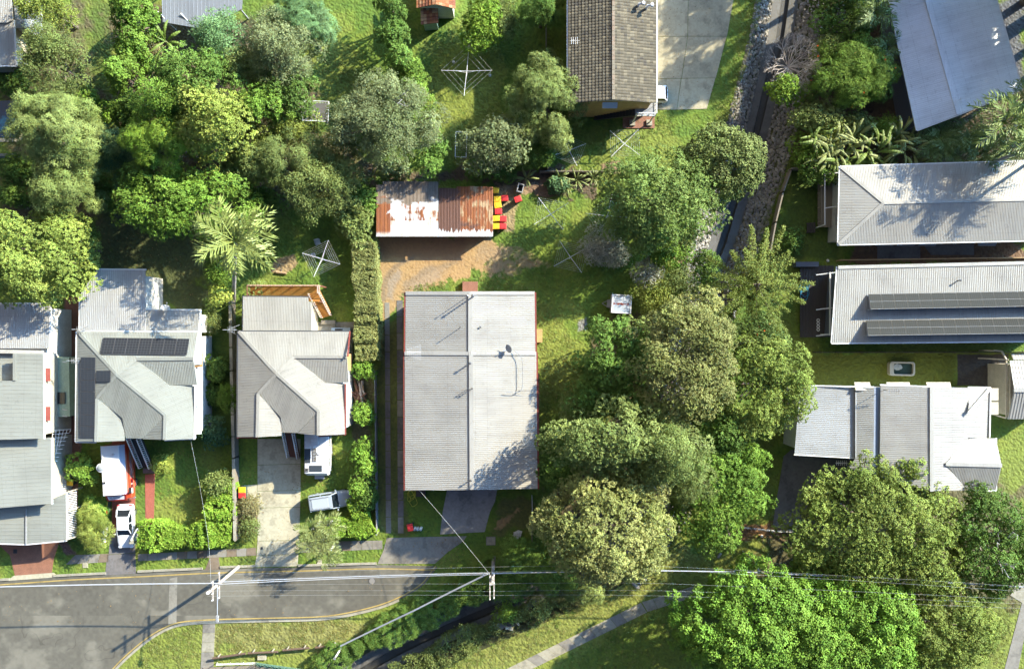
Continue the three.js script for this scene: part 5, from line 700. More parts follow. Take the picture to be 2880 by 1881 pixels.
function bin(kind, u, v, turn, label) { const g = binProto[kind].clone(); const p = W(u, v, 1.08); g.position.set(p.x, 0, p.z); g.rotation.y = turn; g.name = numbered('wheelie_bin'); scene.add(g); tag(g, label, 'wheelie bin', 'wheelie bins'); }
const near = 'beside the rusty shed';
for (const [k, u, v, a, l] of [['yellow', 1150.5, 441.6, 1.5, `yellow-lidded bin at the back end of the bin row ${near}`], ['yellow', 1155, 461.9, 1.62, `yellow-lidded bin ${near}, standing against a red-lidded one, second from the back`], ['yellow', 1156, 476, 1.7, `pale yellow-lidded bin ${near}, between a yellow and a red lid`], ['red', 1157.4, 490.5, 1.6, `red-lidded bin touching the shed end between two yellow lids`], ['yellow', 1152.6, 507, 1.66, `yellow-lidded bin ${near}, upper of the two front pairs`], ['red', 1168, 507.7, 1.5, 'red-lidded bin of the upper front pair, on the lawn side'], ['yellow', 1151.6, 525, 1.6, 'yellow-lidded bin nearest the dirt drive, at the front shed corner'], ['red', 1167.5, 524.8, 1.55, 'red-lidded bin nearest the dirt drive, next to the yellow front one'], ['red', 1172, 459.6, 1.6, 'red-lidded bin standing out from the back half of the row'], ['red', 1203, 462, 1.9, 'red-lidded bin alone on the lawn away from the shed'], ['yellow', 560, 1139, 1.57, 'yellow-lidded bin by the side fence at the concrete driveway'], ['red', 560, 1151.4, 1.57, 'red-lidded bin by the side fence at the concrete driveway'], ['yellow', 238, 1174, 1.57, 'yellow-lidded bin between the red food truck and the long-leaved shrub'], ['red', 237.4, 1188, 1.57, 'red-lidded bin next to the long-leaved shrub near the white coupe'], ['yellow', 158, 1122, 1.5, 'yellow-lidded bin on the brick drive beside the first house'], ['red', 952, 1226, 0.2, 'red-lidded bin on the front lawn of the long house']]) bin(k, u, v, a, l);
function tub(name, label, cat, u, v, w, d, h, turn, outer, inner) { const p = W(u, v, h), t = thing(name, label, cat, V3(p.x, 0, p.z), turn), b = new GB(), T = 0.05; b.box(-w / 2 + T / 2, h / 2, 0, T, h, d); b.box(w / 2 - T / 2, h / 2, 0, T, h, d); b.box(0, h / 2, -d / 2 + T / 2, w - 2 * T, h, T); b.box(0, h / 2, d / 2 - T / 2, w - 2 * T, h, T); b.mesh('side', outer, t); const c = new GB(); c.box(0, 0.08, 0, w - 2 * T, 0.1, d - 2 * T); c.mesh('base', inner, t); const r = new GB(); for (const s of [-1, 1]) { r.box(s * (w / 2 + 0.01), h + 0.02, 0, 0.08, 0.05, d + 0.1); r.box(0, h + 0.02, s * (d / 2 + 0.01), w - 0.06, 0.05, 0.08); } r.mesh('rim', outer, t); return t; }
tub('open_tub', 'dark open tub with pale rim near the back garden bed', 'tub', 1209, 436, 0.55, 0.8, 0.7, -0.25, mat([0.32, 0.33, 0.33], 0.6), BIN.black);
// gas bottles
for (let i = 0; i < 3; i++) { const p = W(962 + i * 7, 1231, 0.9), t = thing('gas_bottle', ['white gas bottle nearest the red-lidded bin on the front lawn', 'middle white gas bottle of three on the front lawn', 'white gas bottle farthest from the red-lidded bin on the front lawn'][i], 'gas bottle', V3(p.x, 0, p.z), 0, 'white gas bottles'); const b = new GB(); b.rod(V3(0, 0, 0), V3(0, 0.1, 0), 0.15, 0.15, 12); b.rod(V3(0, 0.1, 0), V3(0, 0.8, 0), 0.17, 0.17, 12); b.rod(V3(0, 0.8, 0), V3(0, 0.95, 0), 0.17, 0.07, 12); b.smesh('cylinder', WHITEMETAL, t, 0.6); const c = new GB(); c.rod(V3(0, 0.95, 0), V3(0, 1.1, 0), 0.09, 0.09, 10); c.smesh('valve', STEEL, t, 0.6); }
// ---------------------------------------------------------------- rotary clotheslines
function hoist(label, u, v, arm, ang, h = 2.1, rows = 5) {
  const c = W(u, v, h), t = thing('rotary_clothesline', label, 'clothesline', V3(c.x, 0, c.z), 0, 'rotary clotheslines in the yards'), b = new GB(); b.rod(V3(0, -0.1, 0), V3(0, h, 0), 0.045, 0.04, 8); b.smesh('pole', STEEL, t, 0.8);
  const tips = []; for (let i = 0; i < 4; i++) { const a = ang + i * Math.PI / 2 + (i % 2 ? 0.06 : -0.04), A = new GB(), tip = V3(Math.cos(a) * arm, h + 0.22, Math.sin(a) * arm); A.rod(V3(0, h - 0.05, 0), tip, 0.03, 0.022, 6); A.rod(V3(0, h - 0.55, 0), V3(0, h, 0).lerp(tip, 0.42), 0.018, 0.018, 5); A.mesh('arm', WHITEMETAL, t); tips.push(tip); }
  const w = new GB(), o = V3(0, h, 0); for (let k = 1; k <= rows; k++) for (let i = 0; i < 4; i++) { const f = 0.32 + 0.68 * k / rows, A = o.clone().lerp(tips[i], f), B = o.clone().lerp(tips[(i + 1) % 4], f); w.rod(A, B, 0.006, 0.006, 4); } const l = w.mesh('line', mat([0.5, 0.52, 0.5], 0.6), t); l.userData.kind = 'stuff'; return t;
}
hoist('large rotary clothesline in the open sunny lawn at the top middle', 1084, 164, 2.65, 0.04, 2.3, 3); hoist('rotary clothesline in tree shade behind the tiled flats', 1322.8, 348, 1.85, 0.37 + 0.8); hoist('rotary clothesline on the sunny grass behind the tiled flats', 1451.7, 332.5, 2.0, 0.73); hoist('rotary clothesline in the yard nearest the bins', 1280, 496.6, 2.1, 0.95); hoist('lowest rotary clothesline in the yard, beside the silvery shrub', 1325.8, 596.7, 2.0, 1.0); hoist('rotary clothesline behind the orange deck', 746, 601, 2.05, 0.32); hoist('rotary clothesline half hidden under the dense blue-green tree', 1412, 501, 2.3, 0.14);
// ---------------------------------------------------------------- vehicles (x forward)
function loft(rows) { const n = rows[0].length, p = [], ix = []; for (const r of rows) for (const v of r) p.push(v.x, v.y, v.z); for (let i = 0; i + 1 < rows.length; i++) for (let k = 0; k < n; k++) { const a = i * n + k, b = i * n + (k + 1) % n, c = a + n, d = b + n; ix.push(a, c, b, b, c, d); } for (const [i, s] of [[0, 1], [rows.length - 1, -1]]) { const q = p.length / 3, m = rows[i].reduce((S, v) => S.add(v), V3(0, 0, 0)).divideScalar(n); p.push(m.x, m.y, m.z); for (let k = 0; k < n; k++) s > 0 ? ix.push(q, i * n + k, i * n + (k + 1) % n) : ix.push(q, i * n + (k + 1) % n, i * n + k); } const g = new THREE.BufferGeometry(); g.setAttribute('position', new THREE.Float32BufferAttribute(p, 3)); g.setAttribute('uv', new THREE.Float32BufferAttribute(new Float32Array(p.length / 3 * 2), 2)); g.setIndex(ix); g.computeVertexNormals(); return g; }
const ring = (x, w, y0, y1, e = 5, n = 24, taper = 1) => { const o = []; for (let k = 0; k < n; k++) { const a = k / n * 6.28319, c = Math.cos(a), s = Math.sin(a), f = (q) => Math.sign(q) * Math.abs(q) ** (2 / e), y = f(s); o.push(V3(x, (y0 + y1) / 2 + y * (y1 - y0) / 2, f(c) * w * (1 - (1 - taper) * (y + 1) / 2))); } return o; };
const paint = (c) => new THREE.MeshPhysicalMaterial({ color: new THREE.Color().setRGB(...c), roughness: 0.35, clearcoat: 0.8, clearcoatRoughness: 0.08 });
const TYRE = mat([0.025, 0.025, 0.025], 0.9), RIM = mat([0.5, 0.5, 0.52], 0.3, { metalness: 0.8 }), LAMP = new THREE.MeshPhysicalMaterial({ color: 0xd8dde0, roughness: 0.1, clearcoat: 1 }), TAIL = paint([0.5, 0.02, 0.02]);
function wheels(t, xs, z, r) { for (const x of xs) for (const s of [-1, 1]) { const g = new THREE.CylinderGeometry(r, r, 0.21, 22); g.rotateX(Math.PI / 2); const o = part('wheel', g, TYRE, t); o.position.set(x, r, s * z); const k = new THREE.CylinderGeometry(r * 0.62, r * 0.62, 0.225, 16); k.rotateX(Math.PI / 2); part('rim', k, RIM, o); } }
function car(label, u, v, turn, col, o) {
  const c = W(u, v, 0.9), t = thing(o.name || 'parked_car', label, 'car', V3(c.x, 0, c.z), turn), pm = paint(col), L = o.L / 2, w = o.w / 2, hb = o.belt;
  part('body', loft(o.body.map(([f, ws, y0, y1]) => ring(f * L, w * ws, y0, y1, 4.5))), pm, t);
  const g = o.glass, gl = (a, b, wa, wb) => [V3(a[0] * L, a[1], -wa * w), V3(a[0] * L, a[1], wa * w), V3(b[0] * L, b[1], wb * w), V3(b[0] * L, b[1], -wb * w)];
  const face = (name, q, m) => { const b = new GB(); b.quad(...q); return b.mesh(name, m, t); };
  face('windscreen', gl([g.ws0, hb - 0.02], [g.ws1, o.H - 0.05], 0.82, 0.66 + (o.wide || 0)), GLASS); face('rear_window', gl([g.rw1, o.H - 0.06], [g.rw0, hb + (o.hatch ? 0.1 : 0)], 0.66 + (o.wide || 0), 0.8), GLASS);
  for (const s of [-1, 1]) face('side_window', [V3(g.ws0 * L - 0.1, hb, s * 0.865 * w), V3(g.ws1 * L, o.H - 0.07, s * (0.69 + (o.wide || 0)) * w), V3(g.rw1 * L, o.H - 0.08, s * (0.69 + (o.wide || 0)) * w), V3(g.rw0 * L + 0.1, hb, s * 0.865 * w)], GLASS);
  const roof = []; for (let i = 0; i <= 8; i++) { const f = i / 8, x = lerp(g.rw1 * L - 0.06, g.ws1 * L + 0.06, f); roof.push(ring(x, w * (0.71 + (o.wide || 0) - 0.05 * Math.abs(f - 0.5)), o.H - 0.11, o.H + 0.05 * Math.sin(Math.PI * f) - 0.03, 3.5)); } part('roof', loft(roof), pm, t);
  const pl = new GB(); for (const s of [-1, 1]) { pl.bar(V3(g.ws0 * L, hb, s * 0.86 * w), V3(g.ws1 * L, o.H - 0.06, s * (0.69 + (o.wide || 0)) * w), 0.09, 0.06); pl.bar(V3(g.rw0 * L, hb, s * 0.84 * w), V3(g.rw1 * L, o.H - 0.06, s * (0.69 + (o.wide || 0)) * w), 0.13, 0.06); const m = (g.ws1 + g.rw1) / 2 * L; pl.bar(V3(m, hb, s * 0.875 * w), V3(m, o.H - 0.07, s * (0.7 + (o.wide || 0)) * w), 0.09, 0.04); } pl.mesh('pillars', o.pillar || pm, t);
  for (const s of [-1, 1]) { const m = part('wing_mirror', new RoundedBoxGeometry(0.14, 0.13, 0.22, 2, 0.04), pm, t); m.position.set(g.ws0 * L - 0.15, hb + 0.06, s * (w + 0.1)); const h = part('headlight', new RoundedBoxGeometry(0.3, 0.12, 0.34, 2, 0.05), LAMP, t); h.position.set(L * 0.93, o.lampY || 0.66, s * w * 0.68); const r = part('tail_light', new RoundedBoxGeometry(0.14, 0.16, 0.34, 2, 0.04), TAIL, t); r.position.set(-L * 0.955, 0.8, s * w * 0.68); const dh = new GB(); dh.box(0.05, hb - 0.1, s * (w * 0.985), 0.2, 0.03, 0.05); dh.mesh('door_handle', pm, t); }
  const gr = new GB(); gr.box(L * 0.985, 0.5, 0, 0.05, 0.16, w * 0.9); gr.mesh('grille', BIN.black, t);
  wheels(t, [L * 0.64, -L * 0.6], w - 0.12, 0.33); return t;
}
const SEDAN = [[-1, 0.72, 0.42, 0.72], [-0.97, 0.86, 0.3, 0.86], [-0.88, 0.95, 0.24, 0.95], [-0.6, 1, 0.22, 0.97], [-0.3, 1, 0.22, 0.95], [0.2, 0.99, 0.22, 0.94], [0.45, 0.98, 0.22, 0.92], [0.7, 0.96, 0.22, 0.86], [0.88, 0.9, 0.26, 0.78], [0.97, 0.78, 0.32, 0.68], [1, 0.62, 0.4, 0.58]];
car('white coupe parked nose to the street on the second house drive', 287, 1224, -Math.PI / 2 + 0.02, [0.72, 0.73, 0.73], { L: 4.65, w: 1.82, H: 1.38, belt: 0.92, body: SEDAN, glass: { ws0: 0.4, ws1: 0.1, rw1: -0.46, rw0: -0.78 } });
const WAGON = [[-1, 0.84, 0.5, 1.0], [-0.975, 0.94, 0.36, 1.1], [-0.9, 0.98, 0.28, 1.12], [-0.5, 1, 0.26, 1.1], [0.1, 1, 0.26, 1.08], [0.4, 0.99, 0.26, 1.05], [0.62, 0.97, 0.26, 1.0], [0.85, 0.92, 0.28, 0.92], [0.96, 0.8, 0.34, 0.8], [1, 0.66, 0.42, 0.7]];
{ const t = car('pale silver-blue station wagon parked across the lawn below the caravan', 765, 1164, 0.15, [0.3, 0.34, 0.37], { name: 'station_wagon', wide: 0.09, L: 4.5, w: 1.82, H: 1.66, belt: 1.06, body: WAGON, hatch: true, lampY: 0.8, glass: { ws0: 0.42, ws1: 0.16, rw1: -0.86, rw0: -0.96 } }); const b = new GB(); for (const s of [-1, 1]) b.bar(V3(-1.75, 1.72, s * 0.58), V3(0.2, 1.72, s * 0.58), 0.05); b.mesh('roof_rail', STEEL, t); const q = part('roof_panel', new RoundedBoxGeometry(1.75, 0.04, 1.0, 2, 0.015), mat([0.36, 0.4, 0.42], 0.4), t); q.position.set(-0.85, 1.665, 0); }
car('white hatchback backed out from under the tiled flats, tail on the driveway', 1505, 217, Math.PI, [0.7, 0.72, 0.73], { name: 'hatchback', wide: 0.08, L: 4.3, w: 1.76, H: 1.5, belt: 0.98, body: WAGON.map((r) => [r[0], r[1], r[2], r[3] - 0.1]), hatch: true, glass: { ws0: 0.42, ws1: 0.14, rw1: -0.82, rw0: -0.96 } });
// caravan
{
  const c = W(732, 1057, 2.6), t = thing('caravan', 'white caravan with dark roof panels parked half under the third house', 'caravan', V3(c.x, 0, c.z), -Math.PI / 2), w = mat([0.66, 0.68, 0.69], 0.4, { map: wearRoof });
  const b = part('body', new RoundedBoxGeometry(4.6, 2.05, 2.4, 4, 0.12), w, t); b.position.set(-0.3, 1.55, 0); const n = new GB(), P = (x, y, z) => V3(x, y, z); n.hexa([P(1.98, 0.6, -1.12), P(2.35, 0.6, -1.05), P(2.35, 0.6, 1.05), P(1.98, 0.6, 1.12), P(1.98, 2.45, -1.14), P(2.3, 1.7, -1.05), P(2.3, 1.7, 1.05), P(1.98, 2.45, 1.14)]); n.mesh('nose', w, t);
  const put = (name, x, z, sx, sz, m, h = 0.05) => { const o = part(name, new RoundedBoxGeometry(sx, h, sz, 2, Math.min(0.02, h / 3)), m, t); o.position.set(x, 2.58 + h / 2, z); return o; };
  put('roof_panel', 0.1, 0.85, 1.45, 0.62, CELL2); put('roof_panel', 1.42, -0.0, 0.62, 1.3, CELL2); const g = put('grid_panel', 0.0, 0.12, 1.45, 0.42, PAINT.trim); const cells = new GB(); for (let i = 0; i < 9; i++) for (let j = 0; j < 3; j++) cells.box(-0.62 + i * 0.155, 0.03, -0.13 + j * 0.13, 0.12, 0.02, 0.1); cells.mesh('cells', BIN.black, g).userData.kind = 'stuff';
  const h = put('hatch', 1.55, 0.9, 0.4, 0.4, mat([0.3, 0.28, 0.25], 0.3), 0.1); put('hatch_lid', 1.55, 0.9, 0.26, 0.26, BIN.black, 0.13); const ac = put('air_unit', -1.65, 0.1, 1.1, 0.75, w, 0.22); const f = new THREE.CylinderGeometry(0.16, 0.16, 0.03, 18); const fo = part('fan_grille', f, STEEL, t); fo.position.set(-1.65, 2.82, 0.1); put('vent_lid', -0.15, -0.3, 0.3, 0.25, mat([0.5, 0.51, 0.52], 0.4), 0.12);
  const a = new GB(); a.rod(V3(-2.3, 2.35, -1.27), V3(1.9, 2.35, -1.27), 0.09, 0.09, 10); a.smesh('awning_roll', w, t, 0.8); for (const s of [-1, 1]) { const q = new GB(); q.box(-1.3, 1.7, s * 1.205, 1.1, 0.6, 0.03); q.box(0.9, 1.7, s * 1.205, 0.9, 0.6, 0.03); q.mesh('side_window', GLASS, t); } const d = new GB(); d.box(-0.2, 1.4, -1.21, 0.65, 1.75, 0.03); d.mesh('door', w, t);
  const fr = new GB(); fr.bar(V3(2.0, 0.5, -0.85), V3(3.2, 0.5, 0), 0.08); fr.bar(V3(2.0, 0.5, 0.85), V3(3.2, 0.5, 0), 0.08); fr.rod(V3(3.0, 0.1, 0.1), V3(3.0, 0.8, 0.1), 0.04, 0.04, 7); fr.mesh('drawbar', BIN.black, t); const bx = part('tool_box', new RoundedBoxGeometry(0.42, 0.4, 1.0, 2, 0.03), mat([0.4, 0.43, 0.46], 0.4, { metalness: 0.5 }), t); bx.position.set(2.6, 0.78, 0); wheels(t, [-0.6, 0.15], 1.1, 0.32);
  const wg = new GB(); wg.box(2.45, 0.62, 0, 0.12, 0.05, 2.2); wg.mesh('stone_guard', BIN.black, t);
}
// red food truck
{
  const c = W(257, 1094, 3.1), t = thing('food_truck', 'red food truck with white roof and blue-white chequered edges beside the white stairs', 'food truck', V3(c.x, 0, c.z), -Math.PI / 2 + 0.055), red = paint([0.6, 0.07, 0.025]), L = 2.55;
  const b = new GB(), P = (x, y, z) => V3(x, y, z); b.hexa([P(-L, 0.5, -1.15), P(L - 0.5, 0.5, -1.15), P(L - 0.5, 0.5, 1.15), P(-L, 0.5, 1.15), P(-L, 2.62, -1.2), P(L - 0.05, 2.62, -1.2), P(L - 0.05, 2.62, 1.2), P(-L, 2.62, 1.2)]); b.mesh('body', red, t);
  const cab = part('bonnet', new RoundedBoxGeometry(1.1, 0.85, 2.15, 3, 0.12), red, t); cab.position.set(L + 0.15, 0.98, 0); const ws = new GB(); ws.quad(P(L + 0.03, 1.5, -1.0), P(L + 0.0, 2.4, -1.0), P(L + 0.0, 2.4, 1.0), P(L + 0.03, 1.5, 1.0)); ws.mesh('windscreen', GLASS, t);
  const rf = new GB(); rf.hexa([P(-L - 0.02, 2.98, -0.86), P(L, 2.98, -0.86), P(L, 2.98, 1.05), P(-L - 0.02, 2.98, 1.05), P(-L, 3.12, -0.82), P(L - 0.02, 3.12, -0.82), P(L - 0.02, 3.12, 1.0), P(-L, 3.12, 1.0)]); rf.mesh('roof', mat([0.72, 0.73, 0.71], 0.4), t);
  const bl = mat([0.02, 0.03, 0.16], 0.4), wh = mat([0.72, 0.73, 0.73], 0.4), q1 = new GB(), q2 = new GB(), NC = 34; // the chequered cove, small squares
  for (const [z0, y0, z1, y1, rows] of [[-0.86, 3.05, -1.22, 2.6, 5], [1.05, 3.05, 1.22, 2.6, 4]]) for (let i = 0; i < NC; i++) for (let j = 0; j < rows; j++) { const X = (k) => lerp(-L - 0.02, L - 0.02, k / NC), Z = (k) => lerp(z0, z1, k / rows), Y = (k) => lerp(y0, y1, k / rows); ((i + j) % 2 ? q1 : q2).quad(P(X(i), Y(j), Z(j)), P(X(i + 1), Y(j), Z(j)), P(X(i + 1), Y(j + 1), Z(j + 1)), P(X(i), Y(j + 1), Z(j + 1))); }
  q1.mesh('dark_checks', bl, t).userData.kind = 'stuff'; q2.mesh('light_checks', wh, t).userData.kind = 'stuff';
  // lettered side and visor
  const cv = document.createElement('canvas'); cv.width = 1024; cv.height = 384; const g = cv.getContext('2d'); g.fillStyle = '#b92a12'; g.fillRect(0, 0, 1024, 384); const cols = ['#d8b45a', '#e8e4da', '#d86a20', '#7a1c12', '#e0c07a']; for (let i = 0; i < 5; i++) { g.fillStyle = cols[i]; g.fillRect(0, 22 + i * 34, 820, 9); } for (let i = 0; i < 3; i++) { g.fillStyle = cols[i]; g.fillRect(0, 320 + i * 18, 900, 7); } g.fillStyle = '#5a1224'; g.fillRect(20, 190, 190, 96); g.fillStyle = '#e8e4da'; g.font = 'bold 90px sans-serif'; g.fillText('S', 84, 270); g.fillStyle = '#1c1a22'; g.font = 'bold 128px sans-serif'; g.lineWidth = 10; g.strokeStyle = '#e8e8e8'; g.textBaseline = 'alphabetic'; g.save(); g.translate(230, 285); g.scale(0.86, 1); g.strokeText('TAILGATERS', 0, 0); g.fillText('TAILGATERS', 0, 0); g.restore();
  const tx = new THREE.CanvasTexture(cv); tx.colorSpace = THREE.SRGBColorSpace; const sm = new THREE.MeshPhysicalMaterial({ map: tx, roughness: 0.4, clearcoat: 0.6, clearcoatRoughness: 0.15 }); const s = new GB(); s.quad(P(L - 0.35, 0.75, -1.178), P(L - 0.35, 2.58, -1.205), P(-L + 0.02, 2.58, -1.205), P(-L + 0.02, 0.75, -1.178), [[0, 0], [0, 1], [1, 1], [1, 0]]); s.mesh('lettered_side', sm, t);
  const cv2 = document.createElement('canvas'); cv2.width = 512; cv2.height = 96; const k = cv2.getContext('2d'); k.fillStyle = '#8f2a22'; k.fillRect(0, 0, 512, 96); k.fillStyle = '#d8dce2'; k.fillRect(40, 22, 420, 56); k.fillStyle = '#1a2250'; k.font = 'bold 52px sans-serif'; k.fillText('TAILGATERS', 62, 68); const tx2 = new THREE.CanvasTexture(cv2); tx2.colorSpace = THREE.SRGBColorSpace;
  const vz = new GB(); vz.hexa([P(L, 2.5, -1.15), P(L + 0.72, 2.22, -1.0), P(L + 0.72, 2.22, 1.0), P(L, 2.5, 1.15), P(L, 2.56, -1.15), P(L + 0.72, 2.28, -1.0), P(L + 0.72, 2.28, 1.0), P(L, 2.56, 1.15)]); const vo = vz.mesh('visor', red, t); const v2 = new GB(); v2.quad(P(L + 0.05, 2.548, 1.1), P(L + 0.7, 2.296, 0.98), P(L + 0.7, 2.296, -0.98), P(L + 0.05, 2.548, -1.1), [[0, 1], [0, 0], [1, 0], [1, 1]]); v2.mesh('visor_sign', new THREE.MeshStandardMaterial({ map: tx2, roughness: 0.5 }), vo);
  for (const sd of [-1, 1]) { const h = part('headlight', new THREE.SphereGeometry(0.14, 14, 10), LAMP, t); h.position.set(L + 0.66, 1.05, sd * 0.75); const w = new GB(); w.box(L - 0.25, 1.95, sd * 1.2, 0.6, 0.65, 0.03); w.mesh('side_window', GLASS, t); const st = new GB(); st.box(L - 0.15, 1.45, sd * 1.21, 0.55, 0.28, 0.03); st.mesh('pale_panel', wh, t); }
  const r = new THREE.TorusGeometry(0.4, 0.06, 10, 28); r.rotateX(Math.PI / 2); const ro = part('vent_rim', r, wh, t); ro.position.set(-0.35, 3.12, 1.1); const dm = part('vent_dome', new THREE.SphereGeometry(0.37, 22, 10, 0, 6.3, 0, 1.5).scale(1, 0.55, 1), mat([0.3, 0.33, 0.33], 0.25), ro); const rv = new GB(); rv.rod(V3(-1.7, 3.12, -0.3), V3(-1.7, 3.3, -0.3), 0.12, 0.12, 12); rv.smesh('roof_vent', STEEL, t, 0.7); const hv = new GB(); hv.box(1.2, 3.16, 0.8, 0.2, 0.1, 0.2); hv.mesh('roof_latch', BIN.black, t); wheels(t, [1.75, -1.5], 1.02, 0.42); const bp = new GB(); bp.box(L + 0.75, 0.6, 0, 0.12, 0.2, 2.2); bp.mesh('bumper', STEEL, t);
}
// small camper trailer in the yard
{
  const c = W(1444.5, 706, 1.7), t = thing('camper_trailer', 'small white box trailer with a blue-grey lid and a rusty stripe on the lawn', 'trailer', V3(c.x, 0, c.z), -0.06), w = mat([0.78, 0.8, 0.8], 0.45); const b = part('body', new RoundedBoxGeometry(2.0, 1.25, 1.95, 3, 0.06), w, t); b.position.set(0, 0.98, 0);
  const lid = new GB(); for (let i = 0; i < 8; i++) { const a0 = -0.85 + i * 0.2125, a1 = a0 + 0.2125, y = (z) => 1.72 - 0.11 * (z / 0.85) ** 2; lid.hexa([V3(-0.92, 1.58, a0), V3(0.92, 1.58, a0), V3(0.92, 1.58, a1), V3(-0.92, 1.58, a1), V3(-0.92, y(a0), a0), V3(0.92, y(a0), a0), V3(0.92, y(a1), a1), V3(-0.92, y(a1), a1)]); } lid.mesh('lid', mat([0.47, 0.54, 0.62], 0.45, { map: wearSlab }), t);
  const rustTex = dataTex(128, 64, (u, v) => { const k = sst(0.42, 0.5, fbm(u * 10, v * 4, 4) - Math.abs(v - 0.5) * 0.5 + 0.12); return [lerp(0.62, 0.42, k), lerp(0.66, 0.14, k), lerp(0.72, 0.07, k)]; }, true, false); const st = new GB(); st.quad(V3(-0.85, 1.727, -0.12), V3(-0.85, 1.727, 0.12), V3(0.85, 1.727, 0.12), V3(0.85, 1.727, -0.12), [[0, 0], [0, 1], [1, 1], [1, 0]]); st.mesh('rust_strip', new THREE.MeshStandardMaterial({ map: rustTex, roughness: 0.8 }), t);
  const e = new GB(); for (const s of [-1, 1]) { e.box(0, 1.66, s * 0.92, 2.0, 0.12, 0.1); e.rod(V3(s * 0.98, 1.66, -0.97), V3(s * 0.98, 1.66, 0.97), 0.09, 0.09, 10); } e.mesh('edge_rail', w, t); const d = new GB(); d.bar(V3(-1.0, 0.45, -0.5), V3(-1.9, 0.45, 0), 0.07); d.bar(V3(-1.0, 0.45, 0.5), V3(-1.9, 0.45, 0), 0.07); d.box(-1.2, 0.7, 0, 0.4, 0.4, 0.8); d.mesh('drawbar', PAINT.grey, t); wheels(t, [0], 0.95, 0.3);
}
// ---------------------------------------------------------------- poles and wires
const POLE = mat([0.42, 0.385, 0.34], 0.9, { map: woodTex }), ABC = mat([0.5, 0.52, 0.54], 0.45, { metalness: 0.3 }), WIRE = mat([0.42, 0.44, 0.42], 0.5, { metalness: 0.4 });
function wire(name, label, cat, pts, sag, r, m, group) { const P = pts.map(([u, v, h]) => W(u, v, h)), q = []; for (let i = 0; i < P.length - 1; i++) { const n = 14; for (let k = i ? 1 : 0; k <= n; k++) { const f = k / n, p = P[i].clone().lerp(P[i + 1], f); p.y -= sag * 4 * f * (1 - f); q.push(p); } } const b = new GB(), o = q[0].clone(); for (let i = 0; i < q.length - 1; i++) b.rod(rel(q[i], o), rel(q[i + 1], o), r, r, 6); const w = b.mesh(numbered(name), m, scene); w.position.copy(o); return tag(w, label, cat, group); }
{
  const c = W(552.6, 1317.5), t = thing('power_pole', 'tall timber power pole with cross-arms leaning over the road, at the left', 'power pole', c), b = new GB(); b.rod(V3(0, -0.3, 0), V3(0, 8.6, 0), 0.2, 0.155, 14); b.smesh('shaft', POLE, t, 0.7); const cp = new GB(); cp.rod(V3(0, 8.6, 0), V3(0, 8.65, 0), 0.17, 0.15, 14); cp.mesh('cap', PAINT.trim, t);
  for (const [y, z0, z1, x] of [[6.3, -1.35, 1.3, 0.26], [7.9, -0.95, 1.0, 0.22]]) { const a = new GB(); a.bar(V3(x, y, z0), V3(x, y, z1), 0.11, 0.12); const o = a.mesh('cross_arm', POLE, t); for (const z of [z0 + 0.1, (z0 + z1) / 2 - 0.25, (z0 + z1) / 2 + 0.25, z1 - 0.1]) { const i = new GB(); i.rod(V3(x, y + 0.06, z), V3(x, y + 0.3, z), 0.06, 0.04, 8); i.smesh('insulator', PAINT.trim, o, 0.8); } }
  const l = new GB(); l.rod(V3(0.15, 6.5, 0), V3(0.28, 6.9, 2.9), 0.06, 0.045, 8); l.smesh('lamp_arm', STEEL, t, 0.8); const h = part('lamp_head', new RoundedBoxGeometry(0.3, 0.16, 0.7, 3, 0.06), PAINT.grey, t); h.position.set(0.28, 6.92, 3.1); const ln = part('lens', new RoundedBoxGeometry(0.22, 0.06, 0.45, 2, 0.025), LAMP, h); ln.position.set(0, -0.09, 0.05);
  const d = W(1147.3, 1296.3), s = thing('power_pole', 'timber power pole with two long cross-arms on the drain bank', 'power pole', d), e = new GB(); e.rod(V3(0, -0.3, 0), V3(0, 8.9, 0), 0.2, 0.15, 14); e.smesh('shaft', POLE, s, 0.7); for (const [y, z0, z1, x] of [[8.2, -0.7, 1.65, 0.2], [7.2, -0.3, 2.1, -0.22]]) { const a = new GB(); a.bar(V3(x, y, z0), V3(x, y, z1), 0.11, 0.12); const o = a.mesh('cross_arm', POLE, s); for (let i = 0; i < 4; i++) { const k = new GB(), z = lerp(z0 + 0.1, z1 - 0.1, i / 3); k.rod(V3(x, y + 0.06, z), V3(x, y + 0.3, z), 0.06, 0.04, 8); k.smesh('insulator', PAINT.trim, o, 0.8); } }
}
wire('power_cable', 'thick pale power cable along the street from the left edge past the first pole', 'power cable', [[-60, 1366, 6.4], [505, 1356, 6.4]], 0.25, 0.06, ABC); wire('power_cable', 'upper of two thick pale cables between the two power poles', 'power cable', [[508, 1353, 6.4], [1138, 1332, 6.6]], 0.3, 0.04, ABC); wire('power_cable', 'lower of two thick pale cables between the two power poles', 'power cable', [[508, 1358, 6.4], [1138, 1335, 6.5]], 0.35, 0.04, ABC);
wire('power_cable', 'thick pale power cable from the second pole behind the golden tree to the right edge', 'power cable', [[1143, 1333, 6.6], [1530, 1327, 6.8], [1760, 1331, 6.9], [2220, 1356, 7.4], [2460, 1370, 7.4]], 0.12, 0.055, ABC);
wire('stay_cable', 'very thick pale aerial stay running down from the second pole to a stub post', 'stay cable', [[1132, 1334, 6.6], [960, 1420, 4.6], [790, 1502, 2.6]], 0.08, 0.085, ABC);
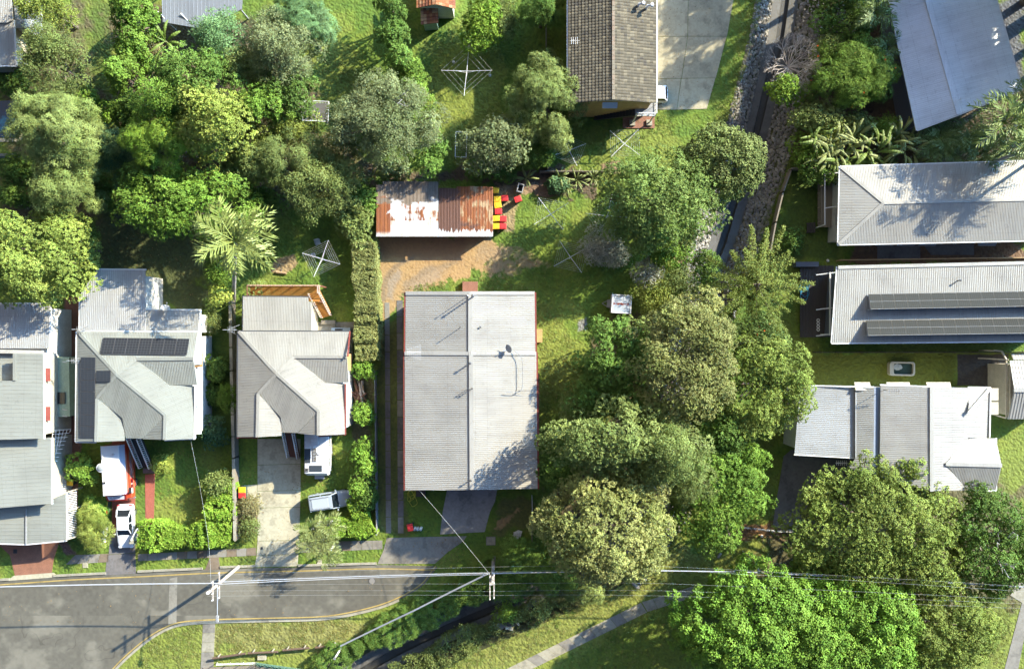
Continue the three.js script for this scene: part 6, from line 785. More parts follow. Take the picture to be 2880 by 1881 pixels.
for (const [i, [v0, v1, v2, h]] of [[1318, 1309, 1322, 8], [1330, 1317, 1334, 8.2], [1357.5, 1349, 1352, 8.2], [1375, 1366, 1361, 7.4], [1384.4, 1378, 1372, 7.4]].entries()) wire('overhead_wire', ['topmost', 'second', 'middle', 'fourth', 'lowest'][i] + ' of five thin overhead wires crossing the street trees', 'overhead wire', [[480, 1338 + i * 12, 7.9], [1140, v0, h], [1530, v1 + 7, h + 0.6], [2460, v2 + 46, h + 0.9]], 0.25, 0.007, WIRE, 'thin overhead wires');
wire('service_wire', 'thin service wire from the front eave of the long house to the second power pole', 'service wire', [[973, 1139, 4.6], [1140, 1338, 7]], 0.35, 0.016, WIRE); wire('service_wire', 'thin service wire across the second house lawn to the corner hedge', 'service wire', [[441, 1024, 4.9], [480, 1240, 5], [488, 1358, 6.2]], 0.2, 0.012, WIRE);
{ const c = W(796, 1499), t = thing('stub_post', 'short pale post holding the low end of the aerial stay', 'post', V3(c.x, 0, c.z)), b = new GB(); b.rod(V3(0, -0.2, 0), V3(-0.3, 2.7, 0.35), 0.11, 0.09, 10); b.smesh('shaft', WHITEMETAL, t, 0.8); const k = new GB(); k.rod(V3(-0.3, 2.55, 0.35), V3(-0.3, 2.8, 0.35), 0.13, 0.13, 10); k.smesh('cap', STEEL, t, 0.8); }
{ const c = W(1727, 1281), t = thing('street_lamp', 'slim street lamp over the park lawn edge at the lower right', 'street lamp', V3(c.x, 0, c.z)), b = new GB(); b.rod(V3(0, -0.2, 0), V3(0, 4.6, 0), 0.07, 0.05, 9); b.rod(V3(0, 4.6, 0), V3(0.15, 4.9, 0.45), 0.045, 0.04, 8); b.smesh('shaft', STEEL, t, 0.8); const h = part('lamp_head', new RoundedBoxGeometry(0.34, 0.16, 0.6, 3, 0.07), WHITEMETAL, t); h.position.set(0.18, 4.95, 0.6); const l = part('lens', new RoundedBoxGeometry(0.24, 0.06, 0.4, 2, 0.025), LAMP, h); l.position.y = -0.09; }
// ---------------------------------------------------------------- fences
function fence(label, line, h, m, o = {}) { const P = line.map(([u, v]) => W(u, v, 0)), c = P[0].clone(), t = thing('fence', label, 'fence', c); for (let s = 0; s < P.length - 1; s++) { const A = rel(P[s], c), B = rel(P[s + 1], c), L = A.distanceTo(B), n = Math.max(1, Math.round(L / 2.4)); for (let i = 0; i <= n; i++) { const p = A.clone().lerp(B, i / n), b = new GB(); b.bar(V3(p.x, -0.1, p.z), V3(p.x, h + 0.05, p.z), 0.11); b.mesh('post', m, t); } for (let i = 0; i < n; i++) { const a = A.clone().lerp(B, (i + 0.03) / n), e = A.clone().lerp(B, (i + 0.97) / n), up = (v, y) => V3(v.x, y, v.z); const b = new GB(); if (o.rails) { for (let k = 0; k < o.rails; k++) b.bar(up(a, h * (k + 1) / o.rails), up(e, h * (k + 1) / o.rails), 0.06); b.mesh('rails', m, t); } else { const w = o.thick || 0.03, q = Math.round(a.distanceTo(e) / 0.16); for (let k = 0; k < q; k++) { const x = a.clone().lerp(e, (k + 0.05) / q), y = a.clone().lerp(e, (k + 0.93) / q), hh = h - ((k * 7 + i * 3) % 5) * 0.008; b.bar(up(x, hh / 2), up(y, hh / 2), w, hh); } b.mesh('palings', m, t).userData.kind = 'stuff'; const r = new GB(); r.bar(up(a, h + 0.02), up(e, h + 0.02), o.cap || 0.07, 0.04); r.mesh('top_rail', o.capM || m, t); } } } return t; }
fence('weathered pale-topped fence between the second and third houses', [[545, 700], [548, 860], [553, 1060], [556, 1248]], 1.6, TIMBER.grey, { cap: 0.3, capM: C_MID }); fence('thin fence along the concrete wheel tracks of the long house', [[874, 862], [878, 1236]], 1.2, PAINT.grey, { cap: 0.05 });
fence('grey paling fence between the rotary line lawn and the tiled flats', [[1268, -40], [1268, 120], [1270, 250], [1272, 396]], 1.6, TIMBER.grey); fence('back fence behind the garden bed, seen between strap-leaved plants', [[1255, 402], [1400, 402]], 1.1, TIMBER.grey, { cap: 0.07 });
fence('timber fence along the stone bank beside the hipped roof lawn', [[1829, 402], [1812, 450], [1795, 520], [1783, 585]], 1.3, TIMBER.grey, { cap: 0.14 }); fence('short timber fence at the head of the shaded lawn by the hipped roof', [[1832, 396], [1895, 396]], 1.3, TIMBER.grey, { cap: 0.12 }); fence('low timber fence between the hipped roof and the single-slope roof', [[1945, 606], [2400, 600]], 1.1, TIMBER.raw, { cap: 0.1 }); fence('dark fence along the lawn below the single-slope roof', [[1890, 818], [2420, 818]], 1.0, TIMBER.dark); fence('low white-railed fence at the shaded driveway entrance', [[1694, 1218], [1745, 1225], [1800, 1231], [1838, 1232]], 0.9, WHITEMETAL, { rails: 2 });
// open car-park style barrier of low logs at the bottom edge
const LOGM = mat([0.13, 0.09, 0.06], 0.9, { map: woodTex });
for (const [i, [a, b]] of [[[492, 1531], [568, 1520]], [[574, 1519], [644, 1516]], [[655, 1512], [717, 1507]], [[731, 1506], [785, 1500]]].entries()) { const A = W(a[0], a[1], 0.55), B = W(b[0], b[1], 0.55), t = thing('log_rail', ['dark log rail nearest the path at the bottom edge', 'second dark log rail from the path at the bottom edge', 'third dark log rail from the path at the bottom edge', 'dark log rail nearest the stub post at the bottom edge'][i], 'log rail', V3(A.x, 0, A.z), 0, 'low log rails along the verge'); const l = new GB(), E = V3(B.x - A.x, 0.5, B.z - A.z), S = V3(0, 0.5, 0); l.rod(S, E, 0.13, 0.12, 9); l.smesh('log', LOGM, t, 0.8); for (const f of [0.18, 0.82]) { const p = S.clone().lerp(E, f), c = new GB(); c.rod(V3(p.x, -0.1, p.z - 0.14), V3(p.x, 0.62, p.z - 0.14), 0.08, 0.08, 8); c.smesh('post', mat([0.36, 0.34, 0.27], 0.9, { map: woodTex }), t, 0.8); } }
{ const c = W(608, 1527), t = thing('concrete_block', 'pale concrete footing block beside the log rails at the bottom edge', 'concrete block', c), b = new GB(); b.box(0, 0.12, 0, 0.9, 0.24, 0.5); b.mesh('block', C_LIGHT, t); }
// footbridge at the bottom edge
{
  const c = W(600, 1560), t = thing('footbridge', 'footbridge with grey pipe rails and green truss sides at the bottom edge', 'footbridge', c), GR = mat([0.13, 0.24, 0.17], 0.5, { map: grainTex }); const P = (u, v, h) => W(u, v, h).sub(c);
  { const A = P(470, 1572, 0.1), B = P(592, 1566, 0.1), n = 8; for (let i = 0; i < n; i++) { const b = new GB(), a = A.clone().lerp(B, i / n), e = A.clone().lerp(B, (i + 0.97) / n); b.hexa([V3(a.x, 0.02, a.z - 0.9), V3(e.x, 0.02, e.z - 0.9), V3(e.x, 0.02, e.z + 1.5), V3(a.x, 0.02, a.z + 1.5), V3(a.x, 0.12, a.z - 0.9), V3(e.x, 0.12, e.z - 0.9), V3(e.x, 0.12, e.z + 1.5), V3(a.x, 0.12, a.z + 1.5)]); b.mesh('deck_board', TIMBER.grey, t); } }
  const r = new GB(); for (const h of [0.55, 1.05]) r.rod(P(500, 1541 + h * 5, h), P(592, 1538 + h * 5, h), 0.035, 0.035, 8); for (let i = 0; i < 4; i++) { const u = 500 + i * 30.6; r.rod(P(u + 3, 1540, 0), P(u + 1, 1545, 1.05), 0.035, 0.035, 8); } r.mesh('hand_rail', WHITEMETAL, t);
  const tr = new GB(), T0 = P(594, 1542, 1.2), T1 = P(760, 1566, 1.2), B0 = P(594, 1546, 0.1), B1 = P(760, 1570, 0.1); tr.bar(T0, T1, 0.14, 0.1); tr.bar(B0, B1, 0.14, 0.14); const O = V3(-0.2, 0, 1.7); tr.bar(T0.clone().add(O), T1.clone().add(O), 0.14, 0.1); for (let i = 0; i < 10; i++) { const f = i / 10, k = (i + 1) / 10, m = (f + k) / 2; tr.bar(B0.clone().lerp(B1, f), T0.clone().lerp(T1, m), 0.07); tr.bar(T0.clone().lerp(T1, m), B0.clone().lerp(B1, k), 0.07); tr.bar(T0.clone().lerp(T1, f), T0.clone().lerp(T1, m).add(V3(0, -0.4, 0.5)), 0.08); } tr.mesh('truss', GR, t); const dk = new GB(); dk.hexa([B0, B1, B1.clone().add(O), B0.clone().add(O), B0, B1, B1.clone().add(O), B0.clone().add(O)].map((v, i) => V3(v.x, i < 4 ? 0.0 : 0.1, v.z))); dk.mesh('bridge_deck', TIMBER.grey, t);
}
// drain outlet, lids, stones
{ const c = W(1158, 1452), t = thing('drain_outlet', 'pale concrete outlet slab with a dark mouth on the park-side drain bank', 'drain outlet', c), P = (u, v, y) => { const q = W(u, v, 0).sub(c); q.y = y; return q; }; const b = new GB(); b.poly([P(1142, 1438, 0), P(1177, 1456, 0), P(1160, 1466, 0), P(1148, 1460, 0)], -0.2, 0.1); b.mesh('apron', C_OLD, t); const d = new GB(); d.poly([P(1168, 1448, 0), P(1200, 1444, 0), P(1204, 1452, 0), P(1184, 1459, 0)], -0.2, 0.06); d.mesh('mouth', PAINT.dark, t); const e = new GB(); e.bar(P(1174, 1458, 0.14), P(1192, 1461, 0.14), 0.3, 0.25); e.bar(P(1196, 1442, 0.14), P(1206, 1452, 0.14), 0.18, 0.2); e.mesh('headwall', C_LIGHT, t); }  // mouth is a solid slab, its dark colour standing for the shaded hole
function lid(name, label, u, v, w, d, m, round) { const c = W(u, v), t = thing(name, label, 'access cover', c), b = new GB(); if (round) { b.rod(V3(0, 0.0, 0), V3(0, 0.035, 0), w / 2, w / 2, 24); b.mesh('frame', m[0], t); const q = new GB(); q.rod(V3(0, 0.02, 0), V3(0, 0.041, 0), w * 0.43, w * 0.43, 24); q.mesh('cover', m[1], t); } else { b.box(0, 0.035, 0, w, 0.06, d); b.mesh('frame', m[0], t); const q = new GB(); q.box(0, 0.04, 0, w * 0.86, 0.064, d * 0.86); q.mesh('cover', m[1], t); } return t; }
lid('manhole_cover', 'round manhole cover in the road near its bend', 863.5, 1350.5, 0.72, 0, [PAINT.dark, mat([0.2, 0.195, 0.18], 0.8)], true); lid('manhole_cover', 'round manhole cover among stones on the park lawn under the golden tree', 1486, 1355, 0.75, 0, [C_OLD, mat([0.12, 0.12, 0.12], 0.8)], true);
lid('pit_lid', 'pale square pit lid on the verge before the first shrub', 196, 1314, 0.55, 0.5, [C_LIGHT, C_LIGHT]); lid('pit_lid', 'cream square pit lid on the verge below the palm cluster', 741, 1306, 0.5, 0.45, [PAINT.cream, PAINT.cream]); lid('pit_lid', 'small grey pit lid on the footpath beside the palm cluster', 788, 1270, 0.4, 0.42, [C_MID, C_LIGHT]); lid('pit_lid', 'dark square grate on the brick driveway of the first house', 33, 1281, 0.4, 0.45, [PAINT.dark, BIN.black]); lid('pit_lid', 'small dark grate on the concrete driveway near the street', 607, 1274, 0.22, 0.25, [PAINT.dark, BIN.black]); lid('pit_lid', 'square concrete lid on the shaded grass near the front apron', 1140, 1257, 1.0, 0.9, [C_OLD, C_MID]);
{ const rs = rng(71), g = new THREE.DodecahedronGeometry(0.2, 1); for (const [i, [u, v, l]] of [[1474, 1357, 'pale stone left of the park manhole'], [1480, 1364, 'pale stone below the park manhole'], [1497, 1348, 'pale stone right of and above the park manhole'], [1673, 1290, 'small grey stone on the sunny park grass'], [1799, 324, 'white stone at the end of the stone bank near the flats lawn']].entries()) { const p = W(u, v), o = part(numbered('loose_stone'), g, concrete(0.34, 0.85), scene); o.position.copy(p); o.scale.set(1 + rs(), 0.7, 0.8 + rs() * 0.6); o.rotation.y = rs() * 6; tag(o, l, 'stone'); } }
// ---------------------------------------------------------------- yard things
{ const c = W(730.5, 257, 0.9), t = thing('trampoline', 'rectangular trampoline with grey mat and white frame on the sunny lawn edge', 'trampoline', V3(c.x, 0, c.z), -0.05), w = 1.42, d = 1.06, b = new GB(), m = new GB(), sp = new GB(); m.box(0, 0.88, 0, 2 * w - 0.4, 0.02, 2 * d - 0.4); for (const s of [-1, 1]) { b.rod(V3(-w, 0.9, s * d), V3(w, 0.9, s * d), 0.04, 0.04, 8); b.rod(V3(s * w, 0.9, -d), V3(s * w, 0.9, d), 0.04, 0.04, 8); for (let i = 0; i < 16; i++) { const x = -w + 0.2 + i * (2 * w - 0.4) / 15; sp.bar(V3(x, 0.89, s * (d - 0.2)), V3(x, 0.89, s * d), 0.02); } for (let i = 0; i < 12; i++) { const z = -d + 0.2 + i * (2 * d - 0.4) / 11; sp.bar(V3(s * (w - 0.2), 0.89, z), V3(s * w, 0.89, z), 0.02); } for (const q of [-1, 1]) b.rod(V3(s * w * 0.9, 0, q * d), V3(s * w * 0.9, 0.9, q * d), 0.035, 0.035, 7); } m.mesh('mat', mat([0.13, 0.125, 0.11], 0.85, { map: grainTex }), t); b.mesh('frame', WHITEMETAL, t); sp.mesh('springs', WHITEMETAL, t).userData.kind = 'stuff'; }
{ const c = W(1071, 336, 0.8), t = thing('goal_frame', 'white rectangular goal frame standing in the lawn beside the grey-olive tree', 'goal frame', V3(c.x, 0, c.z), -0.03), b = new GB(), w = 0.58, d = 1.32; for (const s of [-1, 1]) { b.rod(V3(s * w, 1.0, -d), V3(s * w, 1.0, d), 0.05, 0.05, 8); b.rod(V3(-w, 1.0, s * d), V3(w, 1.0, s * d), 0.05, 0.05, 8); b.rod(V3(s * w, 0, -d), V3(s * w, 1.0, -d), 0.04, 0.04, 8); b.rod(V3(s * w, 0, d), V3(s * w, 1.0, d), 0.04, 0.04, 8); } b.mesh('frame', WHITEMETAL, t); const n = new GB(); for (let i = 1; i < 12; i++) n.rod(V3(-w, 0.98, -d + i * d / 6), V3(w, 0.98, -d + i * d / 6), 0.006, 0.006, 3); for (let i = 1; i < 5; i++) n.rod(V3(-w + i * w / 2.5, 0.98, -d), V3(-w + i * w / 2.5, 0.98, d), 0.006, 0.006, 3); n.mesh('net', mat([0.3, 0.32, 0.3], 0.8), t).userData.kind = 'stuff'; }
for (const [u, v, l] of [[1053, 143, 'small white ball left of the large rotary line'], [1138, 174, 'small white ball at the right arm of the large rotary line'], [1771, 1246, 'tiny white ball by the low white-railed fence'], [1925, 605, 'tiny white ball on the shaded lawn by the hipped roof']]) { const p = W(u, v, 0.15), o = part(numbered('ball'), new THREE.SphereGeometry(0.15, 16, 12), WHITEMETAL, scene); o.position.set(p.x, 0.15, p.z); tag(o, l, 'ball'); }
{ const c = W(737, 562, 0.45), t = thing('plastic_chair', 'pale plastic chair lying on the shaded lawn beside the back rotary line', 'chair', V3(c.x, 0, c.z), 0.3), m = mat([0.4, 0.46, 0.45], 0.6), b = new GB(); b.box(0, 0.42, 0, 0.5, 0.05, 0.5); b.mesh('seat', m, t); const k = new GB(); k.box(0, 0.7, -0.27, 0.5, 0.55, 0.04); k.mesh('backrest', m, t); for (const x of [-0.22, 0.22]) for (const z of [-0.22, 0.22]) { const l = new GB(); l.bar(V3(x * 1.1, 0, z * 1.1), V3(x, 0.42, z), 0.04); l.mesh('leg', m, t); } for (const s of [-1, 1]) { const a = new GB(); a.bar(V3(s * 0.27, 0.65, -0.27), V3(s * 0.27, 0.65, 0.22), 0.05, 0.04); a.bar(V3(s * 0.27, 0.42, 0.22), V3(s * 0.27, 0.65, 0.22), 0.04); a.mesh('armrest', m, t); } }
{ const c = W(726, 592, 0.3), t = thing('peg_basket', 'small white basket under the back rotary line', 'basket', V3(c.x, 0, c.z), 0.5), b = new GB(); for (const s of [-1, 1]) { b.box(s * 0.17, 0.15, 0, 0.03, 0.3, 0.34); b.box(0, 0.15, s * 0.17, 0.34, 0.3, 0.03); } b.mesh('side', WHITEMETAL, t); const d = new GB(); d.box(0, 0.03, 0, 0.31, 0.03, 0.31); d.mesh('base', WHITEMETAL, t); }
{ const c = W(652, 633, 0.2), t = thing('cut_log', 'pale cut log lying on the grass behind the orange deck', 'log', V3(c.x, 0, c.z), 0.05), b = new GB(); b.rod(V3(-0.55, 0.14, -0.1), V3(0.5, 0.15, 0.1), 0.16, 0.12, 10); b.smesh('log', mat([0.42, 0.3, 0.18], 0.9, { map: woodTex }), t, 0.8); const e = new GB(); e.rod(V3(-0.1, 0.16, -0.02), V3(0.1, 0.16, -0.45), 0.07, 0.05, 8); e.smesh('branch_stub', barkMat, t, 0.8); }
{ const rs = rng(81), c = W(836, 918, 0.4), t = thing('timber_heap', 'heap of loose red and pale planks between the third house and the border', 'timber heap', V3(c.x, 0, c.z)); for (let i = 0; i < 20; i++) { const b = new GB(), L = 1.2 + rs() * 1.9, a = 1.35 + (rs() - 0.5) * (i > 12 ? 2.4 : 0.6), x = (rs() - 0.6) * 1.0, z = (rs() - 0.5) * 2.2, y = 0.08 + i * 0.03; const d = V3(Math.cos(a) * L / 2, (rs() - 0.5) * 0.3, Math.sin(a) * L / 2), p = V3(x, y + 0.15, z); b.bar(p.clone().sub(d), p.clone().add(d), 0.1 + rs() * 0.05, 0.05); b.mesh('plank', [TIMBER.brown, TIMBER.pink, TIMBER.raw, TIMBER.brown][rs() * 4 | 0], t); } }
{ const c = W(790, 768, 0.9), t = thing('air_conditioner', 'pale blue-grey outdoor unit on the paving beside the third house', 'air conditioner', V3(c.x, 0, c.z)), b = part('case', new RoundedBoxGeometry(2.0, 0.75, 0.6, 2, 0.03), mat([0.3, 0.37, 0.43], 0.5), t); b.position.y = 0.42; const l = new GB(); l.box(-0.2, 0.81, 0, 0.8, 0.03, 0.4); l.mesh('lid', BIN.black, t); }
// bath-like tub and blue-white cover in the right lawn
{ const c = W(2100, 857, 0.7), t = thing('garden_spa', 'cream oblong spa shell filled with dark leaves and a pale cover, on the lawn', 'spa', V3(c.x, 0, c.z), -0.02), sh = new THREE.Shape(), rr = (s, w, d, r) => { s.moveTo(-w + r, -d); s.lineTo(w - r, -d); s.quadraticCurveTo(w, -d, w, -d + r); s.lineTo(w, d - r); s.quadraticCurveTo(w, d, w - r, d); s.lineTo(-w + r, d); s.quadraticCurveTo(-w, d, -w, d - r); s.lineTo(-w, -d + r); s.quadraticCurveTo(-w, -d, -w + r, -d); return s; }; rr(sh, 1.32, 0.72, 0.34); const ho = new THREE.Path(); { const s2 = rr(new THREE.Shape(), 1.06, 0.6, 0.26); ho.setFromPoints(s2.getPoints(8).map((p) => new THREE.Vector2(p.x + 0.12, p.y))); } sh.holes.push(ho); const g = new THREE.ExtrudeGeometry(sh, { depth: 0.6, bevelEnabled: true, bevelSize: 0.03, bevelThickness: 0.03, bevelSegments: 2, curveSegments: 8 }); g.rotateX(-Math.PI / 2); part('shell', g, mat([0.42, 0.4, 0.31], 0.5), t); const f = new GB(); f.box(0.12, 0.28, 0, 2.1, 0.05, 1.16); f.mesh('leaf_water', mat([0.03, 0.06, 0.035], 0.35, { map: grainTex }), t); const rs = rng(14), k = new GB(); const pts = []; for (let i = 0; i < 14; i++) pts.push(V3(-0.4 + Math.cos(i / 14 * 6.28) * (0.4 + rs() * 0.14), 0, -0.18 + Math.sin(i / 14 * 6.28) * (0.28 + rs() * 0.12))); for (let i = 0; i < 14; i++) { const a = pts[i], b = pts[(i + 1) % 14], m = V3(-0.4, 0.46 + rs() * 0.08, -0.18); k.tri(V3(a.x, 0.36 + rs() * 0.05, a.z), m, V3(b.x, 0.36 + rs() * 0.05, b.z)); } k.mesh('torn_cover', mat([0.4, 0.43, 0.4], 0.7), t); }
// hoses
function hose(label, u, v, y, loops, r, m, seed) { const rs = rng(seed), c = W(u, v, y), p = []; let x = 0, z = 0; for (let i = 0; i < loops * 10; i++) { const a = i * 0.62, R = 0.28 + 0.22 * rs(); p.push(V3(Math.cos(a) * R + x, y + 0.02 + 0.03 * rs(), Math.sin(a) * R * 1.3 + z)); if (i % 10 === 9) { x += (rs() - 0.5) * 0.5; z += rs() * 0.5; } } const g = new THREE.TubeGeometry(new THREE.CatmullRomCurve3(p), loops * 60, r, 5), o = part(numbered('garden_hose'), g, m, scene); o.position.set(c.x, 0, c.z); return tag(o, label, 'hose'); }
hose('yellow garden hose coiled on the front lawn of the long house', 957, 1148, 0.02, 3, 0.028, mat([0.45, 0.45, 0.05], 0.6), 3); hose('blue hose tangled on the dark deck beside the plume tree', 1872, 660, 0.6, 4, 0.03, mat([0.02, 0.25, 0.42], 0.5), 8);
{ const c = W(977, 1147, 0.5), t = thing('dark_crate', 'dark crate against the front wall next to the yellow hose', 'crate', V3(c.x, 0, c.z)), b = new GB(); b.box(0, 0.25, 0, 0.9, 0.5, 0.6); b.mesh('box', BIN.black, t); const l = new GB(); l.box(0, 0.52, 0, 0.96, 0.05, 0.66); l.mesh('lid', TIMBER.dark, t); }
// gates beside the coupe
function gate(label, a, b2, h) { const A = W(a[0], a[1]), B = W(b2[0], b2[1]), t = thing('gate_leaf', label, 'gate', A), e = rel(B, A), up = V3(0, h, 0), b = new GB(); b.bar(V3(0, h * 0.55, 0), e.clone().add(V3(0, h * 0.55, 0)), 0.05, h * 0.85); b.mesh('panel', mat([0.62, 0.63, 0.6], 0.6, { map: grainTex }), t); const f = new GB(); f.bar(V3(0, h, 0), e.clone().add(up), 0.09); f.bar(V3(0, 0.08, 0), V3(0, h, 0), 0.09); f.bar(e.clone().add(V3(0, 0.08, 0)), e.clone().add(up), 0.09); f.mesh('frame', PAINT.trim, t); return t; }
gate('white gate leaf standing open beside the long-leaved shrub, near the coupe', [252, 1223], [247, 1257], 1.5); gate('white gate leaf standing open between the coupe and the corner hedge', [331, 1222], [317, 1248], 1.5);
{ const c = W(316, 1252), t = thing('gate_post', 'pale masonry gate post between the coupe and the corner hedge', 'gate post', c), b = new GB(); b.box(0, 0.6, 0, 0.35, 1.2, 0.35); b.mesh('shaft', C_MID, t); const k = new GB(); k.box(0, 1.23, 0, 0.45, 0.08, 0.45); k.mesh('cap', C_LIGHT, t); }
// dishes, aerials and a bracket
function dish(label, u, v, h, turn, r = 0.45) { const c = W(u, v, h), t = thing('satellite_dish', label, 'satellite dish', V3(c.x, h - 0.7, c.z), turn), g = new THREE.SphereGeometry(r * 1.6, 20, 8, 0, 6.3, 0, 0.66); g.translate(0, -r * 1.6, 0); g.rotateX(Math.PI); g.rotateZ(-0.9); const o = part('bowl', g, mat([0.42, 0.43, 0.42], 0.5), t); o.position.set(0, 0.6, 0); const b = new GB(); b.rod(V3(0, 0, 0), V3(0, 0.6, 0), 0.035, 0.035, 7); b.rod(V3(0, 0.5, 0), V3(0.6, 0.75, 0), 0.02, 0.02, 6); b.box(0.62, 0.77, 0, 0.12, 0.1, 0.1); b.mesh('mast', STEEL, t); return t; }
dish('grey satellite dish on the long pale roof near its step', 1184, 809, 5.7, 3.6); dish('grey satellite dish on the lean-to roof of the second house', 381, 717, 5.5, 1.2);
{ const c = W(967, 818, 5.6), t = thing('roof_aerial', 'white skeletal television aerial on the near slope of the long roof', 'aerial', V3(c.x, 4.6, c.z)), b = new GB(); b.rod(V3(0, 0, 0), V3(0, 1.4, 0), 0.02, 0.02, 6); b.bar(V3(-0.9, 1.4, 0), V3(0.5, 1.4, 0), 0.03); for (let i = 0; i < 7; i++) b.bar(V3(-0.8 + i * 0.2, 1.42, -0.35 - i * 0.07), V3(-0.8 + i * 0.2, 1.42, 0.35 + i * 0.07), 0.018); b.mesh('rods', WHITEMETAL, t); }
{ const p = [W(1196, 815, 5.2), W(1211, 830, 5.2), W(1214, 868, 5.2), W(1209, 908, 5.2), W(1176, 911, 5.35)], o = p[0].clone(), g = new THREE.TubeGeometry(new THREE.CatmullRomCurve3(p.map((v) => rel(v, o).add(V3(0, 0.25, 0)))), 40, 0.035, 6), m = part(numbered('roof_cable'), g, PAINT.grey, scene); m.position.copy(o); m.position.y -= 0.12; tag(m, 'loose pale cable curving over the bright slope of the long roof', 'cable'); }
{ const c = W(1208, 908, 5.3), t = thing('cable_mast', 'short cable mast on the bright slope of the long roof', 'mast', V3(c.x, 4.7, c.z)), b = new GB(); b.rod(V3(0, 0, 0), V3(0, 0.7, 0), 0.04, 0.04, 7); b.bar(V3(-0.1, 0.68, 0), V3(1.0, 0.7, 0.0), 0.035); b.mesh('shaft', PIPE, t); }
for (const [u, v, l] of [[166, 838, 'service bracket with pale arms on the side of the second house'], [531, 766, 'aerial with short rods at the back corner of the third house'], [178, 765, 'aerial with short rods at the back corner of the second house']]) { const c = W(u, v, 6), t = thing('wall_bracket', l, 'bracket', V3(c.x, 4.9, c.z)), b = new GB(); b.bar(V3(-0.7, 1.0, 0), V3(0.6, 0.6, 0), 0.05); b.bar(V3(-0.2, 1.0, 0), V3(0.7, 0.2, -0.5), 0.025); b.bar(V3(-0.2, 1.0, 0), V3(0.6, 0.1, 0.6), 0.025); for (let i = 0; i < 5; i++) b.bar(V3(-0.2 + i * 0.16, 0.9, -0.3), V3(-0.2 + i * 0.16, 0.9, 0.3), 0.02); b.mesh('arms', PAINT.grey, t); }
// pool at the left edge
{ const t = new THREE.Group(); t.name = 'pool'; struct(t); const P = (u, v) => W(u, v); const wtr = new GB(); wtr.poly([P(-60, 236), P(36, 232), P(42, 318), P(-60, 320)], 0.03, 0.03); wtr.mesh('water', new THREE.MeshPhysicalMaterial({ color: 0x063a58, roughness: 0.06, specularIntensity: 0.9 }), t); for (let i = 0; i < 6; i++) { const c = new GB(); c.poly([P(-60 + i * 18, 321), P(-60 + (i + 0.96) * 18, 321), P(-60 + (i + 0.96) * 18, 329), P(-60 + i * 18, 329)], -0.1, 0.08); c.mesh('coping_stone', concrete(0.4, 0.72), t); } for (let i = 0; i < 5; i++) { const c = new GB(); c.poly([P(37 + i, 232 + i * 18), P(44 + i, 232 + i * 18), P(45 + i, 232 + (i + 0.96) * 18), P(38 + i, 232 + (i + 0.96) * 18)], -0.1, 0.08); c.mesh('coping_stone', concrete(0.4, 0.72), t); } }
{ const c = W(20, 345), t = thing('pool_wall', 'dark terrace wall with pale top below the pool', 'wall', c), b = new GB(); b.box(-1, 0.5, 0.9, 6, 1.0, 0.2); b.mesh('face', PAINT.grey, t); const k = new GB(); k.box(-1, 1.04, 0.9, 6, 0.08, 0.3); k.mesh('top', C_OLD, t); }
{ const rs = rng(33), c = W(1205, 1243, 0.5), t = thing('cardboard_pile', 'crumpled pale boards dumped on the shaded grass by the golden tree', 'rubbish', V3(c.x, 0, c.z)); for (let i = 0; i < 4; i++) { const b = new GB(); b.box((rs() - 0.5) * 0.5, 0.12 + i * 0.1, (rs() - 0.5) * 0.4, 0.7, 0.04, 0.5, rs() * 3); b.mesh('board', PAINT.white, t); } }
{ const c = W(1236, 1180), t = thing('board_fence', 'short leaning plank fence at the street corner of the long house', 'fence', c), rs = rng(12); for (let i = 0; i < 12; i++) { const b = new GB(), z = -1.2 + i * 0.4; b.box((rs() - 0.5) * 0.06, 0.6, z, 0.05, 1.2 + rs() * 0.15, 0.36); b.mesh('plank', i < 5 ? PAINT.white : TIMBER.grey, t); } }
// the plants that stand in the picture: name, label, plan position, radii, height, leaf, colour
const N = 'leafy_tree';
tree(N, 'small yellow-green tree at the top edge beside the white corner roof', 100, 10, 70, 50, 6, 'fine', 'yellow');
tree(N, 'brownish olive tree beside the white corner roof, above the pool', 108, 135, 76, 82, 7.5, 'fine', 'olive', { tint: 0.85, ragged: 0.4 });
tree(N, 'large pale feathery tree overhanging the blue pool', 128, 305, 104, 100, 9.5, 'feather', 'olive', { tint: 1.1, ragged: 0.3 });
tree(N, 'pale feathery tree with ragged lower edge, below the pool tree', 132, 432, 82, 72, 8, 'feather', 'olive', { ragged: 0.45, gap: 0.28 });
tree('round_bush', 'rounded bright green bush between the pool tree and the dark lawn', 205, 246, 38, 42, 4.5, 'large', 'bright');
tree('blue_green_tree', 'blue-green ferny tree in the gap between the two big groves', 262, 345, 44, 70, 5.5, 'feather', 'teal', { ragged: 0.4 });
for (const [u, v, a, b2, k, l] of [[308, 28, 46, 62, 1, 'topmost leafy bush of the hedge line along the dark narrow lawn'], [298, 112, 36, 46, 0.95, 'bush of the hedge line level with the banana plant, along the dark lawn'], [288, 182, 36, 44, 0.95, 'bush of the hedge line just below the banana plant, along the dark lawn'], [290, 255, 40, 44, 0.55, 'lowest bush of the hedge line along the dark lawn, its leaves coloured dark for shade']]) tree('hedge_bush', l, u, v, a, b2, 6.5, 'large', 'bright', { tint: k * 0.85, ragged: 0.3, base: 0.3 });  // k tints the leaves; the last bush has shade painted in
tree('twiggy_bush', 'brownish twiggy bush beside the banana plant', 335, 112, 34, 34, 4, 'fine', 'brown', { gap: 0.2 });
banana('banana_plant', 'banana plant with one large upright leaf among the trees', 382, 95, 4.2, 2.4, 8, 'lime');
tree(N, 'pale green tree reaching up beside the grey yard roof at the top', 500, 80, 60, 78, 9, 'fine', 'mint', { tint: 1.15 });
tree(N, 'grey-green tree with twiggy edge above the trampoline', 640, 128, 86, 92, 8.5, 'fine', 'grey', { ragged: 0.32 });
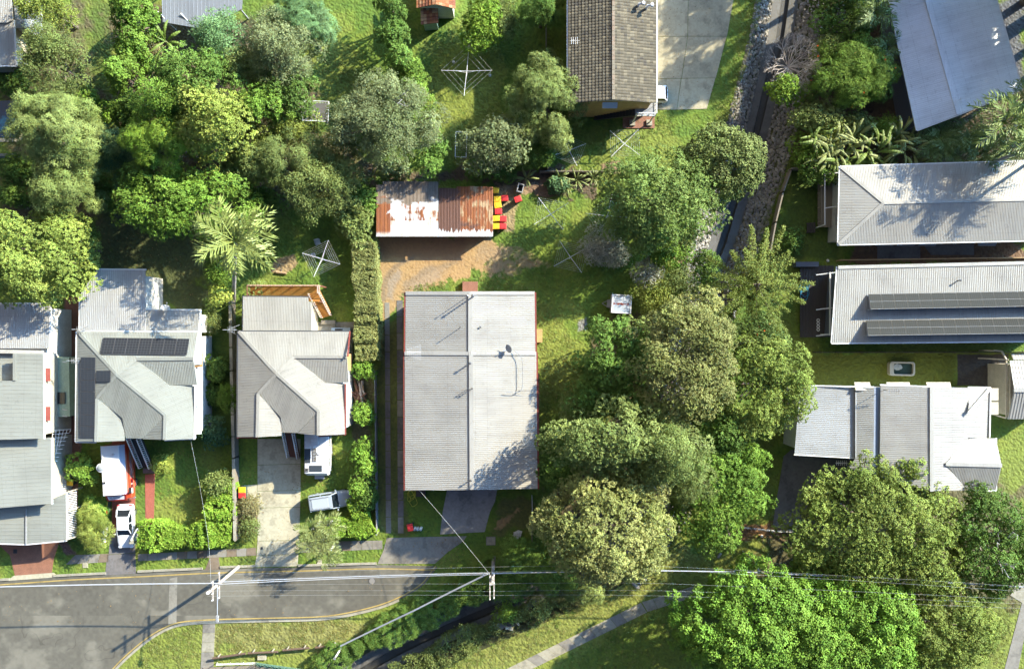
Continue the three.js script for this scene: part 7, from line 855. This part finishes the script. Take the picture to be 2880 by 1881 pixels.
tree(N, 'minty green tree with long leaf sprays at the edge of the sunny lawn', 695, 48, 92, 58, 8, 'pinnate', 'mint', { ragged: 0.4 });
tree(N, 'mid green tree below the banana plant, in the middle of the grove', 450, 195, 118, 92, 9.5, 'broad', 'green', { tint: 1.2 });
tree(N, 'dark round tree immediately left of and above the trampoline', 655, 205, 72, 56, 8, 'broad', 'green', { tint: 0.9 });
tree(N, 'golden yellow-green tree, brightest crown of the grove', 482, 285, 86, 84, 10.5, 'broad', 'yellow');
tree(N, 'bright green tree against the golden crown, hanging over a dark gap', 372, 325, 84, 76, 9, 'pinnate', 'lime', { tint: 0.9, ragged: 0.35 });
tree(N, 'wide green tree at the foot of the grove, above the dark yard', 432, 478, 150, 76, 8.5, 'broad', 'bright', { tint: 0.95, ragged: 0.3 });
tree(N, 'yellow-green tree partly covering the trampoline', 640, 292, 90, 48, 6, 'fine', 'yellow', { tint: 0.9, ragged: 0.35 });
tree(N, 'olive tree with loose crown between the trampoline and the hedged yard', 650, 372, 106, 66, 7, 'feather', 'olive', { tint: 0.85, ragged: 0.4, gap: 0.2 });
tree(N, 'loose dusty olive tree above the back yard clothesline', 735, 425, 92, 66, 7, 'fine', 'olive', { tint: 0.85, ragged: 0.4 });
tree(N, 'large grey-green round tree beside the trampoline, with bare twigs on top', 898, 268, 122, 112, 10, 'fine', 'grey', { ragged: 0.22, bare: 2 });
tree(N, 'green shrubby tree at the low edge of the grey-green tree', 985, 335, 48, 58, 5.5, 'broad', 'green', { tint: 1.3 });
for (const [u, v, a, b2, l] of [[906, 10, 30, 44, 'dark leafy hedge bush nearest the tiled outhouse'], [912, 78, 34, 40, 'second dark leafy hedge bush below the tiled outhouse'], [925, 138, 38, 40, 'twiggy hedge bush where the hedge meets the rotary line lawn']]) tree('hedge_bush', l, u, v, a, b2, 5, 'broad', 'green', { tint: 1.05, ragged: 0.3, base: 0.3 });
for (const [u, v, a, b2, l] of [[948, 172, 44, 34, 'pale green hedge bush beside the large rotary line'], [962, 222, 34, 40, 'green hedge bush tucked behind the large grey-green tree']]) tree('hedge_bush', l, u, v, a, b2, 4.6, 'broad', 'bright', { tint: 0.85, ragged: 0.3, base: 0.3 });
tree(N, 'bright green tree beside the tiled outhouse', 1118, 48, 46, 62, 4.6, 'broad', 'lime', { tint: 0.8, ragged: 0.3 });
tree(N, 'small olive green tree at the top edge, next to the bright tree', 1172, 40, 34, 56, 4, 'fine', 'olive');
tree(N, 'dark green tree at the top edge beside the tiled flats', 1260, 18, 46, 48, 6, 'pinnate', 'green');
tree(N, 'tall pale olive tree leaning over the corner of the tiled flats', 1268, 215, 84, 112, 6.8, 'pinnate', 'olive', { tint: 1.1, ragged: 0.35 });
tree('dark_bush', 'dark green bush in the shade below the pale olive tree', 1250, 345, 42, 42, 3.5, 'broad', 'green');
tree(N, 'grey-olive tree beside the white goal frame', 1148, 330, 74, 66, 6.5, 'small', 'grey', { ragged: 0.35, bare: 1 });
tree('mango_tree', 'large dense blue-green tree in the back corner of the yard', 1532, 468, 146, 116, 9, 'mango', 'mango', { ragged: 0.18, tint: 1.15 });
tree(N, 'dense rounded olive green tree overhanging the drain', 1684, 378, 98, 94, 8, 'large', 'olive', { tint: 0.75, ragged: 0.15 });
bareShrub('bare_shrub', 'leafless grey shrub at the edge of the stone bank', 1848, 140, 78, 4, mat([0.55, 0.5, 0.46], 0.9));
tree('flowering_bush', 'green bush dotted with orange flowers beside the big grey roof', 1985, 165, 92, 82, 5.5, 'pinnate', 'bright', { tint: 0.8, flowers: 26, ragged: 0.35 });
tree('pale_bush', 'pale green bush on the bank below the leafless shrub', 1822, 208, 40, 32, 4, 'broad', 'lime', { tint: 0.9 });
tree('pale_bush', 'pale twiggy bush between the stone bank and the heliconias', 1900, 268, 56, 48, 4, 'broad', 'olive', { tint: 1.1, ragged: 0.4 });
tree('dark_bush', 'dark bush filling the shade beside the drain at the top', 1960, 40, 68, 70, 4, 'broad', 'green', { tint: 1.0 });
palm('garden_palm', 'dark green palm against the corner of the big grey roof', 2035, 30, 5, 2.4, 15, 'green');
palm('garden_palm', 'low dark palm below the one at the grey roof corner', 2065, 110, 4, 2, 13, 'green');
palm('garden_palm', 'tall bright palm at the right edge with a leaning pale trunk', 2335, 285, 8.5, 3.1, 17, 'lime', { foot: [2216, 392], trunk: 0.13 });
palm('garden_palm', 'bright palm at the corner of the big grey roof near the picture edge', 2368, 240, 7.5, 2.4, 14, 'lime', { foot: [2360, 300] });
for (const [i, [u, v, h, s]] of [[1895, 320, 3, 2], [1935, 345, 3.2, 2.2], [1985, 325, 3.4, 2.2], [2035, 345, 3.2, 2.2], [2080, 320, 3.4, 2], [2115, 345, 3, 2], [1960, 365, 2.8, 2], [2060, 375, 2.6, 2.2], [1915, 365, 2.6, 2]].entries()) banana('heliconia', ['leftmost low plant of the sunlit broad-leaved clump, next to the pale twiggy bush','yellow-green broad-leaved plant second along the sunlit clump above the hipped roof','broad-leaved plant in the upper middle of the sunlit clump','broad-leaved plant above the hipped roof ridge corner, middle of the clump','broad-leaved plant in the clump nearest the big grey roof corner','broad-leaved plant at the right end of the sunlit clump, before the shaded palms','front broad-leaved plant over the hipped roof gutter, left one','front broad-leaved plant over the hipped roof gutter, right one','lowest left broad-leaved plant of the sunlit clump, near the short fence'][i], u, v, h, s, 17, i % 3 ? 'pale' : 'lime', { group: 'broad-leaved plants above the hipped roof', spread: 1.6 });
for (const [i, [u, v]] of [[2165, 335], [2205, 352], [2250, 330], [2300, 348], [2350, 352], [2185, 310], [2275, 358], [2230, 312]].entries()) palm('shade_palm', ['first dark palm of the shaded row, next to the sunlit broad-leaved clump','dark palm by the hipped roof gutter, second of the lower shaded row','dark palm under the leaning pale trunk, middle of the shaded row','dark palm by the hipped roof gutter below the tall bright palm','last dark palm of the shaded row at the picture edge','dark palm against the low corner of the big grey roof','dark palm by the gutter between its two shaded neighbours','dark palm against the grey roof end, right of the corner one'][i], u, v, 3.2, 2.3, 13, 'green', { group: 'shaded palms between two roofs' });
tree('dark_bush', 'dark shrub at the upper corner of the hipped roof', 1905, 400, 42, 30, 3, 'broad', 'green', { tint: 1.0 });
tree(N, 'big yellow-green clumpy tree over the first left house roofs', 78, 588, 132, 112, 10, 'broad', 'leaf', { tint: 1.12, ragged: 0.18, lobeK: 1.15 });
tree('shade_shrub', 'dark green shrub row in shade beside the clumpy tree', 190, 575, 34, 66, 4.5, 'fine', 'green', { tint: 1.0 });
palm('fan_palm', 'tall palm with pale sunlit fronds over the back yard', 545, 560, 9.5, 3.9, 22, 'yellowish', { foot: [541, 700], trunk: 0.2, up: 0.35 });
tree('garden_shrub', 'green shrub under the tall palm', 502, 628, 32, 40, 3.5, 'fine', 'bright', { tint: 0.85 });
tree('golden_shrub', 'bright yellow shrub below the tall palm, beside the side fence', 506, 688, 26, 27, 2.8, 'small', 'yellow', { tint: 1.4 });
tree('garden_shrub', 'light green shrub at the head of the clipped hedge', 818, 500, 40, 48, 3.2, 'broad', 'olive', { tint: 1.15 });
tree('garden_shrub', 'light green shrub between the olive trees and the rusty shed', 850, 465, 32, 32, 3, 'broad', 'green', { tint: 1.4 });
tree('garden_shrub', 'pale shrub just above the clipped hedge', 840, 562, 26, 34, 2.6, 'broad', 'olive', { tint: 1.2 });
hedge('clipped_hedge', 'long clipped hedge separating the back yard from the dirt drive', [[845, 590], [851, 700], [853, 812]], 2.2, 2.4, 'small', 'hedge', { lump: 0.3, dens: 62, leaf: 1.25 });
tree('garden_shrub', 'light green shrub at the low end of the clipped hedge', 848, 860, 24, 26, 2.2, 'broad', 'bright');
for (const [u, v, a, b2, l] of [[842, 965, 18, 26, 'upper pale shrub in the border beside the concrete wheel tracks'], [838, 1048, 19, 36, 'bright shrub in the border level with the caravan'], [850, 1085, 14, 22, 'small shrub just below the bright border shrub'], [828, 1135, 12, 30, 'thin shrub in the border beside the parked station wagon']]) tree('border_shrub', l, u, v, a, b2, 2.4, 'broad', 'bright', { tint: 1.1 });
tree('dark_bush', 'dark bush in the border beside the wheel tracks', 852, 1150, 16, 40, 1.8, 'broad', 'green', { tint: 1.0 });
hedge('front_hedge', 'bright clipped hedge by the footpath beside the cluster of palms', [[775, 1228], [835, 1228]], 1.8, 1.5, 'broad', 'lime', { lump: 0.2, tint: 0.92, dens: 40 });
hedge('front_hedge', 'bright hedge running up from the footpath behind the station wagon', [[846, 1228], [828, 1172]], 1.7, 1.6, 'broad', 'lime', { lump: 0.3, dens: 36, tint: 0.9 });
hedge('front_hedge', 'bright corner hedge in front of the second house lawn', [[345, 1245], [420, 1250], [506, 1240], [510, 1150]], 2.4, 1.6, 'broad', 'lime', { lump: 0.42, tint: 0.9, dens: 38 });
tree('garden_shrub', 'pale spiky shrub at the top end of the corner hedge', 504, 1122, 32, 30, 2.4, 'fine', 'olive', { tint: 1.2 });
tree('ball_shrub', 'round clipped yellow-green shrub at the foot of the white stairs', 372, 1079, 22, 20, 1.6, 'small', 'yellow', { tint: 1.1 });
tree('garden_shrub', 'light green shrub beside the brick driveway of the first house', 190, 1092, 34, 30, 2.6, 'large', 'bright', { ragged: 0.35 });
tree('garden_shrub', 'long-leaved shrub beside the white coupe', 214, 1232, 38, 50, 2.6, 'pinnate', 'yellow', { tint: 0.85 });
tree('garden_shrub', 'small green shrub beside the pair of bins near the white coupe', 215, 1178, 26, 22, 2, 'large', 'bright');
tree('dark_bush', 'dark blue-green bush beside the front corner of the second house', 494, 1003, 32, 34, 2.6, 'small', 'teal', { tint: 0.75 });
tree('side_shrub', 'dark star-leaved shrub beside the fence, level with the rusty awning', 500, 855, 24, 26, 2, 'large', 'green', { tint: 1.0 });
tree('side_shrub', 'pale shrub at the back corner of the second house side yard', 488, 748, 12, 28, 1.6, 'fine', 'olive');
tree('side_shrub', 'narrow frondy plant leaning on the side fence', 526, 925, 14, 34, 1.8, 'pinnate', 'bright', { tint: 0.7 });
tree('side_shrub', 'low dark shrub halfway down the second house side wall', 486, 918, 16, 20, 1.4, 'broad', 'green', { tint: 0.8 });
for (const [i, [u, v]] of [[724, 1232], [760, 1222], [748, 1256], [716, 1272], [758, 1288]].entries()) palm('front_palm', ['upper left palm of the driveway cluster','topmost palm of the driveway cluster, under the station wagon','middle palm of the driveway cluster','palm of the cluster nearest the concrete driveway and footpath','lowest palm of the driveway cluster, by the footpath pit lid'][i], u, v, 3.6, 1.65, 11, 'pale', { group: 'cluster of palms by the driveway', up: 0.2 });
tree('garden_shrub', 'brownish tufted shrub in the bark bed beside the driveway, upper one', 576, 1178, 18, 22, 1.2, 'fine', 'brown', { tint: 0.8 });
tree('garden_shrub', 'brownish tufted shrub in the bark bed, lower one', 578, 1222, 18, 26, 1.2, 'fine', 'olive', { tint: 0.8 });
for (const [i, [u, v, s]] of [[1222, 415, 1.3], [1300, 412, 1.2], [1340, 418, 1.3], [1378, 415, 1.1], [1318, 436, 1.0]].entries()) banana('strap_plant', ['pale strap-leaved plant beside the open tub','pale strap-leaved plant at the back fence, left of the middle one','pale strap-leaved plant in the middle of the back garden bed','pale strap-leaved plant at the edge of the dense blue-green tree','small strap-leaved plant in front of the others in the bed'][i], u, v, 0.6, s, 12, 'pale', { group: 'strap-leaved plants in the back garden bed' });
tree('dark_bush', 'low dark green plant in the back garden bed', 1300, 428, 26, 14, 0.9, 'large', 'teal', { tint: 0.7 });
tree('silver_shrub', 'silvery grey shrub beside the lowest rotary line', 1405, 578, 52, 46, 3.4, 'fine', 'silver', { ragged: 0.3, tint: 1.15 });
tree('silver_shrub', 'small silvery shrub above the little camper trailer', 1512, 632, 30, 34, 2.6, 'fine', 'silver', { tint: 0.9 });
tree('yard_shrub', 'light green shrub under the edge of the dense blue-green tree', 1548, 590, 60, 30, 3.2, 'broad', 'bright');
tree('yard_shrub', 'yellow-green shrub thicket beside the little camper trailer', 1532, 692, 54, 52, 2.8, 'fine', 'yellow', { tint: 0.85, ragged: 0.35 });
for (const [u, v, a, b2, h, sp, p, l] of [[1925, 300, 40, 30, 3.2, 'fine', 'yellow', 'yellow-green bush at the back of the broad-leaved clump'], [1990, 290, 44, 26, 3, 'broad', 'olive', 'olive bush between the flowering bush and the broad-leaved clump'], [2060, 300, 40, 30, 3.2, 'fine', 'bright', 'fine green bush behind the clump, near the grey roof wall'], [1880, 345, 30, 36, 2.6, 'broad', 'bright', 'bright bush at the stone bank end of the broad-leaved clump'], [2010, 385, 60, 14, 2.4, 'pinnate', 'green', 'green fringe of leaves along the hipped roof gutter'], [1930, 105, 36, 34, 4, 'fine', 'olive', 'pale sprigged bush joining the leafless shrub and the flowering bush']]) tree('garden_shrub', l, u, v, a, b2, h, sp, p, { ragged: 0.4 });
// the star-shaped tree: long pointed leafy boughs
{
  const r = rng(991), c = W(1762, 660, 5.5), t = thing('plume_tree', 'pale tree with long pointed plumes beside the dark deck', 'tree', V3(c.x, 0, c.z)), list = [], [ca, cb] = PAL.plume, b = new GB(); b.rod(V3(0, -0.1, 0), V3(0, 6, 0), 0.2, 0.08, 8);
  for (let i = 0; i < 30; i++) { const a = i * GOLD, el = 0.05 + 0.9 * Math.pow(r(), 1.4) + (i > 24 ? 0.5 : 0), L = (i > 24 ? 3.0 : 6.0) * (0.75 + 0.35 * r()), y0 = 2.6 + r() * 3, d = V3(Math.cos(a) * Math.cos(el), Math.sin(el) * 0.55, Math.sin(a) * Math.cos(el)); const m = 125; b.rod(V3(0, y0, 0), V3(0, y0, 0).addScaledVector(d, L), 0.05, 0.015, 4);
    for (let k = 0; k < m; k++) { const s = 0.12 + 0.88 * k / m, w = 0.5 * Math.sin(Math.PI * Math.min(1, 0.12 + s * 0.88)) ** 0.8 * (0.8 + 0.4 * r()), p = V3(0, y0, 0).addScaledVector(d, L * s).add(V3((r() - 0.5) * 1.7 * w, (r() - 0.3) * 0.8 * w, (r() - 0.5) * 1.7 * w)), q = r(), l = 0.62 + 0.35 * r(); list.push({ p, n: d.clone().multiplyScalar(0.8).add(V3(0, 0.7, 0)).normalize(), a: r() * 6.28, s: 0.2 + 0.13 * r(), c: [lerp(ca[0], cb[0], q) * l, lerp(ca[1], cb[1], q) * l, lerp(ca[2], cb[2], q) * l] }); } }
  scatter('crown', 'fine', list, t); b.mesh('trunk', barkMat, t);
}
tree(N, 'large brownish olive tree in the middle of the tree belt beside the yard', 1600, 856, 120, 156, 12.5, 'broad', 'gold', { tint: 0.78, ragged: 0.22 });
tree(N, 'dark green tree with light sprigs at the yard side of the tree belt', 1425, 850, 84, 110, 8.5, 'broad', 'green', { ragged: 0.4, tint: 1.05 });
tree(N, 'olive tree with upright light sprigs beside the end of the main roof', 1422, 1020, 136, 92, 11.5, 'broad', 'olive', { ragged: 0.4, tint: 1.1 });
tree(N, 'pale olive tree squeezed between the sprigged tree and the golden tree', 1545, 1045, 96, 90, 12, 'fine', 'olive', { ragged: 0.3, tint: 1.1 });
tree(N, 'big golden-topped tree beside the street, over the drain', 1412, 1240, 162, 130, 12, 'broad', 'gold', { base: 3, ragged: 0.14 });
tree(N, 'mid green tree right of the golden tree, beside the shaded driveway', 1670, 1155, 108, 112, 8, 'broad', 'bright', { tint: 0.85, ragged: 0.3 });
tree(N, 'dense green tree touching the plain low roof of the lower right house', 1778, 905, 116, 134, 9, 'mango', 'leaf', { ragged: 0.2 });
tree(N, 'grey-green tree with a few red flowers below the plume tree', 1768, 790, 76, 60, 7, 'small', 'mango', { tint: 0.9, flowers: 10 });
tree('shade_tree', 'dark tree in the gap between the belt and the dense green tree', 1660, 1000, 60, 80, 6.5, 'broad', 'green', { tint: 1.0 });
tree(N, 'very large yellow-green tree in front of the lower right house', 2035, 1225, 196, 146, 9.5, 'broad', 'leaf', { ragged: 0.16 });
tree(N, 'yellow-green tree joining the very large one, over the power lines', 2165, 1330, 92, 76, 8, 'broad', 'leaf', {});
tree(N, 'dark green tree with white bare branches at the right edge', 2325, 1265, 112, 130, 9, 'broad', 'green', { tint: 1.0, bare: 6, pale: true, ragged: 0.25 });
tree('shade_tree', 'dark tree under the power lines between the two biggest crowns', 1935, 1345, 110, 44, 5, 'large', 'green', { tint: 1.0 });
tree(N, 'vivid green large-leaved tree at the bottom edge', 1775, 1465, 205, 138, 9.5, 'large', 'deep', { ragged: 0.2, tint: 0.92 });
tree(N, 'bright green large-leaved tree at the bottom edge, right-hand neighbour of the vivid one', 2025, 1475, 140, 130, 9, 'large', 'deep', { ragged: 0.22 });
tree(N, 'olive fine-leaved tree at the bottom edge beside the corner lawn', 2205, 1480, 125, 118, 8.5, 'broad', 'leaf', { tint: 0.95, ragged: 0.2 });
for (const [u, v, a, b2, h, sp, p, l] of [[1350, 950, 48, 42, 6, 'pinnate', 'olive', 'green-grey tree fringe nearest the bright slope of the long house'], [1472, 795, 52, 44, 6, 'broad', 'olive', 'olive tree between the camper trailer and the brownish tree'], [1480, 945, 60, 60, 8.5, 'broad', 'green', 'dark gap-filling tree between the sprigged tree and the brownish tree'], [1310, 1080, 56, 50, 6, 'broad', 'green', 'dark green tree at the street end of the bright roof, above the golden tree'], [1470, 1115, 70, 50, 9, 'fine', 'olive', 'olive tree directly above the golden tree'], [1625, 740, 60, 60, 8, 'broad', 'gold', 'pale tree at the top end of the tree belt, beside the property drain'], [1690, 1010, 64, 64, 8, 'broad', 'green', 'green tree between the dense green tree and the brownish tree'], [1600, 1130, 56, 60, 8.5, 'pinnate', 'olive', 'slender olive tree between the golden tree and the mid green tree'], [1385, 930, 60, 50, 7, 'broad', 'green', 'dark leafy tree at the yard edge of the belt, below the light sprigs'], [1575, 660, 44, 50, 3, 'fine', 'olive', 'feathery shrub tree on the drain bank above the belt'], [1735, 1060, 50, 46, 6.5, 'broad', 'bright', 'small green tree joining the dense green tree and the mid green tree'], [330, 420, 50, 44, 6, 'broad', 'green', 'dark leafy tree at the left end of the wide green tree'], [560, 380, 56, 44, 6.5, 'broad', 'olive', 'olive tree filling the gap below the golden crown'], [610, 250, 50, 44, 8, 'broad', 'bright', 'bright tree wedged between the golden crown and the trampoline'], [380, 240, 56, 46, 9, 'fine', 'bright', 'fine-leaved tree above the bright green one in the grove'], [560, 150, 54, 60, 8.5, 'fine', 'olive', 'olive tree in the heart of the upper grove'], [70, 245, 44, 36, 6, 'fine', 'olive', 'thin olive tree at the upper edge of the pool'], [215, 330, 50, 50, 7, 'feather', 'olive', 'feathery tree at the right flank of the pool tree'], [800, 320, 40, 44, 6, 'fine', 'olive', 'olive tree at the left flank of the large grey-green tree'], [790, 395, 46, 40, 5.5, 'broad', 'olive', 'olive tree at the shaded corner behind the rusty shed']]) tree(N, l, u, v, a, b2, h, sp, p, { ragged: 0.32 });
tree(N, 'large-leaved tree between the vivid green tree and its bright neighbour', 1905, 1425, 100, 80, 8, 'large', 'deep', {});
// creek-side growth
for (const [u, v, a, b2, h, p, l] of [[1215, 1300, 60, 46, 3.6, 'green', 'dark shrub on the drain bank right of the second power pole'], [1290, 1340, 70, 40, 3.6, 'green', 'dark shrub on the drain bank under the golden tree'], [1345, 1375, 40, 26, 1.8, 'olive', 'low pale shrub at the park side of the drain bank'], [1185, 1362, 46, 34, 2.6, 'green', 'green shrub hanging over the drain below the second power pole']]) tree('bank_shrub', l, u, v, a, b2, h, 'pinnate', p, { tint: 1 });
hedge('bank_growth', 'rank green growth along the upper bank of the lower drain', [[760, 1550], [850, 1495], [960, 1440], [1070, 1385], [1140, 1350]], 2.6, 1.3, 'pinnate', 'green', { lump: 0.7, dens: 22, category: 'undergrowth', tint: 1.0 });
hedge('bank_growth', 'rank growth along the park-side bank of the lower drain', [[930, 1565], [1010, 1530], [1100, 1480], [1140, 1462]], 2.0, 0.9, 'fine', 'olive', { lump: 0.7, dens: 20, category: 'undergrowth', tint: 0.75 });
hedge('bank_growth', 'rank growth on the park-side bank beyond the concrete outlet', [[1200, 1432], [1260, 1405], [1320, 1385]], 1.6, 0.9, 'fine', 'olive', { lump: 0.7, dens: 22, category: 'undergrowth' });
tree('fern_clump', 'bright green tuft beside the concrete outlet of the drain', 1176, 1424, 14, 14, 1, 'fine', 'bright');
// rough grass tufts along the drain, the verges and the park, and fallen leaves about the yards
{
  const r = rng(4242), list = [], g = new THREE.Group(); g.name = 'rough_grass'; struct(g, 'stuff');
  const put = (u, v, s, dry) => { const p = W(u, v); p.y = 0.01; const t = clamp(dry + (r() - 0.5) * 0.7, 0, 1), l = 0.75 + 0.5 * r(); list.push({ p, n: V3((r() - 0.5) * 0.5, 1, (r() - 0.5) * 0.5).normalize(), a: r() * 6.28, s, c: [lerp(0.1, 0.27, t) * l, lerp(0.18, 0.25, t) * l, lerp(0.025, 0.085, t) * l] }); };
  for (const q of drainRows) { if (q.p.z < -40 || q.p.z > 1640) continue; for (let k = 0; k < 34; k++) { const s = r() < 0.5 ? -1 : 1, e = q.w[0] + (s < 0 ? q.w[1] : q.w[2]) + (r() ** 2) * 22 - 2; put(q.p.x + q.nx * s * e + (r() - 0.5) * 26, q.p.z + q.nz * s * e + (r() - 0.5) * 26, 0.12 + 0.16 * r(), 0.35); } }
  for (const [P, n, dry] of [[[[505, 1452], [770, 1444], [840, 1440], [780, 1496], [500, 1516]], 900, 0.75], [[[370, 1466], [464, 1452], [462, 1550], [300, 1552]], 420, 0.55], [[[1230, 1425], [1520, 1300], [1620, 1300], [1600, 1355], [1480, 1400], [1180, 1550], [1020, 1552]], 1500, 0.65], [[[1215, 1575], [1510, 1425], [1600, 1400], [1560, 1552]], 600, 0.35], [[[2290, 1420], [2370, 1400], [2330, 1550], [2260, 1550]], 220, 0.55], [[[1000, 90], [1160, 120], [1165, 300], [1060, 380], [1010, 280]], 420, 0.3], [[[1255, 700], [1335, 720], [1345, 900], [1260, 960]], 260, 0.4], [[[1160, 600], [1400, 560], [1410, 680], [1260, 670]], 260, 0.1], [[[1380, 290], [1560, 265], [1600, 300], [1460, 345], [1380, 380]], 320, 0.2], [[[740, 130], [860, 170], [790, 270], [740, 280]], 200, 0.35], [[[950, 662], [1180, 640], [1235, 672], [950, 676]], 200, 0.3]]) { const xs = P.map((p) => p[0]), ys = P.map((p) => p[1]); for (let k = 0; k < n * 2.2; k++) { const u = lerp(Math.min(...xs), Math.max(...xs), r()), v = lerp(Math.min(...ys), Math.max(...ys), r()); if (segDist(u, v, P) > 0 && vnoise(u * 0.05, v * 0.05) > 0.35) put(u, v, 0.09 + 0.13 * r(), dry); } }
  scatter('tufts', 'strap', list, g);
  const lv = [], g2 = new THREE.Group(); g2.name = 'fallen_leaves'; struct(g2, 'stuff');
  for (let k = 0; k < 3600; k++) { const zone = [[1250, 640, 120, 480, 0.01], [870, 600, 320, 90, 0.01], [220, 540, 260, 180, 0.01], [360, 1040, 120, 180, 0.01], [0, 1340, 1000, 110, 0.02], [890, 1240, 190, 70, 0.05], [560, 1080, 140, 230, 0.06], [1500, 0, 160, 250, 0.06], [1280, 1290, 340, 190, 0.02], [700, 1040, 120, 150, 0.01]][(r() * 10) | 0]; const u = zone[0] + r() * zone[2], v = zone[1] + r() * zone[3]; if (vnoise(u * 0.03 + 40, v * 0.03) < 0.45) continue; const p = W(u, v); p.y = zone[4] + 0.015; const l = 0.6 + 0.8 * r(); lv.push({ p, n: V3((r() - 0.5) * 0.8, 1, (r() - 0.5) * 0.8).normalize(), a: r() * 6.28, s: 0.035 + 0.05 * r() * r(), c: [0.26 * l, 0.17 * l, 0.07 * l] }); }
  scatter('leaves', 'large', lv, g2);
}
// understorey in the deep gaps
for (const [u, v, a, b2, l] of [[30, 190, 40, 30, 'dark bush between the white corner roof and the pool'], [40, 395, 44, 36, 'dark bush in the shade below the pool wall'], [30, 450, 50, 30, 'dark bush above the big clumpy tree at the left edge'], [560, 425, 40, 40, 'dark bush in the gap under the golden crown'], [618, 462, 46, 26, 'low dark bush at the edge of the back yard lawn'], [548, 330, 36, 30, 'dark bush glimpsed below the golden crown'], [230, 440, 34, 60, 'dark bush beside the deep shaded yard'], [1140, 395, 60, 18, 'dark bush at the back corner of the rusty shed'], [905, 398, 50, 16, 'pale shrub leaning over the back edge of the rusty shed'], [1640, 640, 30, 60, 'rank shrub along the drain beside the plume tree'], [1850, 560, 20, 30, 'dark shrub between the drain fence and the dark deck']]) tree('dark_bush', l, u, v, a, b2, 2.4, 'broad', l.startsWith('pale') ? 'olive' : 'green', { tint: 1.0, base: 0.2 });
// trees beyond the frame, whose shade falls into it
for (const [u, v, h, ru, l] of [[2512, -216, 15, 95, 'first'], [2575, -122, 15, 95, 'second'], [2639, -27, 15, 95, 'third'], [2702, 67, 14.5, 90, 'fourth'], [2614, -290, 15, 95, 'fifth'], [2200, -270, 15, 95, 'sixth'], [2090, -350, 12, 95, 'seventh']]) tree(N, l + ' of the tall trees outside the picture beyond the grey roof', u, v, ru, ru, h, 'large', 'green', { limbs: 4 });
for (const [u, v, h, l] of [[2570, -190, 15.5, 'eighth'], [2635, -95, 15.5, 'ninth'], [2700, 5, 15.5, 'tenth'], [2690, -150, 15, 'eleventh']]) tree(N, l + ' of the tall trees outside the picture beyond the grey roof', u, v, 100, 100, h, 'large', 'green', { limbs: 4 });
for (const [u, v, l] of [[2430, 312, 'first'], [2478, 345, 'second'], [2500, 285, 'third'], [2395, 345, 'fourth']]) palm('garden_palm', l + ' tall palm standing beyond the right picture edge above the hipped roof', u, v, 9, 2.8, 16, 'lime');
renderer.render(scene, camera);
